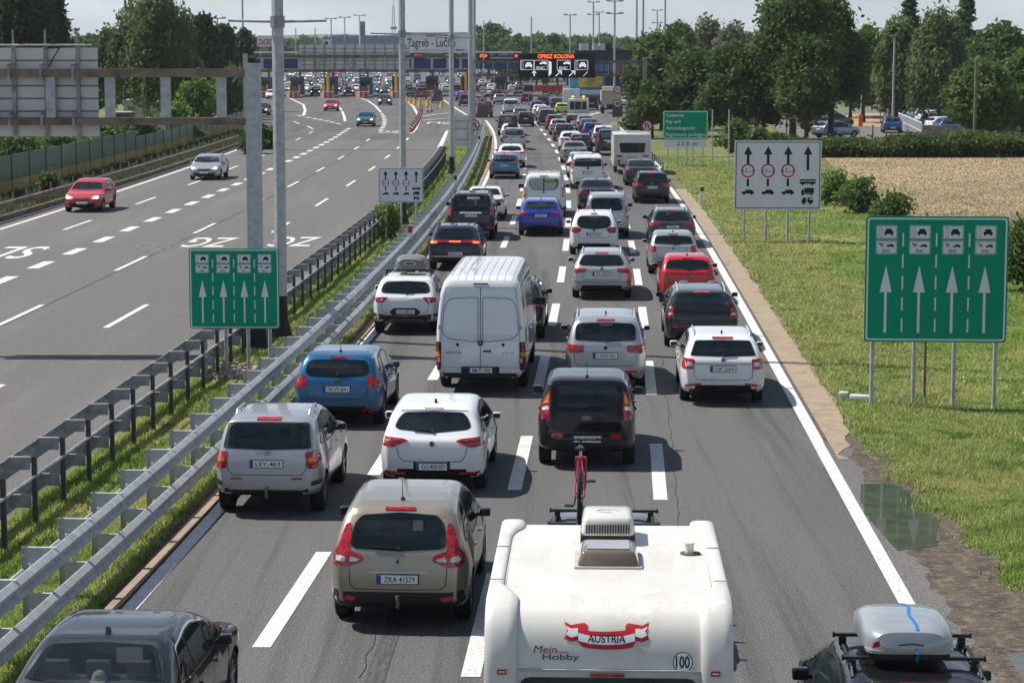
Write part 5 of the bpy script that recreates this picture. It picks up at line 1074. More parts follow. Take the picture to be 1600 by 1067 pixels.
# toll distance sign
D_ = 152; g = empty('toll_sign', (atD(1071, 200, D_).x, D_, 0)); tag(g, 'green toll sign in four languages with 250 m plate', 'road sign')
panel(g, 2.97, 1.87, 1.75, signg); b = MB(); frame(b, -1.45, 1.79, 1.45, 3.58, .05, -.004, 0, .12)
for i, t in enumerate(('Cestarina', 'Pay toll', 'Autobahngebühr', 'Pagamento pedaggio')):
    v, f = text2d(t, .20, (1.18, .95, 1.95, 2.6)[i], .01, 0); b.add([(a - 1.28, -.006, c + 3.22 - i * .42) for a, c in v], f)
b.build('lettering', whitep, g)
b = MB(); b.prism(rect(-1.4, 1.22, 1.4, 1.72), .03, 0, 0); o = b.build('distance_plate', signw, g); b = MB(); v, f = text2d('2 5 0  m', .25, 1.3, .01); b.add([(a + .1, -.006, c + 1.34) for a, c in v], f); b.build('lettering', ink, o)
posts_for(g, (-1.15, -.5, .1, .5, 1.15), 3.4)
def disc(root, z, r, kind):
    b = MB(); b.cyl((0, .0, z), (0, .03, z), r, n=28); o = b.build('round_sign', signr, root)
    b = MB(); b.cyl((0, -.001, z), (0, -.006, z), r * .76, n=28); b.build('disc', signw, o); b = MB()
    if kind == '40': v, f = text2d('40', r * .85, r * 1.0, .03); b.add([(a, -.012, c + z - r * .42) for a, c in v], f)
    elif kind == 'bar': b.prism(rect(-r * .62, z - r * .07, r * .62, z + r * .07), -.007, -.012, 0)
    else:
        b.tube([(-r * .28, -.012, z - r * .5), (-r * .28, -.012, z + r * .2), (-r * .1, -.012, z + r * .42), (r * .12, -.012, z + r * .42), (r * .28, -.012, z + r * .2), (r * .28, -.012, z - r * .3)], r * .09, 6); b.prism([(r * .05, z - r * .2), (r * .5, z - r * .2), (r * .28, z - r * .5)], -.012, -.018, 0)
    b.build('symbol', ink, o)
    if kind == 'uturn': b = MB(); b.beam((-r * .6, -.03, z + r * .6), (r * .6, -.03, z - r * .6), .01, r * .16); b.build('red_slash', signr, o)
for px, D_, side in ((754, 212, 'left'), (965, 214, 'right')):
    g = empty('speed_sign', (atD(px, 160, D_).x, D_, 0)); zf = lambda py: atD(px, py, D_).z
    disc(g, zf(140), .40, 'bar'); disc(g, zf(157 if side == 'left' else 162), .40, '40')
    b = MB(); b.box((.05 if side == 'left' else 0, .06, (zf(165) + zf(184)) / 2), (.95, .03, zf(166) - zf(184))); b.build('grey_panel', M('grey_board', (.10, .105, .12), .5, .3), g)
    posts_for(g, (0,), zf(135), r=.04); tag(g, '40 sign under a barred round sign, on the %s of the distant queue' % side, 'road sign', 'speed limit signs')
for px, py, D_, side in ((741, 196, 178, 'left'), (1011, 197, 182, 'right')):
    g = empty('no_u_turn_sign', (atD(px, py, D_).x, D_, 0)); disc(g, atD(px, py, D_).z, .44, 'uturn'); posts_for(g, (0,), atD(px, py, D_).z + .4, r=.035); tag(g, 'round no U-turn sign %s' % ('in the median beside the grey sign backs' if side == 'left' else 'in front of the right gantry post'), 'road sign', 'no U-turn signs')
# back of a sign in the median
D_ = 150; g = empty('road_sign', (atD(721, 200, D_).x, D_, 0)); z1 = atD(721, 180, D_).z; z0 = atD(721, 228, D_).z
b = MB(); b.box((0, 0, (z0 + z1) / 2), (1.15, .04, z1 - z0)); b.build('sign_panel', alum, g)
for z in (z0 + .4, z0 + 1.1, z0 + 1.6): b = MB(); b.box((0, -.04, z), (1.17, .03, .05)); b.build('crossbar', galvd, g)
for x in (-.42, .42): b = MB(); b.cyl((x, -.08, -.1), (x, -.08, z1), .04, n=8); b.build('post', galv, g)
tag(g, 'grey back of a tall sign among the lamp posts in the median', 'road sign')
g = empty('road_sign', at(252, 236)); b = MB(); b.cyl((0, 0, 1.6), (0, .03, 1.6), .4, n=20); b.build('sign_panel', alum, g); b = MB(); b.cyl((0, .05, 0), (0, .05, 1.7), .035, n=8); b.build('post', galv, g); tag(g, 'round grey sign back beside the green noise screen', 'road sign')
# ---------------------------------------------------------------- gantries
def sign_back(root, x0, x1, z0, z1, cols, y=0, braces=True):
    b = MB(); b.box(((x0 + x1) / 2, y, (z0 + z1) / 2), (x1 - x0, .05, z1 - z0)); n = max(3, int((z1 - z0) / .3)); o = b.build('sign_panel', alum, root)
    b = MB()
    for i in range(1, n): z = z0 + (z1 - z0) * i / n; b.box(((x0 + x1) / 2, y - .035, z), (x1 - x0, .02, .035))
    b.build('panel_rib', M('panel_shadow_gap', (.16, .16, .17), .6, .3), o)  # dark grey ribs across the back of the panel
    for x in cols: b = MB(); b.box((x, y - .09, (z0 + z1) / 2), (.09, .10, z1 - z0 + .12)); b.box((x, y - .14, z1 + .2), (.05, .05, .5)); b.build('support_bar', galvd, root)
# near gantry over the left carriageway
D_ = 58; g = empty('sign_gantry', (atD(398, 300, D_).x, D_, 0)); sx = g.location.x
Z = lambda py: atD(398, py, D_).z; X = lambda px: atD(px, 150, D_).x - sx
b = MB(); b.box((0, 0, Z(101) / 2 + .45), (.36, .36, Z(101) - .9)); b.box((0, 0, Z(101) + .01), (.40, .40, .03)); b.build('post', galv, g)
b = MB(); b.box((0, 0, .5), (.62, .6, 1.0), taper=.62); b.build('post_base', black, g)
for py0, py1 in ((108, 121), (184, 195.5)): b = MB(); b.box(((X(-260) - .18) / 2 - 0, 0, (Z(py0) + Z(py1)) / 2), (-X(-260) - .18, .26, Z(py0) - Z(py1))); b.build('beam', rust, g)
for px in (172, 259, 346, 80, -20, -120): b = MB(); b.box((X(px), 0, (Z(121) + Z(184)) / 2), (.23, .2, Z(121) - Z(184))); b.build('upright', galv, g)
tag(g, 'rusty two beam gantry on a square post over the left carriageway', 'gantry')
sign_back(g, X(-200), X(151), Z(214), Z(75), [X(p) for p in (-150, -80, -30, 21, 71, 121)], y=.24)
for px in (21, 71, 121, -30, -80):
    for py in (114, 190): b = MB(); b.box((X(px) - .08, -.16, Z(py)), (.06, .06, .38)); b.box((X(px) - .08, .0, Z(py) + .20), (.06, .5, .04)); b.build('clamp', galvd, g)
b = MB(); b.tube([(X(-200), .0, Z(71)), (X(145), .0, Z(71))], .03); b.build('cable_rail', galvd, g)
b = MB(); b.tube([(X(73), .05, Z(76)), (X(95), .0, Z(75)), (X(85), .12, Z(88)), (X(76), .12, Z(105))], .015, 6); b.build('loose_cable', black, g)
# mid gantry with the long row of grey backs
D_ = 178; g = empty('sign_gantry', (atD(735, 200, D_).x, D_, 0)); sx = g.location.x; Z = lambda py: atD(735, py, D_).z; X = lambda px: atD(px, 150, D_).x - sx
for px in (384, 735): b = MB(); b.box((X(px), 0, Z(84) / 2), (.34, .34, Z(84))); b.build('post', galv, g)
for py in (88.5, 111): b = MB(); b.box(((X(384) + X(735)) / 2, 0, Z(py)), (X(735) - X(384), .2, .22)); b.build('beam', rust, g)
for px in (410, 440, 468, 497, 520, 548, 575, 602, 645, 675, 700, 720): b = MB(); b.box((X(px), 0, Z(100)), (.2, .12, Z(89) - Z(110))); b.build('upright', galv, g)
sign_back(g, X(468), X(640), Z(108), Z(70), [X(476 + 15.7 * i) for i in range(11)], y=.2)
tag(g, 'distant gantry carrying a long row of grey sign backs', 'gantry')
# overhead electronic board
D_ = 207; g = empty('message_gantry', (atD(1007, 205, D_).x, D_, 0)); sx = g.location.x; Z = lambda py: atD(900, py, D_).z; X = lambda px: atD(px, 150, D_).x - sx
b = MB(); b.box((0, 0, Z(90) / 2), (.36, .36, Z(90))); b.build('post', galvd, g); b = MB(); b.box((X(737), 0, Z(90) / 2), (.36, .36, Z(90))); b.build('post', galv, g)
for py in (97, 117.5): b = MB(); b.box(((X(737)) / 2, 0, Z(py)), (-X(737), .2, .22)); b.build('beam', rust, g)
for i in range(12): b = MB(); b.box((X(748 + i * 22.5), 0, Z(107)), (.1, .1, Z(97) - Z(117))); b.build('upright', galvd, g)
bd = MB(); bd.box(((X(810.5) + X(929.5)) / 2, -.35, (Z(84) + Z(122)) / 2), (X(929.5) - X(810.5), .5, Z(84) - Z(122))); bo = bd.build('message_board', M('led_board_black', (.012, .013, .014), .5), g)
u = X(811) - X(810); yb = -.605
lw = M('led_white', (.75, .75, .80), .5, emit=.55); lr = M('led_red', (1, .13, .04), .5, emit=1.6)
b = MB(); v, f = text2d('OPREZ KOLONA', 6.0 * u, 57 * u, .01); b.add([(a + X(868.5), yb - .01, c + Z(91.5)) for a, c in v], f); b.build('led_text', lr, bo)
b = MB()
for px0, px1 in ((813, 834), (834.6, 855), (870, 891), (897.5, 918)): frame(b, X(px0), Z(109.5), X(px1), Z(94.3), .6 * u, yb - .005, 0, 1.5 * u)
for px, fr_ in ((826, True), (910, True), (848.5, False), (885, False)): car_icon(b, X(px), Z(102.5 if fr_ else 99), 11 * u, 0, fr_, yb - .003)
for px in (844.5, 880): v, f = text2d('ENC', 4 * u, 12.5 * u, .01); b.add([(a + X(px), yb - .01, c + Z(108.5)) for a, c in v], f)
for px in (816, 901): frame(b, X(px - 1.4), Z(108.5), X(px + 1.6), Z(96), .4 * u, yb - .005, 0, .5 * u)
arrow(b, X(834.5), Z(119.5), Z(110), 4 * u, 4.5 * u, 1 * u, yb - .002, 0)
for px in (872, 893): 
    b.beam((X(px - 4), yb - .01, Z(119.5)), (X(px + 4), yb - .01, Z(111.5)), .01, 1.4 * u); b.prism([(X(px - 1.5), Z(110.5)), (X(px + 5.5), Z(110.5)), (X(px + 5.5), Z(117.5)), (X(px + 3.6), Z(116)), (X(px + 3.6), Z(112.4)), (X(px), Z(112.4))], yb - .002, yb - .01, 0)
b.prism([(X(857), Z(95)), (X(861.5), Z(98)), (X(861.5), Z(115)), (X(857), Z(120))], yb - .002, yb - .006, 0); b.beam((X(918.5), yb - .01, Z(109)), (X(918.5), yb - .01, Z(96)), .01, 1.0 * u); b.beam((X(911), yb - .01, Z(119.5)), (X(918), yb - .01, Z(112)), .01, .8 * u)
b.build('led_symbols', lw, bo); tag(g, 'overhead electronic board with red letters above the distant queue', 'gantry')
# ---------------------------------------------------------------- lamp posts and poles
def pole(px, base_py, D, top_z, r0, r1, label, arms=(), base=True, name='lamp_post', cat='lamp post', grp_='tall lamp posts', lamps=(), oct_=8):
    x = atD(px, 300, D).x; g = empty(name, (x, D, 0)); tag(g, label, cat, grp_)
    b = MB(); b.cyl((0, 0, 1.1 if base else 0), (0, 0, top_z), r0, r1, oct_, 0); b.build('pole', galv, g, smooth=False)
    if base: b = MB(); b.cyl((0, 0, 1.1), (0, 0, .5), r0 * 1.02, r0 * 1.1, oct_); b.cyl((0, 0, .5), (0, 0, 0), r0 * 1.1, r0 * 1.9, oct_); b.build('black_base', black, g)
    for z, a0, a1 in arms: b = MB(); b.tube([(a0, -.0, z), (0, 0, z - .03), (a1, 0, z)], .035 if D < 120 else .05); b.cyl((0, 0, z - .18), (0, 0, z + .12), r0 * 1.15, n=oct_); b.build('cross_arm', galvd, g)
    for z in lamps:
        for sd in (-1, 1): b = MB(); b.beam((0, 0, z - .3), (sd * 1.1, 0, z), .08, .08); b.box((sd * 1.35, 0, z + .02), (.8, .3, .12)); b.build('lamp_head', galv, g)
    return g
pole(437, 515, 60.5, 26, .17, .13, 'thick lamp post with cross arm beside the near gantry post', arms=[(8.28, -1.28, 1.28)], oct_=8)
pole(629.5, 345, 100, 26, .16, .12, 'lamp post rising behind the small white median sign', arms=[(8.25, -1.35, 1.7)])
pole(706, 267, 141, 26, .17, .13, 'lamp post left of the grey sign back', arms=[(8.35, -1.0, 1.4)])
pole(735.5, 232, 172, 26, .19, .16, 'thick pole directly behind the left end of the board gantry', base=False)
pole(741.5, 200, 220, 26, .16, .14, 'thin pole just right of the thick one near the no U-turn sign', base=False)
for i, (px, D, ty, la, r) in enumerate(((383, 330, -60, 0, .16), (344, 300, 28, 1, .12), (520, 420, 29, 1, .13), (541, 410, 27, 1, .13), (564, 400, 24, 1, .13), (465, 430, 44, 0, .12), (495, 420, 44, 0, .12), (756, 360, 33, 0, .12), (830, 360, 27, 0, .13), (890, 380, 23, 1, .14), (926, 400, 3, 2, .17), (935, 520, 19, 1, .17), (959, 290, 1, 2, .15), (993, 330, -50, 0, .17), (1003, 300, -50, 0, .17), (1025, 460, 16, 3, .14), (1037, 330, -50, 0, .16))):
    top = atD(px, ty, D).z; g = pole(px, 0, D, top, r, r * .8, 'distant slim mast number %d' % i, base=False)
    g['label'] = ('distant mast behind the near gantry post, taller than the trees', 'slim lamp mast in front of the left dark trees', 'leftmost of the three double armed lamps above the toll roof', 'middle one of the three double armed lamps above the toll roof', 'double armed lamp beside the green tower above the toll roof', 'slim pole left of the distant white billboard', 'slim pole just left of the grey sign backs', 'slim pole right of the toll name sign', 'slim pole left of the electronic board', 'slim lamp mast behind the right end of the electronic board, leftmost of the right group',
        'tall mast with two lamp rings above the board end', 'slim lamp mast rising over the distant trees, right of the two ring mast', 'tall mast with two lamp rings behind the right part of the gantry', 'very tall mast left of the pair above the right trees', 'very tall mast right of the pair above the right trees', 'far mast with three lamp rings over the right trees', 'very tall mast at the edge of the dark right trees')[i]
    for q in range(la):
        b = MB(); z = top - q * 1.6 * D / 300 - .1; b.beam((-.9, 0, z), (.9, 0, z), .15, .12); b.box((-.8, 0, z + .08), (.6, .5, .2)); b.box((.8, 0, z + .08), (.6, .5, .2)); b.build('lamp_head', galv, g)
# ---------------------------------------------------------------- toll plaza
D_ = 385; u = D_ / F; Z = lambda py, D=D_: atD(700, py, D).z; X = lambda px, D=D_: atD(px, 100, D).x
blued = M('fascia_blue', (.012, .035, .15), .5); bluel = M('booth_blue', (.03, .06, .16), .5, var=.3); yel = M('yellow_paint', (.62, .36, .02), .5); redw = M('barrier_red', (.45, .06, .05), .6, var=.2); wh = M('white_sheet', (.7, .7, .7), .5)
g = empty('toll_canopy', (X(600), D_, 0)); gx = g.location.x
b = MB(); b.box((X(585) - gx, 8, Z(98)), (X(812) - X(355), 15.6, Z(83) - Z(108) - .5)); b.build('canopy_body', blued, g)
b = MB(); b.box((X(585) - gx, 8, Z(82.2)), (X(814) - X(353), 16.4, .28)); b.build('roof_edge', wh, g)
b = MB(); b.box((X(585) - gx, .05, Z(91)), (X(812) - X(355), .3, .25)); b.build('fascia_band', galv, g)
for px in (411, 461, 514, 569, 620, 673, 728, 782):
    b = MB(); b.cyl((X(px) - gx, 9, 0), (X(px) - gx, 9, Z(104)), .18, n=10); b.build('column', galvd, g)
for px0, px1 in ((746, 765), (803, 810), (643, 664), (692, 712)): b = MB(); b.box((X((px0 + px1) / 2) - gx, -.2, Z(88)), ((px1 - px0) * u, .25, 1.0)); o = b.build('led_sign', black, g); b = MB(); v, f = text2d('STOP', .45, (px1 - px0) * u * .6, .02); b.add([(a + X((px0 + px1) / 2) - gx, -.34, c + Z(88) - .22) for a, c in v], f); b.build('led_text', lr, o)
tag(g, 'long blue toll plaza canopy with white roof edge', 'toll canopy')
g = empty('name_sign', (X(678), D_ + 2, Z(82))); b = MB(); b.box((0, 0, 1.72), (X(731) - X(624), .3, Z(53) - Z(82) + .1)); b.build('sign_panel', M('sign_white_light', (.50, .50, .52), .5), g)
b = MB(); v, f = text2d('Zagreb - Lučko', 1.35, 76 * u, .012); b.add([(a - .5, -.17, c + .9) for a, c in v], f); v, f = text2d('Naplatna postaja', .4, 3.6, .01); b.add([(a + .4, -.17, c + 2.6) for a, c in v], f); v, f = text2d('Maribor', .3, 1.4, .01); b.add([(a + 4.3, -.17, c + .25) for a, c in v], f); b.build('lettering', ink, g)
for x in (-4, 0, 4): b = MB(); b.box((x, .3, 1.2), (.15, .15, 2.6)); b.build('post', galvd, g)
tag(g, 'white toll station name board Zagreb - Lučko on the canopy roof', 'sign')
BO = 'toll booths on their islands'
side_words = ('far left behind the near gantry post', 'left of the thick lamp post gap, second from left', 'left of the yellow pillar behind the red car', 'straight behind the teal car', 'just left of the second lamp post', 'behind the yellow cones', 'left of the third lamp post', 'under the left end of the electronic board')
for i, px in enumerate((411, 461, 514, 569, 620, 673, 728, 782)):
    yb_ = 376 + (i > 4) * 10; g = empty('toll_booth', (X(px, yb_), yb_, 0))
    b = MB(); b.box((0, 3.5, .12), (1.9, 15, .24)); b.build('island', M('island_concrete', (.42, .34, .30), .8, var=.2), g)
    b = MB(); n = 8
    for k in range(n):
        a0, a1 = math.pi * (k / n), math.pi * ((k + 1) / n)
        b.add([(-math.cos(a0) * 1.15, -4.2 - math.sin(a0) * 1.5, 0), (-math.cos(a1) * 1.15, -4.2 - math.sin(a1) * 1.5, 0), (-math.cos(a1) * 1.05, -4.2 - math.sin(a1) * 1.4, 1.0), (-math.cos(a0) * 1.05, -4.2 - math.sin(a0) * 1.4, 1.0)], [(0, 1, 2, 3)], k % 2)
    b.box((0, -3.6, .5), (2.1, 1.4, 1.0), 0); b.build('crash_nose', [M('nose_concrete', (.45, .36, .32), .8), redw], g)
    b = MB(); b.box((.1, 3, 1.8), (2.0, 3.2, 2.9)); b.build('cabin', bluel, g); b = MB(); b.box((.1, 1.37, 2.2), (1.5, .05, 1.0)); b.build('window', glass2, g)
    for x in (-.75, .75): b = MB(); b.cyl((x, -1.2, .2), (x, -1.2, 2.1), .13, n=8); b.build('bollard', yel, g)
    b = MB(); b.box((0, -1.6, 1.0), (.7, .7, 1.6)); b.build('ticket_machine', M('machine_brown', (.16, .11, .07), .6), g)
    if i in (2, 4, 6): b = MB(); b.cyl((0, -2.2, .2), (0, -2.2, 4.7 if i % 4 == 2 else 5.2), .24, n=10); b.build('yellow_pillar', yel, g)
    tag(g, 'blue toll booth ' + side_words[i], 'toll booth', BO)
for i, px in enumerate((826, 842, 858, 872)):
    g = empty('road_barrier', (X(px, 330), 330, 0)); b = MB(); b.box((0, 0, 2.2), (1.35, .2, .9)); b.build('board', [M('board_black', (.02, .02, .02)), redw][0 if i == 0 else 1], g); b = MB(); b.box((0, .1, 1.0), (.1, .1, 2.0)); b.build('post', galv, g); tag(g, ('black', 'dark red', 'red', 'rightmost red')[i] + ' lane closure board under the electronic board', 'barrier', 'lane closure boards')
# building right of the canopy with rooftop units
D_ = 345; X = lambda px, D=D_: atD(px, 100, D).x; Z = lambda py, D=D_: atD(800, py, D).z
g = empty('toll_building', (X(945), D_, 0)); gx = g.location.x
b = MB(); b.box((0, 6, Z(84) / 2), (X(990) - X(902), 12, Z(84))); b.build('wall', M('building_dark_blue', (.02, .035, .07), .5, var=.4, scale=1), g)
b = MB(); b.box((0, 5.9, Z(81.5)), (X(992) - X(898), 12.6, .45)); b.build('roof_edge', black, g)
for i, (a, c, dd) in enumerate(((907, 921, wh), (928, 936, alum), (938, 946.5, wh), (947.5, 957, black))): b = MB(); b.box((X((a + c) / 2) - gx, 4, Z(75)), ((c - a) * D_ / F, 2, Z(68) - Z(81))); b.build('rooftop_unit', dd, g)
for i in range(6): b = MB(); b.box((X(930 + i * 9) - gx, -.03, Z(106)), (.7, .05, 1.2)); b.build('window', M('window_blue', (.10, .16, .28), .2), g)
b = MB(); b.box((X(964) - gx, -.1, Z(107)), (.65, .1, Z(98) - Z(117))); b.build('red_banner', M('banner_red', (.40, .06, .06), .6), g)
tag(g, 'dark blue toll office with white boxes on its roof', 'building')
g = empty('advert_hoarding', (X(918, 300), 300, 0)); b = MB(); b.box((0, 0, 2.6), (4.6, .2, 4.0)); b.build('board', M('hoarding_blue', (.04, .22, .34), .5, var=.4), g); b = MB(); b.box((.4, -.12, 3.6), (3.2, .04, 1.5)); b.build('poster_panel', M('hoarding_yellow', (.5, .36, .08), .6, var=.5, scale=2), g); b = MB(); b.box((.6, -.15, 2.2), (2.8, .04, .6)); b.build('poster_band', wh, g); tag(g, 'blue and yellow hoarding left of the tipper truck', 'hoarding')
# billboards and towers beyond
for px0, px1, py0, py1, D, nm, lab, mt in ((517, 622, 56, 70, 560, 'billboard', 'long pale blue and white billboard above the grey sign backs', M('billboard_blue', (.26, .30, .42), .6, var=.15, scale=.3)), (504, 516, 62, 74, 540, 'billboard', 'small square white billboard with dark emblem', wh), (402, 430, 56, 73, 520, 'billboard', 'white billboard with red writing at the far left', wh), (1090, 1127, 73, 87, 420, 'billboard', 'white place name board showing above the right trees', wh)):
    p0 = atD(px0, py1, D); p1 = atD(px1, py0, D); g = empty(nm, ((p0.x + p1.x) / 2, D, 0)); w_ = p1.x - p0.x; b = MB(); b.box((0, 0, (p0.z + p1.z) / 2), (w_, .4, p1.z - p0.z)); b.build('board', mt, g)
    for x in (-.35, .35): b = MB(); b.box((x * w_, .3, p0.z / 2 + .5), (.4, .3, p0.z + 1)); b.build('post', galvd, g)
    b = MB(); zc = (p0.z + p1.z) / 2
    if px0 == 402: v, f = text2d('ZAGREB', 1.3, w_ * .9, .02); b.add([(a, -.22, c + p0.z + .3) for a, c in v], f); b.build('lettering', signr, g)
    elif px0 == 1090: v, f = text2d('Lučko', .9, w_ * .62, .02); b.add([(a + .3, -.22, c + zc - .6) for a, c in v], f); b.build('lettering', ink, g)
    elif px0 == 504: b.cyl((0, -.22, zc), (0, -.25, zc), .5, n=6); b.build('emblem', blued, g)
    else:
        for k in range(9): b.box((-w_ / 2 + w_ * k / 8, -.25, zc), (.25, .1, p1.z - p0.z))
        b.box((0, -.25, zc), (w_, .1, .25)); b.build('frame', galvd, g)
    tag(g, lab, 'billboard', 'billboards beyond the toll plaza')
g = empty('tower', (atD(566, 60, 900).x, 900, 0)); b = MB(); b.box((0, 0, atD(566, 38, 900).z / 2), (2.2, 2.2, atD(566, 38, 900).z)); b.build('shaft', M('tower_green', (.05, .20, .12), .6), g); b = MB(); b.box((0, 0, atD(566, 37, 900).z), (2.3, 2.3, 1.5)); b.build('cap', galvd, g); tag(g, 'narrow green tower beyond the toll roof', 'tower')
g = empty('lattice_mast', (atD(615, 60, 1100).x, 1100, 0)); b = MB(); zt = atD(615, 10, 1100).z
for sx_, sy_ in ((-1, -1), (1, -1), (1, 1), (-1, 1)): b.cyl((sx_ * 1.3, sy_ * 1.3, 0), (sx_ * .35, sy_ * .35, zt), .18, .1, 5)
for k in range(12): z = zt * k / 12; w_ = 1.3 - .95 * k / 12; w2 = 1.3 - .95 * (k + 1) / 12; b.beam((-w_, -w_, z), (w2, -w2, zt * (k + 1) / 12), .12, .12); b.beam((w_, -w_, z), (-w2, -w2, zt * (k + 1) / 12), .12, .12)
b.build('lattice', galv, g); b = MB(); b.cyl((0, 0, zt * .62), (0, 0, zt * .66), 1.6, n=12); b.build('platform', galvd, g); b = MB(); b.cyl((0, 0, zt), (0, 0, zt * 1.2), .12, .05, 5); b.build('antenna', galvd, g); tag(g, 'lattice radio mast behind the second lamp post', 'mast')
# cones and channelling posts
ci = 0
for px, py in ((632, 158), (636, 160), (641, 163), (648, 164), (656, 165), (668, 166), (690, 169)):
    g = empty('traffic_cone', at(px, py)); b = MB(); b.cyl((0, 0, .04), (0, 0, .95), .30, .06, 10); b.build('cone_body', M('cone_yellow', (.75, .42, .02), .6), g); b = MB(); b.box((0, 0, .03), (.75, .75, .06)); b.build('base', M('cone_yellow', (1, 1, 1)), g)
    tag(g, ('yellow cone nearest the second lamp post', 'second yellow cone from the lamp post', 'third yellow cone from the lamp post', 'fourth yellow cone from the lamp post', 'fifth yellow cone from the lamp post', 'sixth yellow cone, standing alone', 'last yellow cone right of the maroon car')[ci], 'cone', 'yellow cones before the toll booths'); ci += 1
for i in range(22):
    t = i / 21; px = 657 - 3 * t - 14 * t * t; py = 172 + 36 * t; g = empty('channelling_post', at(px, py) + Vector((.25 * (i % 2), 0, 0)))
    b = MB(); b.cyl((0, 0, 0), (0, 0, .75), .09, n=8); b.build('tube', redw, g); b = MB(); b.cyl((0, 0, .42), (0, 0, .58), .095, n=8); b.build('white_band', wh, g); tag(g, 'red and white lane divider post in the curving row beside the line', 'lane divider', 'red and white lane divider posts')
for i, (px, py) in enumerate(((674, 176), (702, 170), (668, 177))):
    g = empty('traffic_cone', at(px, py)); b = MB(); b.cyl((0, 0, .04), (0, 0, .8), .2, .04, 10); b.build('cone_body', M('cone_red', (.6, .08, .05), .6), g); b = MB(); b.cyl((0, 0, .4), (0, 0, .55), .125, .095, 10); b.build('white_band', wh, g); tag(g, ('small red cone left of the grey sign', 'small red cone at the right beside the line', 'leftmost small red cone')[i], 'cone', 'small red cones')
g = empty('road_sign', at(684, 173)); b = MB(); b.box((0, 0, 1.9), (.9, .04, 1.3)); b.build('sign_panel', M('grey_board', (1, 1, 1)), g); b = MB(); b.box((0, .04, 1.0), (.07, .05, 2.0)); b.build('post', galvd, g); tag(g, 'grey sign back on a stand in front of the maroon car', 'road sign')
# ---------------------------------------------------------------- caravans, trucks, loads
def loft_side(mb, prof, xs0, xs1, m=0):
    """closed side outline (y,z) between two x positions (numbers or per-point lists)"""
    n = len(prof); g = lambda q, i: q[i] if isinstance(q, (list, tuple)) else q
    vs = [(g(xs0, i), p[0], p[1]) for i, p in enumerate(prof)] + [(g(xs1, i), p[0], p[1]) for i, p in enumerate(prof)]
    mb.add(vs, [tuple(range(n)), tuple(range(2 * n - 1, n - 1, -1))] + [(i, n + i, n + (i + 1) % n, (i + 1) % n) for i in range(n)], m)
def smooth_path(pts, k=4):
    p = [Vector((a, b, 0)) for a, b in pts]; out = []
    for i in range(len(p) - 1):
        a, b, c, d = p[max(0, i - 1)], p[i], p[i + 1], p[min(len(p) - 1, i + 2)]
        for j in range(k):
            t = j / k; q = .5 * ((2 * b) + (c - a) * t + (2 * a - 5 * b + 4 * c - d) * t * t + (3 * b - a - 3 * c + d) * t ** 3); out.append((q.x, q.y))
    out.append(pts[-1]); return out
hwc = 1.075
rearD = 19.62
cv = empty('caravan', (atD(951, 1000, rearD).x, rearD, 0), -.038); tag(cv, 'big white caravan seen from above behind, banner and round 100 sticker on its back', 'caravan')
prof = smooth_path([(.12, .42), (.0, .9), (-.01, 1.6), (.0, 2.10), (.05, 2.36), (.15, 2.53), (.32, 2.625), (.7, 2.65), (2.2, 2.66), (3.5, 2.65), (3.9, 2.58), (4.4, 2.1), (4.8, 1.2), (4.9, .45)], 5)
b = MB(); loft_side(b, prof + [(4.5, .38), (.4, .38)], -hwc + .10, hwc - .10); body = b.build('body', shellm, cv); bm_ = None
sharpen(body.data, 30)
b = MB(); loft_side(b, [(.1, .45), (.02, .9), (.01, 2.12), (.3, 2.50), (3.9, 2.52), (4.3, 2.1), (4.7, 1.2), (4.8, .45)], -hwc, -hwc + .12); loft_side(b, [(.1, .45), (.02, .9), (.01, 2.12), (.3, 2.50), (3.9, 2.52), (4.3, 2.1), (4.7, 1.2), (4.8, .45)], hwc - .12, hwc); b.build('side_wall', whiteg, cv)
for sd in (-1, 1):
    b = MB(); n = len(prof); ring = []
    for i, (y, z) in enumerate(prof):
        a = Vector(prof[max(0, i - 1)]); c = Vector(prof[min(n - 1, i + 1)]); t = (c - a).normalized(); nr = Vector((-t.y, t.x))
        if z < 1.0 and y < 1: pass
        wv = .115 + .155 * (1 - min(1, max(0, (y - .45) / .5)) ** 1.2 if y < 2 else 0) + (.11 * min(1, max(0, (y - 3.2) / .35)) if y > 2 else 0)
        wv = min(wv, .27); hgt = .035 + .03 * min(1, (wv - .115) / .155)
        xo = hwc + .012; xi = hwc - wv; sec = []
        for u, v in ((0, -.12), (0, .5), (.10, .86), (.28, 1), (.72, 1), (.90, .86), (1, .45), (1, -.12)):
            x = sd * (xo + (xi - xo) * u); sec.append((x, y + nr.x * hgt * v, z + nr.y * hgt * v))
        ring.append(sec)
    k = len(ring[0])
    for r_ in ring: b.v += r_
    for i in range(n - 1):
        for j in range(k - 1): b.f.append((i * k + j, i * k + j + 1, (i + 1) * k + j + 1, (i + 1) * k + j)); b.m.append(0)
    b.f += [tuple(range(k)), tuple(range((n - 1) * k, n * k))]; b.m += [0, 0]
    b.build('corner_moulding', shellm, cv, smooth=True)
    q = MB()
    for yy in (.98, 2.45): q.box((sd * (hwc - .055), yy, 2.712 - .012 * (yy > 2)), (.13, .008, .008))
    q.build('moulding_joint', M('sealant_grey', (.35, .33, .30), .7), cv)
    b = MB(); b.tube([(sd * (hwc - .135), y, 2.655) for y in (1.0, 2.0, 3.1)], .006, 5); b.build('sealant_line', M('sealant_grey', (.35, .33, .30), .7), cv)
zz = np.array([p[1] for p in prof[:36]]); yy_ = np.array([p[0] for p in prof[:36]])
def rp_(x, z, off=.006):
    y = float(np.interp(z, zz, yy_)); return (x, y - off, z + off * .5)
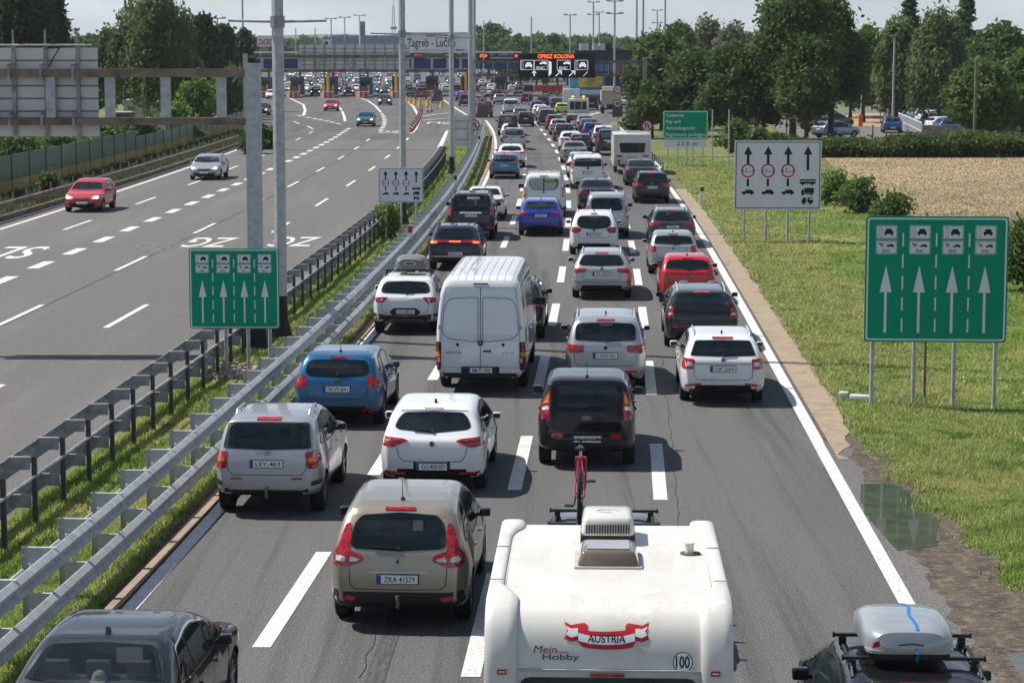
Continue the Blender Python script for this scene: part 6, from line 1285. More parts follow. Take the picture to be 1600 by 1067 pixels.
def onrear(mb, poly, off=.006, m=0):
    """fill an outline on the caravan's curved back"""
    bm = bmesh.new(); pts = densify(poly, .03); bm.faces.new([bm.verts.new((a, c, 0)) for a, c in pts]); zs = [p[1] for p in pts]
    for i in range(1, 12):
        c = min(zs) + (max(zs) - min(zs)) * i / 12; bmesh.ops.bisect_plane(bm, geom=bm.verts[:] + bm.edges[:] + bm.faces[:], plane_co=(0, c, 0), plane_no=(0, 1, 0))
    bm.verts.index_update(); mb.add([rp_(v.co.x, v.co.y, off) for v in bm.verts], [tuple(v.index for v in f.verts) for f in bm.faces], m); bm.free()
zof = lambda py: 7.5 - (py - 80) * .992 * .992 * rearD / (3600 - (py - 80) * .992 * .1257)
xof = lambda px: (px - 951) / 177.5
red_ = M('banner_red_ink', (.50, .02, .03), .45); wbt = M('banner_white', (.72, .72, .72), .4)
b = MB(); B_ = lambda pts: [(xof(740 + a / 2.622), zof(660 + c / 2.622)) for a, c in pts]
cen = [(428, 840), (445, 858), (480, 866), (545, 868), (610, 864), (650, 855), (662, 840), (662, 905), (650, 925), (610, 932), (545, 934), (480, 931), (445, 925), (428, 905)]
def bow(pts, sx=1): return pts
lt = [(372, 833), (400, 845), (430, 840), (455, 837), (468, 845), (468, 870), (428, 872), (428, 890), (428, 900), (400, 905), (372, 895), (384, 865)]
onrear(b, B_(lt), .004, 0); onrear(b, B_([(1090 - a, c) for a, c in lt][::-1]), .004, 0); onrear(b, B_(cen), .007, 0)
onrear(b, B_([(378, 848), (400, 858), (428, 856), (428, 884), (402, 890), (380, 880), (388, 865)]), .009, 1); onrear(b, B_([(1090 - a, c) for a, c in [(378, 848), (400, 858), (428, 856), (428, 884), (402, 890), (380, 880), (388, 865)]][::-1]), .009, 1)
onrear(b, B_([(430, 873), (480, 884), (545, 887), (610, 884), (660, 873), (660, 902), (610, 914), (545, 917), (480, 914), (430, 902)]), .010, 1)
o = b.build('banner_sticker', [red_, wbt], cv, fix=False)
b = MB(); v, f = text2d('AUSTRIA', .062, .33, .014); b.add([rp_(a + xof(948), c + zof(1006.5) , .014) for a, c in v], f); b.build('lettering', ink, o)
b = MB(); v, f = text2d('Hobby', .050, .32, .010); b.add([rp_(a + xof(877), c + zof(1032), .006) for a, c in v], f); b.build('lettering', M('lettering_grey', (.10, .09, .10), .5), cv)
b = MB(); v, f = text2d('Mein', .062, .20, .0); b.add([rp_(a + xof(852) + c * .25, c + zof(1022) , .006) for a, c in v], f); b.tube([rp_(xof(868), zof(1020)), rp_(xof(888), zof(1021))], .004, 4); b.build('lettering', M('lettering_red', (.22, .03, .05), .5), cv)
b = MB(); cx_, cz_ = xof(1066), zof(1034); ci_ = lambda r: [(cx_ + r * math.cos(2 * math.pi * k / 28), cz_ + r * math.sin(2 * math.pi * k / 28)) for k in range(28)]
onrear(b, ci_(.087), .005, 0); onrear(b, ci_(.080), .008, 1); o = b.build('speed_sticker', [ink, wbt], cv, fix=False); b = MB(); v, f = text2d('100', .10, .12, .014); b.add([rp_(a + cx_, c + cz_ - .05, .012) for a, c in v], f); b.build('lettering', ink, o)
b = MB(); b.tube([(-.95, y_, z_ + .004) for y_, z_ in ((.40, 2.632),)] + [(.95, .40, 2.636)], .004, 4); b.build('roof_joint', M('sealant_grey', (1, 1, 1)), cv)
for i in range(9):
    b = MB(); b.cyl((-.92 + i * .23, .44, 2.636), (-.92 + i * .23, .44, 2.645), .008, n=6); b.build('roof_screw', galv, cv)
b = MB(); b.box((0, -.012, 2.135), (1.66, .03, .018)); b.build('trim_strip', galv, cv); b = MB(); b.box((xof(949), -.03, 2.10), (.30, .03, .022)); b.build('brake_light', redl, cv)
b = MB(); b.prism(rnd([(-.78, 1.35), (.78, 1.35), (.78, 2.07), (-.78, 2.07)], .1), .03, -.028); b.build('rear_window', glass2, cv)
for sd in (-1, 1): b = MB(); b.box((sd * .93, -.075, zof(1047)), (.08, .02, .045)); o = b.build('marker_lamp', redl, cv); b = MB(); b.box((sd * .93, -.088, zof(1047)), (.06, .005, .012)); b.build('lens', whl, o)
for sd in (-1, 1): b = MB(); b.prism(rnd([(sd * .80, .62), (sd * 1.02, .62), (sd * 1.02, 1.1), (sd * .80, 1.1)], .05), .02, -.07); b.build('tail_light', redl, cv)
b = MB(); b.box((0, 3.05, 2.70), (.54, .66, .09)); b.build('ac_base', black, cv)
b = MB(); b.box((0, 3.05, 2.84), (.54, .70, .19), taper=.88); o = b.build('ac_housing', whiteg, cv); bevel(o, .05, 3); q = MB()
for k in range(17): q.beam((-.21 + k * .0262, 2.703, 2.775), (-.21 + k * .0262, 2.716, 2.865), .012, .012)
q.build('grille_slot', black, o); q = MB()
q.tube([(.11 * math.cos(t / 10 * 6.28), 3.05 + .07 * math.sin(t / 10 * 6.28), 2.936) for t in range(9)], .006, 4); q.build('emblem', M('sealant_grey', (1, 1, 1)), o)
b = MB(); b.box((0, 2.0, 2.665), (.64, .70, .03)); b.build('skylight_frame', M('skylight_frame', (.45, .42, .38), .5), cv)
b = MB(); b.box((0, 2.0, 2.745), (.60, .66, .14), taper=.82); o = b.build('skylight_dome', M('smoked_acrylic', (.15, .115, .09), .15, coat=1, var=.2), cv); bevel(o, .035, 3); q = MB(); q.box((0, 2.0, 2.822), (.40, .40, .008)); q.build('dome_ridge', M('smoked_light', (.30, .27, .27), .2, coat=1), o)
b = MB(); b.cyl((.79, 2.35, 2.66), (.79, 2.35, 2.76), .045, n=12); b.cyl((.79, 2.35, 2.76), (.79, 2.35, 2.775), .055, n=12); b.build('vent_pipe', whiteg, cv); b = MB(); b.cyl((.80, 2.35, 2.66), (.80, 2.35, 2.672), .10, n=14); b.build('vent_seal', M('sealant_dark', (.10, .07, .06), .8), cv)
for sd in (-1, 1): wheel(cv, sd * .92, 2.3, .33, .2, sd)
b = MB(); b.beam((0, 4.5, .45), (0, 6.2, .42), .12, .1); b.build('drawbar', galvd, cv)
# bicycle on the towing car's roof
bk = empty('bicycle', (0, 0, 0)); tag(bk, 'red and pink bicycle standing upright on the roof bars of the towing car', 'bicycle')
pink = M('bicycle_red', (.50, .02, .07), .3, coat=1, var=.3, scale=9)
r = .33
for y, nm in ((0, 'w'), (1.02, 'w')):
    b = MB(); k = 28; R0 = [(r * math.cos(2 * math.pi * i / k), r * math.sin(2 * math.pi * i / k)) for i in range(k + 1)]
    b.tube([(0, y + a, r + c) for a, c in R0], .026, 7); o = b.build('wheel', rubber, bk); b = MB()
    b.tube([(0, y + a * .93, r + c * .93) for a, c in R0], .010, 5)
    for i in range(0, k, 2): b.cyl((.03 if i % 4 else -.03, y, r), (0, y + R0[i][0] * .92, r + R0[i][1] * .92), .0022, n=4)
    b.cyl((-.05, y, r), (.05, y, r), .022, n=8); b.build('rim', alloy, o)
b = MB(); bb, st, hd1, hd2 = (0, .44, .29), (0, .28, .78), (0, .80, .80), (0, .84, .66)
for p0, p1, rr in ((bb, st, .018), (st, hd1, .019), (bb, hd2, .021), (hd1, hd2, .022)): b.cyl(p0, p1, rr, n=8)
for sd in (-1, 1):
    b.tube([(sd * .02, .28, .74), (sd * .055, .1, .46), (sd * .06, 0, r)], .011, 6); b.tube([bb, (sd * .06, 0, r)], .012, 6)
b.build('frame', pink, bk); b = MB()
for sd in (-1, 1): b.tube([(sd * .06, .85, .66), (sd * .06, 1.02, r)], .016, 6)
b.beam((-.07, .85, .67), (.07, .85, .67), .03, .03); b.build('fork', pink, bk)
b = MB(); b.cyl(st, (0, .25, .88), .013, n=6); b.build('seat_post', galv, bk); b = MB(); b.prism([(-.07, .12), (.07, .12), (.05, .22), (.018, .38), (-.018, .38), (-.05, .22)], .88, .92, axis='z'); o = b.build('saddle', black, bk); bevel(o, .012, 2)
b = MB(); b.cyl(hd1, (0, .77, .92), .014, n=6); b.tube([(-.28, .72, .93), (-.1, .76, .92), (.1, .76, .92), (.28, .72, .93)], .012, 6); b.build('handlebar', black, bk)
for sd in (-1, 1): b = MB(); b.tube([(sd * .28, .72, .93), (sd * .20, .735, .93)], .019, 7); b.build('grip', rubber, bk)
for sd, dz, dy in ((-1, -.15, -.06), (1, .14, .08)):
    b = MB(); b.cyl((sd * .05, .44, .29), (sd * .075, .44 + dy, .29 + dz), .010, n=6); b.build('crank', black, bk)
    b = MB(); b.box((sd * .14, .44 + dy, .29 + dz), (.11, .09, .022)); b.build('pedal', black, bk)
b = MB(); b.cyl((.045, .44, .29), (.05, .44, .29), .09, n=18); b.build('chainring', galvd, bk)
b = MB(); b.box((-.0, .1, .5), (.05, .05, .07)); b.build('rack_clamp', black, bk)
def place_on(o, carobj, x, y, z, rz=0):
    o.matrix_world; M_ = Matrix.Translation(carobj.location) @ Matrix.Rotation(carobj.rotation_euler.z, 4, 'Z'); o.location = M_ @ Vector((x, y, z)); o.rotation_euler = (0, 0, carobj.rotation_euler.z + rz)
place_on(bk, TOWCAR, -.30, .92, 1.655)
rk = [('roof_bar', y) for y in (1.05, 1.75)]
def roof_bars(c, ys, hw=.70, z=1.56):
    for y in ys:
        b = MB(); b.beam((-hw, y, z + .06), (hw, y, z + .06), .055, .03)
        for sd in (-1, 1): b.box((sd * .60, y, z + .005), (.07, .10, .10)); b.cyl((sd * hw, y, z + .06), (sd * (hw - .02), y, z + .06), .03, n=6)
        b.build('roof_bar', rackm, c)
roof_bars(TOWCAR, (1.0, 1.85)); roof_bars(BOXCAR, (1.05, 1.95))
b = MB(); b.box((-.30, 1.42, 1.625), (.09, 1.35, .03)); b.build('bicycle_rail', rackm, TOWCAR)
def roof_box(w_, l, h, mat, label, strap=False):
    g = empty('roof_box'); tag(g, label, 'roof box', 'roof boxes'); b = MB(); nu, nv = 26, 28; vs = []
    for i in range(nv):
        t = i / (nv - 1); y = l * t; s_ = (1 - abs(2 * t - 1) ** 4.5) ** (1 / 2.6) if 0 < t < 1 else .0
        hh = h * (.30 + .70 * min(1, math.sin(math.pi * min(1, t * .92 + .10)) ** .45)); wd = w_ / 2 * (.42 + .58 * s_)
        for j in range(nu):
            a = math.pi * j / (nu - 1); cx, cz = math.cos(a), math.sin(a); vs.append((wd * math.copysign(abs(cx) ** .55, cx), y, .07 + (hh - .07) * abs(cz) ** .55 * (1 if s_ > 0 else .3)))
    fs = [(i * nu + j, i * nu + j + 1, (i + 1) * nu + j + 1, (i + 1) * nu + j) for i in range(nv - 1) for j in range(nu - 1)] + [tuple(range(nu)), tuple(range((nv - 1) * nu, nv * nu))]
    b.add(vs, fs); lid = b.build('lid', mat, g, smooth=True)
    b = MB(); ol = rnd([(-w_ * .48, 0.02), (w_ * .48, .02), (w_ * .44, l - .02), (-w_ * .44, l - .02)], .16, 5); b.prism(ol, .045, .075, axis='z'); b.prism([(a * .93, c * .96 + .02) for a, c in ol], 0, .045, 1, axis='z'); b.build('base_tray', [mat, black], g)
    if strap:
        b = MB(); S_ = BVHTree.FromPolygons([Vector(v) for v in vs], fs); pts = []
        for i in range(15):
            y = -.02 + (l + .02) * i / 14; p, n_, _, _ = S_.ray_cast(Vector((.05, y, 2)), Vector((0, 0, -1))); pts.append(Vector((.05 + .02 * math.sin(i), y, (p.z + .006) if p else .06)))
        pts = [Vector((.06, .05, -.04)), Vector((.06, -.01, .05))] + pts
        for a, c in zip(pts, pts[1:]): b.beam(a, c, .030, .004)
        b.build('blue_strap', M('strap_blue', (.01, .16, .45), .6), g); b = MB(); b.box((.06, .10, h * .70), (.05, .06, .05)); b.build('strap_buckle', M('buckle_yellow', (.45, .42, .15), .5), g)
        b = MB(); b.prism([(-.38, .10), (-.30, .12), (-.31, .18), (-.36, .16)], .02, .016); b.build('red_sticker', signr, g)
        b = MB(); b.tube([(-.12, -.012, .14), (.0, -.014, .155), (.12, -.012, .14)], .008, 5); b.build('handle', black, g)
    else:
        b = MB(); S_ = BVHTree.FromPolygons([Vector(v) for v in vs], fs)
        o_l = rnd(rect(-.16, .16, .16, .24), .035)
        b.prism(o_l, -.004, .06); b.build('maker_plate', M('box_plate', (.30, .36, .38), .4), g); q = MB(); q.prism(rnd(rect(-.11, .18, .11, .22), .02), -.007, -.004); q.build('lettering_bar', ink, g)
    return g
rb = roof_box(.90, 1.45, .33, M('box_silver_grey', (.32, .345, .37), .28, .25, coat=.7, var=.05), 'silver grey roof box with blue strap on the black car at the bottom right', True); place_on(rb, BOXCAR, -.05, .85, 1.66)
rb = roof_box(.84, 1.35, .40, M('box_grey', (.155, .155, .15), .4, coat=.3, var=.06), 'grey roof box on the white crossover beside the barrier'); place_on(rb, STONIC, .05, .95, 1.62)
cp = empty('cap', (0, 0, 0)); tag(cp, 'white baseball cap lying behind the rear window of the dark saloon', 'cap'); b = MB(); k = 14
for i in range(7):
    a = math.pi / 2 * i / 6
    for j in range(k): b.v.append((.095 * math.cos(a) * math.cos(6.2832 * j / k), .11 * math.cos(a) * math.sin(6.2832 * j / k), .115 * math.sin(a)))
    if i: b.f += [((i - 1) * k + j, (i - 1) * k + (j + 1) % k, i * k + (j + 1) % k, i * k + j) for j in range(k)]; b.m += [0] * k
b.build('crown', M('cap_white', (.75, .74, .70), .9), cp, smooth=True); b = MB(); b.prism([(.08 * math.cos(R(t)) * 1.15, -.08 - .10 * math.sin(R(t))) for t in range(0, 181, 20)], .0, .012, axis='z'); b.build('peak', M('cap_white', (1, 1, 1)), cp)
b = MB(); v, f = text2d('NY', .03, .05, .02); b.add([(a, -.112, c + .05) for a, c in v], f); b.build('lettering', ink, cp); place_on(cp, DARKSED, .03, .90, 1.075); cp.scale = (.9, .9, .9); cp.rotation_euler.x = .0
b = MB(); b.box((0, .98, 1.055), (1.25, .62, .03)); b.build('parcel_shelf', seat_m, DARKSED)
# distant caravan and trucks in the queue
p = at(987, 272); g = empty('caravan', (p.x, p.y - .6, 0), heading(p)); tag(g, 'distant white caravan with dark rear window in the right lane', 'caravan')
pf = smooth_path([(.1, .5), (0, 1.0), (.06, 1.9), (.14, 2.36), (.3, 2.44), (3, 2.48), (5.2, 2.4), (5.8, 1.5), (5.9, .5)], 3)
b = MB(); loft_side(b, pf, -1.12, 1.12); o = b.build('body', whiteg, g); bevel(o, .03, 2)
b = MB(); b.prism(rnd([(-.72, 1.32), (.74, 1.32), (.82, 1.92), (-.80, 1.92)], .09), .10, -.01); b.build('rear_window', glass2, g)
for sd in (-1, 1):
    b = MB(); b.prism(rnd([(sd * .62, 1.06), (sd * 1.06, 1.06), (sd * 1.06, 1.18), (sd * .62, 1.18)], .03), .05, -.02); b.build('tail_light', redl, g); b = MB(); b.prism([(sd * 1.0, .62), (sd * 1.14, .62), (sd * 1.14, 2.38), (sd * 1.0, 2.38)], .12, -.03); b.build('corner_moulding', whiteg, g); b = MB(); b.cyl((sd * .82, -.02, .80), (sd * .82, -.05, .80), .09, n=12); b.build('fog_lamp', redl, g)
    wheel(g, sd * .95, 2.8, .32, .2, sd)
b = MB(); b.prism(rnd([(-.9, .62), (.9, .62), (.7, .42), (-.7, .42)], .04), .3, -.03); b.build('lower_skirt', black, g); b = MB(); b.prism(rect(-.28, .98, .28, 1.10), .02, -.03); b.build('number_plate', M('plate_yellow', (.55, .40, .05), .5), g); b = MB(); b.box((.1, 2.5, 2.52), (.8, .9, .10)); b.build('roof_hatch', whiteg, g)
def truck(px, py, label, kind, w_=2.4):
    p = at(px, py); g = empty('truck', p, heading(p)); tag(g, label, 'truck', 'trucks in the queue')
    b = MB(); b.box((0, 3.4, .8), (.9, 6.6, .3)); b.box((0, .2, .62), (w_ * .95, .15, .2)); b.build('chassis', dark, g)
    for y in (1.4, 5.8):
        for sd in (-1, 1): wheel(g, sd * (w_ / 2 - .2), y, .46, .35, sd)
    if kind == 'tipper':
        b = MB(); b.prism([(-w_ / 2 * .84, 1.15), (w_ / 2 * .84, 1.15), (w_ / 2, 1.5), (w_ / 2, 2.75), (-w_ / 2, 2.75), (-w_ / 2, 1.5)], .1, 4.6); b.build('tipper_body', M('tipper_cream', (.50, .44, .34), .6, var=.15), g)
        for x in (-w_ / 2 * .9, 0, w_ / 2 * .9): b = MB(); b.box((x, .04, 2.0), (.12, .12, 1.4)); b.build('rib', M('tipper_cream', (1, 1, 1)), g)
        b = MB(); b.box((0, .03, 2.72), (w_ * .98, .14, .14)); b.build('top_rail', M('tipper_brown', (.25, .17, .10), .6), g)
        b = MB(); b.box((.1, 5.7, 2.1), (2.1, 1.6, 2.2)); o = b.build('cab', P['cream'], g); bevel(o, .1)
        for sd in (-1, 1): b = MB(); b.box((sd * .9, .05, .95), (.4, .06, .16)); b.build('tail_light', redl, g)
    elif kind == 'tow':
        b = MB(); b.box((0, 2.0, 1.05), (w_ * .96, 4.0, .14)); b.box((0, .02, .85), (w_ * .96, .1, .35), 1); b.build('flat_bed', [galvd, M('bed_orange', (.5, .14, .04), .6, var=.5, scale=6)], g)
        b = MB(); b.box((0, 4.9, 1.75), (2.1, 1.5, 1.8)); o = b.build('cab', P['white'], g); bevel(o, .1)
        b = MB(); b.box((0, 4.1, 1.95), (1.7, .05, .8)); b.build('window', glass2, g)
        b = MB()
        for sd in (-1, 1): b.box((sd * 1.05, 3.9, 1.9), (.10, .1, 1.7)); b.box((sd * .36, 3.9, 1.9), (.05, .06, 1.5))
        b.box((0, 3.9, 2.75), (2.2, .1, .10)); b.box((0, 3.9, 1.5), (2.1, .06, .06)); b.build('head_frame', whiteg, g)
        for x in (-.55, .55): b = MB(); b.cyl((x, 4.4, 2.7), (x, 4.4, 2.92), .12, n=10); b.build('beacon', M('beacon_amber', (1, .42, .04), .3, emit=2.5), g)
        b = MB(); b.box((0, 4.4, 2.78), (.7, .3, .18)); b.build('light_bar', whiteg, g)
        for sd in (-1, 1): b = MB(); b.box((sd * .95, -.05, .8), (.4, .05, .16)); b.build('tail_light', redl, g)
    else:
        b = MB(); b.box((0, 2.6, 1.75), (w_ * .95, 5, 1.9)); o = b.build('box_body', P['white'], g); bevel(o, .06); b = MB(); b.box((0, 5.8, 1.3), (1.9, 1.2, 1.3)); o = b.build('cab', P['white'], g); bevel(o, .1)
        b = MB(); b.box((0, .09, 1.75), (.03, .02, 1.7)); b.build('door_gap', black, g)
        for sd in (-1, 1): b = MB(); b.box((sd * .9, .08, .9), (.3, .05, .15)); b.build('tail_light', redl, g)
    return g
truck(904.5, 197, 'recovery truck with white frame and two amber beacons', 'tow'); truck(955, 178, 'cream tipper truck beside the right 40 sign', 'tipper'); truck(893, 173, 'white box lorry ahead of the recovery truck', 'box', 2.3)
ld = empty('bundle', (0, 0, 0)); b = MB(); b.box((0, 0, .30), (.80, .35, .55)); o = b.build('cover', black, ld); bevel(o, .08); b = MB(); b.box((0, -.18, .45), (.2, .01, .08)); b.build('red_patch', redl, ld); tag(ld, 'black covered load carried behind the small white hatchback in the left lane', 'load')
hc = [c for c in CARS if c['label'].startswith('white hatchback with a black load')][0]; place_on(ld, hc, .12, .02, 1.0); ld.location = ld.location - Vector((0, .15, 0))
# ---------------------------------------------------------------- foliage
def leafm(name, col, col2, rough=.7):
    m = bpy.data.materials.new(name); m.use_nodes = True; MATS[name] = m; t = m.node_tree; L = t.links.new; b = t.nodes['Principled BSDF']; b.inputs['Roughness'].default_value = rough; b.inputs['Specular IOR Level'].default_value = .25
    g = t.nodes.new('ShaderNodeNewGeometry'); n = t.nodes.new('ShaderNodeTexNoise'); n.inputs['Scale'].default_value = .45; n.inputs['Detail'].default_value = 3; L(g.outputs['Position'], n.inputs['Vector'])
    n2 = t.nodes.new('ShaderNodeTexNoise'); n2.inputs['Scale'].default_value = 6; L(g.outputs['Position'], n2.inputs['Vector'])
    a = t.nodes.new('ShaderNodeMath'); a.operation = 'ADD'; L(n.outputs['Fac'], a.inputs[0]); L(n2.outputs['Fac'], a.inputs[1])
    mr = t.nodes.new('ShaderNodeMapRange'); mr.inputs[1].default_value = .75; mr.inputs[2].default_value = 1.25; L(a.outputs[0], mr.inputs[0])
    x = t.nodes.new('ShaderNodeMix'); x.data_type = 'RGBA'; x.inputs[6].default_value = col + (1,); x.inputs[7].default_value = col2 + (1,); L(mr.outputs[0], x.inputs[0]); L(x.outputs[2], b.inputs['Base Color'])
    tr = t.nodes.new('ShaderNodeBsdfTranslucent'); L(x.outputs[2], tr.inputs[0]); ms = t.nodes.new('ShaderNodeMixShader'); ms.inputs[0].default_value = .40; L(b.outputs[0], ms.inputs[1]); L(tr.outputs[0], ms.inputs[2]); L(ms.outputs[0], t.nodes['Material Output'].inputs[0])
    return m
lf = dict(dark=leafm('leaves_dark', (.055, .090, .024), (.12, .17, .05)), mid=leafm('leaves_mid', (.065, .11, .025), (.13, .20, .05)), light=leafm('leaves_light', (.10, .18, .03), (.18, .28, .06)), pine=leafm('needles', (.036, .058, .026), (.075, .105, .045)), birch=leafm('birch_leaves', (.085, .12, .035), (.16, .20, .075)), bloom=leafm('leaves_bloom', (.08, .11, .05), (.24, .25, .15)), weep=leafm('weeping_leaves', (.085, .13, .04), (.17, .22, .08)))
bark = M('bark', (.07, .055, .045), .9, var=.4, scale=8, bump=.4); wbark = M('birch_bark', (.42, .40, .37), .8, var=.35, scale=5)
def leaves(pts, size, seed, droop=0, asp=1.4):
    rg = np.random.default_rng(seed); n = len(pts); a = rg.normal(size=(n, 3)); a /= np.linalg.norm(a, axis=1)[:, None]; c = rg.normal(size=(n, 3)); c[:, 2] += .35; u = np.cross(a, c); u /= np.linalg.norm(u, axis=1)[:, None] + 1e-9
    if droop: a = a * (1 - droop) + np.array([0, 0, -droop]); a /= np.linalg.norm(a, axis=1)[:, None]
    s = size * rg.uniform(.6, 1.25, n)[:, None]; A = a * s * .5 * asp; U = u * s * .38
    v = np.stack([pts - A, pts + U, pts + A, pts - U], 1).reshape(-1, 3); f = np.arange(4 * n).reshape(-1, 4); return v, f
def npmesh(name, v, f, mat, parent=None):
    me = bpy.data.meshes.new(name); k = f.shape[1]; me.vertices.add(len(v)); me.vertices.foreach_set('co', v.astype(np.float32).ravel()); me.loops.add(f.size); me.loops.foreach_set('vertex_index', f.astype(np.int32).ravel())
    me.polygons.add(len(f)); me.polygons.foreach_set('loop_start', np.arange(0, f.size, k, dtype=np.int32)); me.update(calc_edges=True); me.materials.append(mat)
    o = bpy.data.objects.new(name, me); COL.objects.link(o); o.parent = parent; return o
def crown_pts(kind, h, r, n, seed):
    rg = np.random.default_rng(seed); base = .16 * h if kind != 'bush' else 0
    if kind == 'pine': 
        cl = max(40, n // 45); t = rg.uniform(0, 1, cl) ** .8; z = h * (.12 + .88 * t); rad = r * (1 - t) ** .55 * rg.uniform(.45, 1.08, cl); an = rg.uniform(0, 6.28, cl); C = np.stack([rad * np.cos(an), rad * np.sin(an), z - rad * .10], 1); sg = np.array([r * .13, r * .13, h * .018])
    elif kind == 'cone':
        cl = max(40, n // 40); t = rg.uniform(0, 1, cl); z = h * (.08 + .92 * t); z = np.round(z / (h * .055)) * h * .055; rad = r * (1 - t) ** .9 * rg.uniform(.3, 1.1, cl); an = rg.uniform(0, 6.28, cl); C = np.stack([rad * np.cos(an), rad * np.sin(an), z - rad * .2], 1); sg = np.array([r * .10, r * .10, h * .010])
    else:
        nb = 9 if kind != 'bush' else 6; bl = []
        for i in range(nb):
            t = (i + .5) / nb; an = i * 2.4 + seed; q = rg.uniform(.30, .62); zc = base + (h - base) * (.22 + .62 * t); k = math.sin(math.pi * min(1, .18 + .80 * (zc - base) / (h - base))); bl.append((r * q * math.cos(an) * k, r * q * math.sin(an) * k, zc, r * rg.uniform(.36, .56) * (.55 + .5 * k), (h - base) * rg.uniform(.14, .20)))
        bl.append((0, 0, base + (h - base) * .84, r * .42, (h - base) * .15)); bl.append((0, 0, base + (h - base) * .45, r * .6, (h - base) * .3))
        cl = max(40, n // 30); w_ = np.array([b[3] ** 2 * b[4] for b in bl]) ** .66; ix = rg.choice(len(bl), cl, p=w_ / w_.sum()); B = np.array(bl)[ix]; d = rg.normal(size=(cl, 3)); d /= np.linalg.norm(d, axis=1)[:, None]; q = rg.uniform(.55, 1.08, cl)[:, None]
        C = B[:, :3] + d * q * np.stack([B[:, 3], B[:, 3], B[:, 4]], 1); sg = np.array([.075 * r + .15, .075 * r + .15, .03 * h + .08])
        if kind in ('weep', 'birch'): sg = np.array([.05 * r + .1, .05 * r + .1, .07 * h])
    k = n // len(C) + 1; P_ = np.repeat(C, k, 0)[:n]; P_ = P_ + rg.normal(size=P_.shape) * sg; P_[:, 2] = np.maximum(P_[:, 2], .05); return P_, C
def tree(px, D, top, wpx, kind, mat, label, base_py=None, n=None, group=None, cat='tree', trunk=True, size=None, seed=None, name=None):
    x = atD(px, 100, D).x; h = max(1.2, atD(px, top, D).z); r = wpx / 2 * D / F; seed = seed if seed is not None else int(px * 7 + D) % 9973
    g = empty(name or {'bush': 'bush', 'pine': 'pine_tree', 'cone': 'fir_tree', 'birch': 'birch_tree'}.get(kind, 'tree'), (x, D, 0)); tag(g, label, cat, group)
    n = n or int(min(26000, max(1500, wpx * (h * F / D) * .62))); size = size or max(.16, min(.5, .00175 * D))
    P_, C = crown_pts(kind, h, r, n, seed); v, f = leaves(P_, size, seed + 1, .5 if kind in ('weep', 'birch') else 0); npmesh('crown', v, f, lf[mat], g)
    if trunk:
        b = MB(); rg = random.Random(seed); tb = wbark if kind == 'birch' else bark; r0 = max(.12, h * .022) * (.6 if kind == 'birch' else 1); lx, ly = rg.uniform(-.3, .3), rg.uniform(-.3, .3); top_ = .93 if kind in ('pine', 'cone') else .72; pts = [Vector((lx * t * t * 2, ly * t * t * 2, h * top_ * t)) for t in (0, .12, .3, .5, .75, 1)]; rs = [r0 * 1.35, r0, r0 * .85, r0 * .65, r0 * .4, r0 * .12]
        for i in range(5): b.cyl(pts[i], pts[i + 1], rs[i], rs[i + 1], 9)
        for i in range(10 if kind not in ('pine', 'cone') else 0):
            c = Vector(C[rg.randrange(len(C))]); t = rg.uniform(.25, .8); s0 = pts[0].lerp(pts[-1], t) if False else Vector((lx * t * t * 2, ly * t * t * 2, h * top_ * t)); mid = s0.lerp(c, .5) + Vector((0, 0, -.3 if c.z > s0.z else .2)); e = s0.lerp(c, .9); b.cyl(s0, mid, r0 * .42 * (1 - t * .5), r0 * .22, 6); b.cyl(mid, e, r0 * .22, r0 * .06, 5)
        b.build('trunk', tb, g, smooth=True)
    return g
LT = 'trees behind the left carriageway'; RT = 'trees around the car park'
tree(-75, 185, -60, 170, 'pine', 'pine', 'dark pine partly outside the left edge of the picture', group=LT)
tree(25, 195, -50, 170, 'pine', 'pine', 'tall dark pine above the grey gantry panels at the far left', group=LT, n=26000)
tree(75, 205, -10, 110, 'pine', 'pine', 'dark pine with ragged right side next to the open sky', group=LT, n=18000)
tree(-10, 215, 20, 150, 'broad', 'dark', 'dark broad tree low behind the gantry panels', group=LT)
tree(170, 235, 50, 80, 'broad', 'dark', 'small dark tree left of the birches', group=LT)
tree(208, 222, 10, 84, 'birch', 'birch', 'thin birch with white trunk left of the large one', group=LT)
tree(248, 210, -6, 120, 'birch', 'birch', 'large birch with white forked trunk', group=LT, n=16000)
tree(282, 225, 20, 80, 'birch', 'dark', 'dark birch right of the large white one', group=LT)
tree(318, 245, 27, 80, 'pine', 'pine', 'dark pine between the birches and the slim lamp mast', group=LT)
tree(350, 265, 42, 66, 'pine', 'pine', 'lower dark pine just right of the slim lamp mast', group=LT)
tree(382, 290, 48, 46, 'pine', 'pine', 'rightmost dark pine behind the near gantry post', group=LT)
tree(240, 245, 70, 160, 'broad', 'dark', 'dark undergrowth tree behind the birch trunks', group=LT, trunk=False)
tree(120, 240, 75, 120, 'broad', 'dark', 'dark undergrowth tree right of the gantry panels', group=LT, trunk=False)
tree(340, 255, 95, 100, 'broad', 'dark', 'low dark tree below the pines', group=LT, trunk=False)
BS = 'bushes'
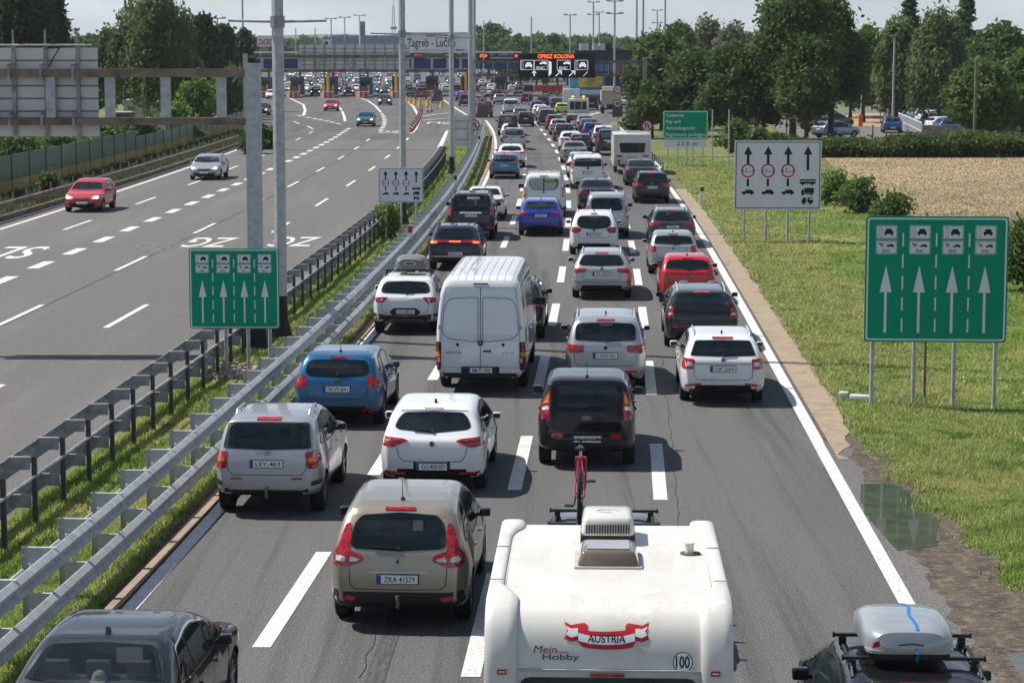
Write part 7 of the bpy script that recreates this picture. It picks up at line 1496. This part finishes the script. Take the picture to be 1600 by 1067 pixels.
for px, D, ty, wp, mt, lab in ((306, 200, 122, 78, 'light', 'bright green bush between the gantry beams'), (355, 235, 110, 70, 'mid', 'green bush left of the near gantry post'), (265, 190, 158, 70, 'light', 'light green bush left of the bright one'), (20, 138, 205, 120, 'mid', 'green bush behind the noise screen at the left edge'), (95, 150, 205, 90, 'light', 'light green bush behind the noise screen, second from the left edge'),
    (160, 162, 195, 90, 'mid', 'green bush behind the middle of the noise screen'), (215, 172, 185, 80, 'dark', 'dark bush behind the step in the noise screen'), (70, 119, 270, 18, 'dark', 'small dark shrub in front of the noise screen'), (280, 185, 192, 70, 'mid', 'low bush behind the far part of the noise screen'), (410, 178, 200, 40, 'dark', 'dark low scrub at the bend beside the near gantry post'), (392, 170, 208, 44, 'dark', 'dark low scrub below the bend beside the near gantry post')):
    tree(px, D, ty, wp, 'bush', mt, lab, group=BS, cat='bush', trunk=False)
tree(1035, 222, 55, 118, 'broad', 'dark', 'dark dense tree right of the board gantry post', group=RT, n=20000)
tree(1020, 200, 130, 80, 'broad', 'dark', 'low dark tree at the foot of the right gantry post', group=RT)
tree(1088, 205, 82, 116, 'broad', 'dark', 'dark tree above the green toll sign', group=RT, n=18000)
tree(1150, 190, 72, 110, 'broad', 'dark', 'dark tree between the green toll sign and the big tree', group=RT, n=18000)
tree(1240, 188, -30, 150, 'broad', 'dark', 'biggest dark tree in the middle of the right side', group=RT, n=26000)
tree(1300, 196, -2, 110, 'broad', 'dark', 'dark tree leaning right against the biggest one', group=RT, n=20000)
tree(1195, 192, 85, 100, 'broad', 'dark', 'lower dark tree left of the biggest trunk', group=RT, n=14000)
tree(1262, 184, 60, 100, 'broad', 'dark', 'dark leafy tree below the biggest crown', group=RT, n=16000)
tree(1100, 335, 28, 80, 'broad', 'bloom', 'pale flowering tree behind the place name board', group=RT)
tree(1143, 325, 34, 76, 'broad', 'bloom', 'pale flowering tree left of the biggest one', group=RT)
tree(1060, 310, 32, 70, 'broad', 'mid', 'yellow green tree behind the very tall mast', group=RT)
tree(1350, 245, 42, 76, 'broad', 'mid', 'green tree left of the car park lamp', group=RT)
tree(1330, 262, 70, 90, 'broad', 'dark', 'dark tree behind the car park barrier', group=RT)
tree(1402, 232, 40, 84, 'weep', 'weep', 'weeping tree right behind the car park lamp', group=RT, n=16000)
tree(1468, 222, 30, 118, 'weep', 'weep', 'largest weeping tree in the middle of the car park side', group=RT, n=22000)
tree(1420, 262, -6, 76, 'cone', 'dark', 'fir top rising above the weeping trees, left one', group=RT)
tree(1508, 252, -6, 84, 'cone', 'mid', 'fir top rising above the weeping trees, right one', group=RT)
tree(1562, 238, 42, 104, 'broad', 'mid', 'green tree at the upper right corner', group=RT, n=18000)
tree(1625, 232, 52, 90, 'broad', 'dark', 'dark tree cut by the right edge of the picture', group=RT)
tree(1532, 178, 98, 110, 'broad', 'mid', 'light leafy tree right of the wooden pole', group=RT, n=18000, size=.34)
tree(1600, 184, 88, 100, 'broad', 'mid', 'light leafy tree at the right edge', group=RT, n=16000, size=.34)
for i, px in enumerate((1350, 1395, 1440, 1490, 1540, 1590, 1640)): tree(px, 268, 112 - (i % 3) * 6, 80, 'broad', 'dark', ('dark undergrowth left of the car park sign', 'dark undergrowth behind the car park sign', 'dark undergrowth right of the car park lamp', 'dark undergrowth behind the large weeping tree', 'dark undergrowth behind the light leafy tree', 'dark undergrowth near the right edge', 'dark undergrowth outside the right edge')[i], group=RT, trunk=False)
for px, D, ty, wp, mt, lab in ((1308, 112, 268, 46, 'light', 'leftmost bright green bush at the edge of the dry field'), (1347, 107, 278, 58, 'mid', 'middle green bush at the edge of the dry field'), (1402, 102, 306, 60, 'mid', 'right green bush sloping down towards the big green sign'), (1612, 72, 342, 100, 'mid', 'green bush cut by the right edge beside the big green sign'), (1155, 165, 188, 60, 'mid', 'green scrub between the toll sign and the white sign'), (1185, 160, 205, 50, 'dark', 'dark scrub left of the white sign'), (603, 92.5, 322, 34, 'light', 'small green shrub in the median below the white sign'), (992, 205, 168, 34, 'dark', 'dark bush beside the guardrail end at the slip road')):
    tree(px, D, ty, wp, 'bush', mt, lab, group=BS, cat='bush', trunk=False, size=max(.10, .0016 * D))
def hedge(name, label, x0, x1, y, dep, h, n, mat, size=.25, slope=0, cat='hedge'):
    rg = np.random.default_rng(5); g = empty(name, ((x0 + x1) / 2, y, 0)); tag(g, label, cat); w_ = x1 - x0
    cl = n // 25; C = np.stack([rg.uniform(-w_ / 2, w_ / 2, cl), rg.uniform(-dep / 2, dep / 2, cl), np.zeros(cl)], 1); top = h * (.82 + .16 * np.sin(C[:, 0] * .35) + .08 * np.sin(C[:, 0] * 1.3 + 1)); C[:, 2] = top * np.where(rg.uniform(size=cl) < .5, rg.uniform(.85, 1.05, cl), rg.uniform(0, 1, cl)) * (1 - (abs(C[:, 1]) / dep * 1.2) ** 3); C[:, 1] += slope * C[:, 0]
    P_ = np.repeat(C, 25, 0) + rg.normal(size=(cl * 25, 3)) * np.array([.35, .3, .16]); P_[:, 2] = np.maximum(P_[:, 2], .03); v, f = leaves(P_, size, 3); npmesh('foliage', v, f, lf[mat], g); return g
xa = atD(1195, 230, 164).x; xb = atD(1640, 230, 164).x; hedge('hedge', 'long dark hedge between the dry field and the car park', xa, xb, 166, 4, 1.45, 34000, 'dark')
hedge('hedge', 'low dark scrub below the guardrail of the far left', -27, -22.6, 120, 1, .5, 200, 'dark')
bpy.data.objects.remove([o for o in bpy.data.objects if o.get('label', '').startswith('low dark scrub below the guardrail')][0].children[0]); bpy.data.objects.remove([o for o in bpy.data.objects if o.get('label', '').startswith('low dark scrub below the guardrail')][0])
# woods beyond the plaza: a few crowns copied
PR = []
for i, (k, mt) in enumerate((('broad', 'mid'), ('broad', 'dark'), ('broad', 'mid'))):
    P_, C = crown_pts(k, 14, 6.5, 3600, 40 + i); v, f = leaves(P_, 1.05, 50 + i); o = npmesh('crown', v, f, lf[mt]); PR.append(o); o.hide_render = False
rg = random.Random(21); k = 0
spots = [(764, 620, 40, 1.15)]
for px in range(778, 1075, 13): spots.append((px + rg.uniform(-5, 5), rg.uniform(560, 760), 60 + rg.uniform(-5, 6), 1))
for px in range(800, 1010, 17): spots.append((px + rg.uniform(-5, 5), rg.uniform(430, 540), 80 + rg.uniform(-5, 5), .8))
for px in range(395, 760, 12): spots.append((px + rg.uniform(-4, 4), rg.uniform(850, 1300), 62 + rg.uniform(-3, 3), 1))
for px in list(range(100, 400, 24)) + list(range(1060, 1640, 26)): spots.append((px, rg.uniform(500, 700), 58 + rg.uniform(-5, 5), 1))
where = lambda px: 'left of the grey sign backs' if px < 470 else 'behind the grey sign backs' if px < 640 else 'behind the toll name board' if px < 760 else 'above the left half of the electronic board' if px < 870 else 'above the right half of the electronic board' if px < 935 else 'above the toll office roof' if px < 1010 else 'behind the right trees'
for px, D, ty, sc in spots:
    src = PR[k % 3]; g = empty('tree', (atD(px, 90, D).x, D, 0), rg.uniform(0, 6)); o = src.copy(); COL.objects.link(o); o.parent = g; h = max(4.0, atD(px, ty, D).z); s_ = h / 13.5; g.scale = (max(s_, .8) * sc, max(s_, .8) * sc, s_)
    b = None; t = bpy.data.objects.new('trunk', bpy.data.meshes['trunk']) if 'trunk' in bpy.data.meshes else None
    if k == 0 or 'TRK' not in globals(): b = MB(); b.cyl((0, 0, 0), (0, 0, 9), .35, .12, 6); TRK = b.build('trunk', bark, g)
    else: q = TRK.copy(); COL.objects.link(q); q.parent = g
    if t: bpy.data.objects.remove(t)
    tag(g, 'distant tree in the woods ' + where(px) if k else 'single rounder distant tree right of the thick poles', 'tree', 'distant woods ' + where(px) if k else None); k += 1
for o in PR: bpy.data.objects.remove(o)
# ---------------------------------------------------------------- grass blades, weeds
def gm(name, a, b2):
    m = mixmat(name, [(a, 0, 0, 0, 0), (b2, .22, .46, .66, ONE), ((.14, .24, .05), 1.2, .5, .7, ONE), ((.42, .38, .18), 5, .60, .74, ONE)], .8, 0, spec=.1); t = m.node_tree; L = t.links.new; b = t.nodes['Principled BSDF']; src = b.inputs['Base Color'].links[0].from_socket
    tr = t.nodes.new('ShaderNodeBsdfTranslucent'); L(src, tr.inputs[0]); ms = t.nodes.new('ShaderNodeMixShader'); ms.inputs[0].default_value = .5; L(b.outputs[0], ms.inputs[1]); L(tr.outputs[0], ms.inputs[2]); L(ms.outputs[0], t.nodes['Material Output'].inputs[0]); return m
blade = gm('grass_blades', (.27, .38, .09), (.50, .50, .20))
def grass(name, label, xf0, xf1, d0, d1, n, hh, seed, keep=None, mat=None, wk=1.0):
    rg = np.random.default_rng(seed); u = rg.uniform(0, 1, n); D = 1 / (1 / d0 + u * (1 / d1 - 1 / d0)); t = rg.uniform(0, 1, n)
    g0 = np.linspace(d0, d1, 60); a = np.interp(D, g0, [xf0(q) for q in g0]); c = np.interp(D, g0, [xf1(q) for q in g0]); X_ = a + (c - a) * t
    if keep is not None: k_ = keep(X_, D, rg); X_, D = X_[k_], D[k_]; n = len(D)
    cl = rg.uniform(0, 1, n); h = hh * rg.uniform(.4, 1.15, n) * (.7 + .5 * np.sin(X_ * 1.7) * np.cos(D * .9)); h = np.maximum(h, .04); w_ = (.007 + .00030 * D) * wk; an = rg.uniform(0, 6.28, n); ln = rg.normal(size=(n, 2)) * (h * .45)[:, None]
    dx, dy = np.cos(an) * w_, np.sin(an) * w_; z = np.zeros(n); v = np.stack([np.stack([X_ - dx, D - dy, z], 1), np.stack([X_ + dx, D + dy, z], 1), np.stack([X_ + ln[:, 0], D + ln[:, 1], h], 1)], 1).reshape(-1, 3)
    o = npmesh(name, v, np.arange(3 * n).reshape(-1, 3), mat or blade); tag(o, label, 'grass', kind='stuff'); return o
edge = c_off(CR, .78)
def keepv(X_, D, rg):
    xr = np.array([edge(d) for d in D]); q = (X_ - xr) / 1.5; nearmud = (D < 43) & (X_ - xr < np.clip((43 - D) * .10 + .05, 0, 1.1) + .18 * np.sin(D * 2.3) + rg.normal(size=len(D)) * .16); fld = np.zeros(len(D), bool)
    return (rg.uniform(size=len(D)) < np.clip(q + .35, .12, 1)) & ~nearmud
fieldx = Curve([(1285, 262), (1330, 292), (1430, 340), (1490, 374), (1600, 442)], deg=1)
grass('grass', 'rough green and straw coloured grass on the right verge', edge, lambda d: min(d * .245 + 1, fieldx(min(max(d, 70), 160)) if d > 70 else 99) if d > 70 else d * .245 + 1, 27, 165, 260000, .13, 1, keepv)
grass('grass', 'green grass between the two guardrails', c_off(CB, -.5), c_off(CL, -.9), 22, 190, 130000, .15, 2)
grass('grass', 'ragged weeds and dry grass along the queue guardrail', c_off(CL, -1.3), c_off(CL, -.42), 22, 200, 26000, .17, 3, wk=1.2)
grass('grass', 'tall weeds behind the far left guardrail', lambda d: CLL(d) - 5.5, lambda d: CLL(d) - 1.3, 88, 210, 26000, .5, 4, mat=lf['dark'], wk=2)
grass('grass', 'grass behind the green noise screen', lambda d: CLL(d) - 24, lambda d: CLL(d) - 6.5, 95, 240, 30000, .6, 6, wk=3)
straw = gm('straw_blades', (.55, .48, .26), (.40, .36, .14)); grass('grass', 'dry straw coloured grass fringe beside the tan strip', edge, lambda d: edge(d) + 3.2, 27, 150, 50000, .15, 12, keepv, mat=straw)
fx_ = lambda d: float(np.interp(d, [70, 90, 110, 130, 160], [fieldx(max(d, 70)) for d in (70, 90, 110, 130, 160)]))
grass('stubble', 'short dry stubble on the mown field', lambda d: fieldx(max(d, 70)), lambda d: fieldx(max(d, 70)) + d * .22, 72, 163, 120000, .06, 15, mat=gm('stubble_straw', (.31, .24, .15), (.24, .185, .11)), wk=.8)
grass('grass', 'dry yellow weeds mixed along the queue guardrail', c_off(CL, -1.5), c_off(CL, -.5), 22, 200, 20000, .15, 31, mat=straw, wk=1.1)
rg_ = np.random.default_rng(9); n = 700; X_ = rg_.uniform(0, 1, n); Dd = rg_.uniform(36, 52, n); xx = np.array([edge(d) for d in Dd]) + 3.0 + X_ * 4.5; pts = np.stack([xx, Dd, rg_.uniform(.1, .3, n)], 1); v, f = leaves(pts, .035, 8); o = npmesh('wild_flowers', v, f, M('petal_white', (.6, .6, .62), .8)); tag(o, 'tiny white flowers in the grass near the big green sign', 'flowers', kind='stuff')
# ---------------------------------------------------------------- noise screen, fences, car park furniture
nsg = M('screen_green', (.065, .125, .095), .35, var=.2, scale=.3); nst = M('screen_tan', (.36, .26, .08), .8, var=.25, scale=.5)
CS = Curve([(0, 312), (105, 284), (216, 252), (315, 226), (378, 203)], deg=2)
g = empty('noise_screen', (CS(130), 130, 0)); tag(g, 'long green noise screen with tan base along the far left', 'fence'); D = 100.0; k = 0; ox, oy = g.location.x, g.location.y
while D < 232:
    x0, x1 = CS(D), CS(min(D + 4, 232)); h = 2.15 if D < 154 else 1.75
    if D == 100: x0 = CS(100)
    b = MB(); b.beam((x0 - ox, D - oy, .85 + (h - .85) / 2), (x1 - ox, D + 4 - oy, .85 + (h - .85) / 2), .06, h - .85); b.build('green_panel', nsg, g); b = MB(); b.beam((x0 - ox, D - oy, .425), (x1 - ox, D + 4 - oy, .425), .09, .85); b.build('tan_panel', nst, g)
    b = MB(); b.box((x0 - ox, D - oy, h / 2), (.12, .14, h + .1)); b.build('post', black, g); D += 4
def fence_line(label, pts, h, sp, mat, rail=True, nm='fence', mesh=None):
    g = empty(nm, pts[0]); tag(g, label, 'fence'); o = Vector(pts[0])
    for a, c in zip(pts, pts[1:]):
        a = Vector(a) - o; c = Vector(c) - o; n = max(1, int((c - a).length / sp))
        for i in range(n + 1): p = a.lerp(c, i / n); b = MB(); b.box((p.x, p.y, h / 2), (.07, .07, h)); b.build('post', mat, g)
        b = MB(); b.beam(a + Vector((0, 0, h - .05)), c + Vector((0, 0, h - .05)), .06, .08); b.beam(a + Vector((0, 0, h * .5)), c + Vector((0, 0, h * .5)), .04, .05); b.build('rail', mat, g)
        if mesh: b = MB(); b.beam(a + Vector((0, .05, h / 2)), c + Vector((0, .05, h / 2)), .02, h * .95); b.build('mesh_panel', mesh, g)
    return g
fence_line('white sloping railing between the two parked rows', [at(1404, 200), at(1440, 219)], 1.5, 1.1, wh)
fence_line('green mesh fence behind the parked cars', [at(1415, 180), at(1462, 181)], 1.7, 3, M('fence_green', (.02, .09, .06), .6), mesh=M('fence_mesh_green', (.018, .06, .045), .7))
fence_line('green mesh fence right of the weeping tree', [at(1470, 183), at(1510, 185)], 1.7, 3, M('fence_green', (1, 1, 1)), mesh=M('fence_mesh_green', (1, 1, 1)))
for i, (px, D, ty, lab) in enumerate(((1113, 150, 172, 'thin fence post just right of the green toll sign'), (1139, 148, 172, 'thin fence post between the green toll sign and the white sign'), (1185, 172, 170, 'dark thin post left of the biggest tree'), (1229, 172, 178, 'dark thin post above the white sign'), (1364, 170, 196, 'thin dark post in front of the blue parked car'))):
    g = empty('fence_post', (atD(px, 200, D).x, D, 0)); zt = max(1.5, atD(px, ty, D).z); b = MB(); b.cyl((0, 0, 0), (0, 0, zt), .045, n=8); b.build('pole', galv if i < 2 else black, g); b = MB(); b.cyl((0, 0, zt), (0, 0, zt + .03), .06, n=8); b.build('cap', galvd, g); tag(g, lab, 'post')
D = 225; g = empty('lamp_post', (atD(1396, 150, D).x, D, 0)); zt = atD(1396, 56, D).z; b = MB(); b.cyl((0, 0, 0), (0, 0, zt), .14, .09, 10); b.build('pole', galv, g); b = MB(); b.box((0, 0, zt), (.9, .3, .12)); b.build('lamp_head', galvd, g); tag(g, 'car park lamp post in front of the weeping trees', 'lamp post')
D = 167; g = empty('wooden_pole', (atD(1524, 150, D).x, D, 0)); zt = atD(1524, 94, D).z; b = MB(); b.cyl((0, 0, 0), (0, 0, zt), .13, .10, 10); b.build('pole', M('grey_wood', (.16, .14, .12), .9, var=.3, scale=3), g); b = MB(); b.cyl((0, 0, zt), (0, 0, zt + .04), .11, .09, 10); b.build('top', galvd, g); tag(g, 'grey wooden pole on the right standing in the hedge', 'pole')
D = 232; g = empty('parking_barrier', (atD(1344.5, 190, D).x, D, 0)); b = MB(); b.box((0, 0, .6), (.42, .42, 1.2)); b.build('cabinet', M('barrier_orange', (.70, .20, .04), .5), g); b = MB(); b.beam((0, 0, 1.0), (.1, 0, 3.9), .09, .06); b.build('boom', wh, g); tag(g, 'orange car park barrier with its white boom raised', 'barrier')
D = 245; g = empty('information_sign', (atD(1382, 160, D).x, D, 0)); z0, z1 = atD(1382, 164, D).z, atD(1382, 151, D).z; b = MB(); b.box((0, 0, (z0 + z1) / 2), (1.25, .06, z1 - z0)); o = b.build('sign_panel', wh, g); b = MB(); b.box((-.35, -.04, (z0 + z1) / 2), (.2, .02, .6)); b.tube([(0, -.05, z0 + .25), (.2, -.05, z0 + .2), (.25, -.05, z0 + .5)], .03, 5); b.build('symbol', ink, o)
for x in (-.4, .4): b = MB(); b.cyl((x, .06, 0), (x, .06, z1), .05, n=8); b.build('post', galv, g)
tag(g, 'small white information sign left of the car park lamp', 'sign')
g = empty('low_wall', at(1400, 214)); b = MB(); b.box((13.5, 2, .45), (22, .3, .9)); b.build('wall', M('rough_stone', (.24, .22, .2), .9, var=.5, scale=4, bump=.5), g); b = MB(); b.box((13.5, 2, .93), (22.1, .4, .06)); b.build('coping', M('coping_stone', (.3, .28, .25), .9), g); tag(g, 'low stone wall behind the hedge at the right', 'wall')
p = atD(229, 174, 232); g = empty('shed', (p.x, 232, 0)); b = MB(); b.box((0, 0, 1.3), (3.6, 6, 2.6)); b.build('wall', M('shed_white', (.55, .53, .50), .6), g); b = MB(); b.box((0, 0, 2.66), (3.8, 6.2, .12)); b.build('roof', wh, g); tag(g, 'white flat roofed shed between the gantry beams', 'shed')
p = atD(192, 190, 215); g = empty('shed', (p.x, 215, 0)); b = MB(); b.box((0, 0, .9), (1.6, 3, 1.8)); b.build('wall', M('shed_brick', (.22, .09, .06), .8), g); b = MB(); b.box((0, 0, 1.85), (1.8, 3.2, .1)); b.build('roof', galv, g); tag(g, 'small brick red hut below the white shed', 'shed')
p = atD(1185, 66, 420); g = empty('house', (p.x, 420, 0)); b = MB(); b.box((0, 0, 3.6), (7, 8, 7.2)); b.build('wall', P['cream'], g); b = MB(); b.prism([(-4, 7.2), (4, 7.2), (0, 9.6)], -4.5, 4.5); b.build('roof', M('roof_tiles', (.40, .14, .08), .8, var=.3), g); tag(g, 'house with orange tiled roof between the trees', 'house')
# rubble and broken post
rg = random.Random(4); c0 = at(357, 583); rb_ = empty('rubble_heap', c0); tag(rb_, 'heap of pale broken stones at the foot of the small green sign', 'rubble'); b = MB()
for i in range(150):
    a, q = rg.uniform(0, 6.28), rg.uniform(0, 1) ** .6; s_ = rg.uniform(.05, .14); x, y = .65 * q * math.cos(a), 1.3 * q * math.sin(a); b.box((x, y, .05 + .22 * (1 - q) * rg.random()), (s_, s_ * rg.uniform(.6, 1.2), s_ * .7), rz=rg.uniform(0, 3))
b.build('stones', M('pale_stone', (.32, .29, .25), .9, var=.35, scale=6), rb_)
for i, (px, py, ln, rz, lab) in enumerate(((1345, 627, .48, -.45, 'longer piece of a broken white post lying by the big green sign'), (1318, 622, .20, -.3, 'short piece of a broken white post lying on the verge'))):
    g = empty('broken_post', at(px, py) + Vector((0, 0, .09)), rz); b = MB(); b.box((0, 0, 0), (ln, .12, .11)); o = b.build('body', wh, g); bevel(o, .02); b = MB(); b.box((ln / 2, 0, 0), (.02, .09, .08)); b.build('broken_end', galvd, g); tag(g, lab, 'broken post', 'broken post pieces')
g = empty('wooden_stake', at(1444, 626)); b = MB(); b.box((0, 0, 1.2), (.05, .05, 2.4)); b.build('stake', M('grey_wood', (1, 1, 1)), g); b = MB(); b.box((0, 0, 2.42), (.04, .04, .04)); b.build('top', M('grey_wood', (1, 1, 1)), g); tag(g, 'thin wooden stake behind the posts of the big green sign', 'stake')
# ---------------------------------------------------------------- air
hz = MB(); hz.box((0, 3150, 60), (8600, 6500, 122.2)); ho = hz.build('haze', []); ho.location = (0, 0, 0)
hm = bpy.data.materials.new('haze_air'); hm.use_nodes = True; hm.node_tree.nodes.clear(); ho.data.materials.append(hm)
vo = hm.node_tree.nodes.new('ShaderNodeVolumePrincipled'); vo.inputs['Color'].default_value = (.86, .92, 1, 1); vo.inputs['Density'].default_value = .0001; vo.inputs['Anisotropy'].default_value = .2
ou = hm.node_tree.nodes.new('ShaderNodeOutputMaterial'); hm.node_tree.links.new(vo.outputs[0], ou.inputs['Volume']); tag(ho, 'thin summer haze over the whole motorway', kind='stuff')
SC.cycles.volume_bounces = 0
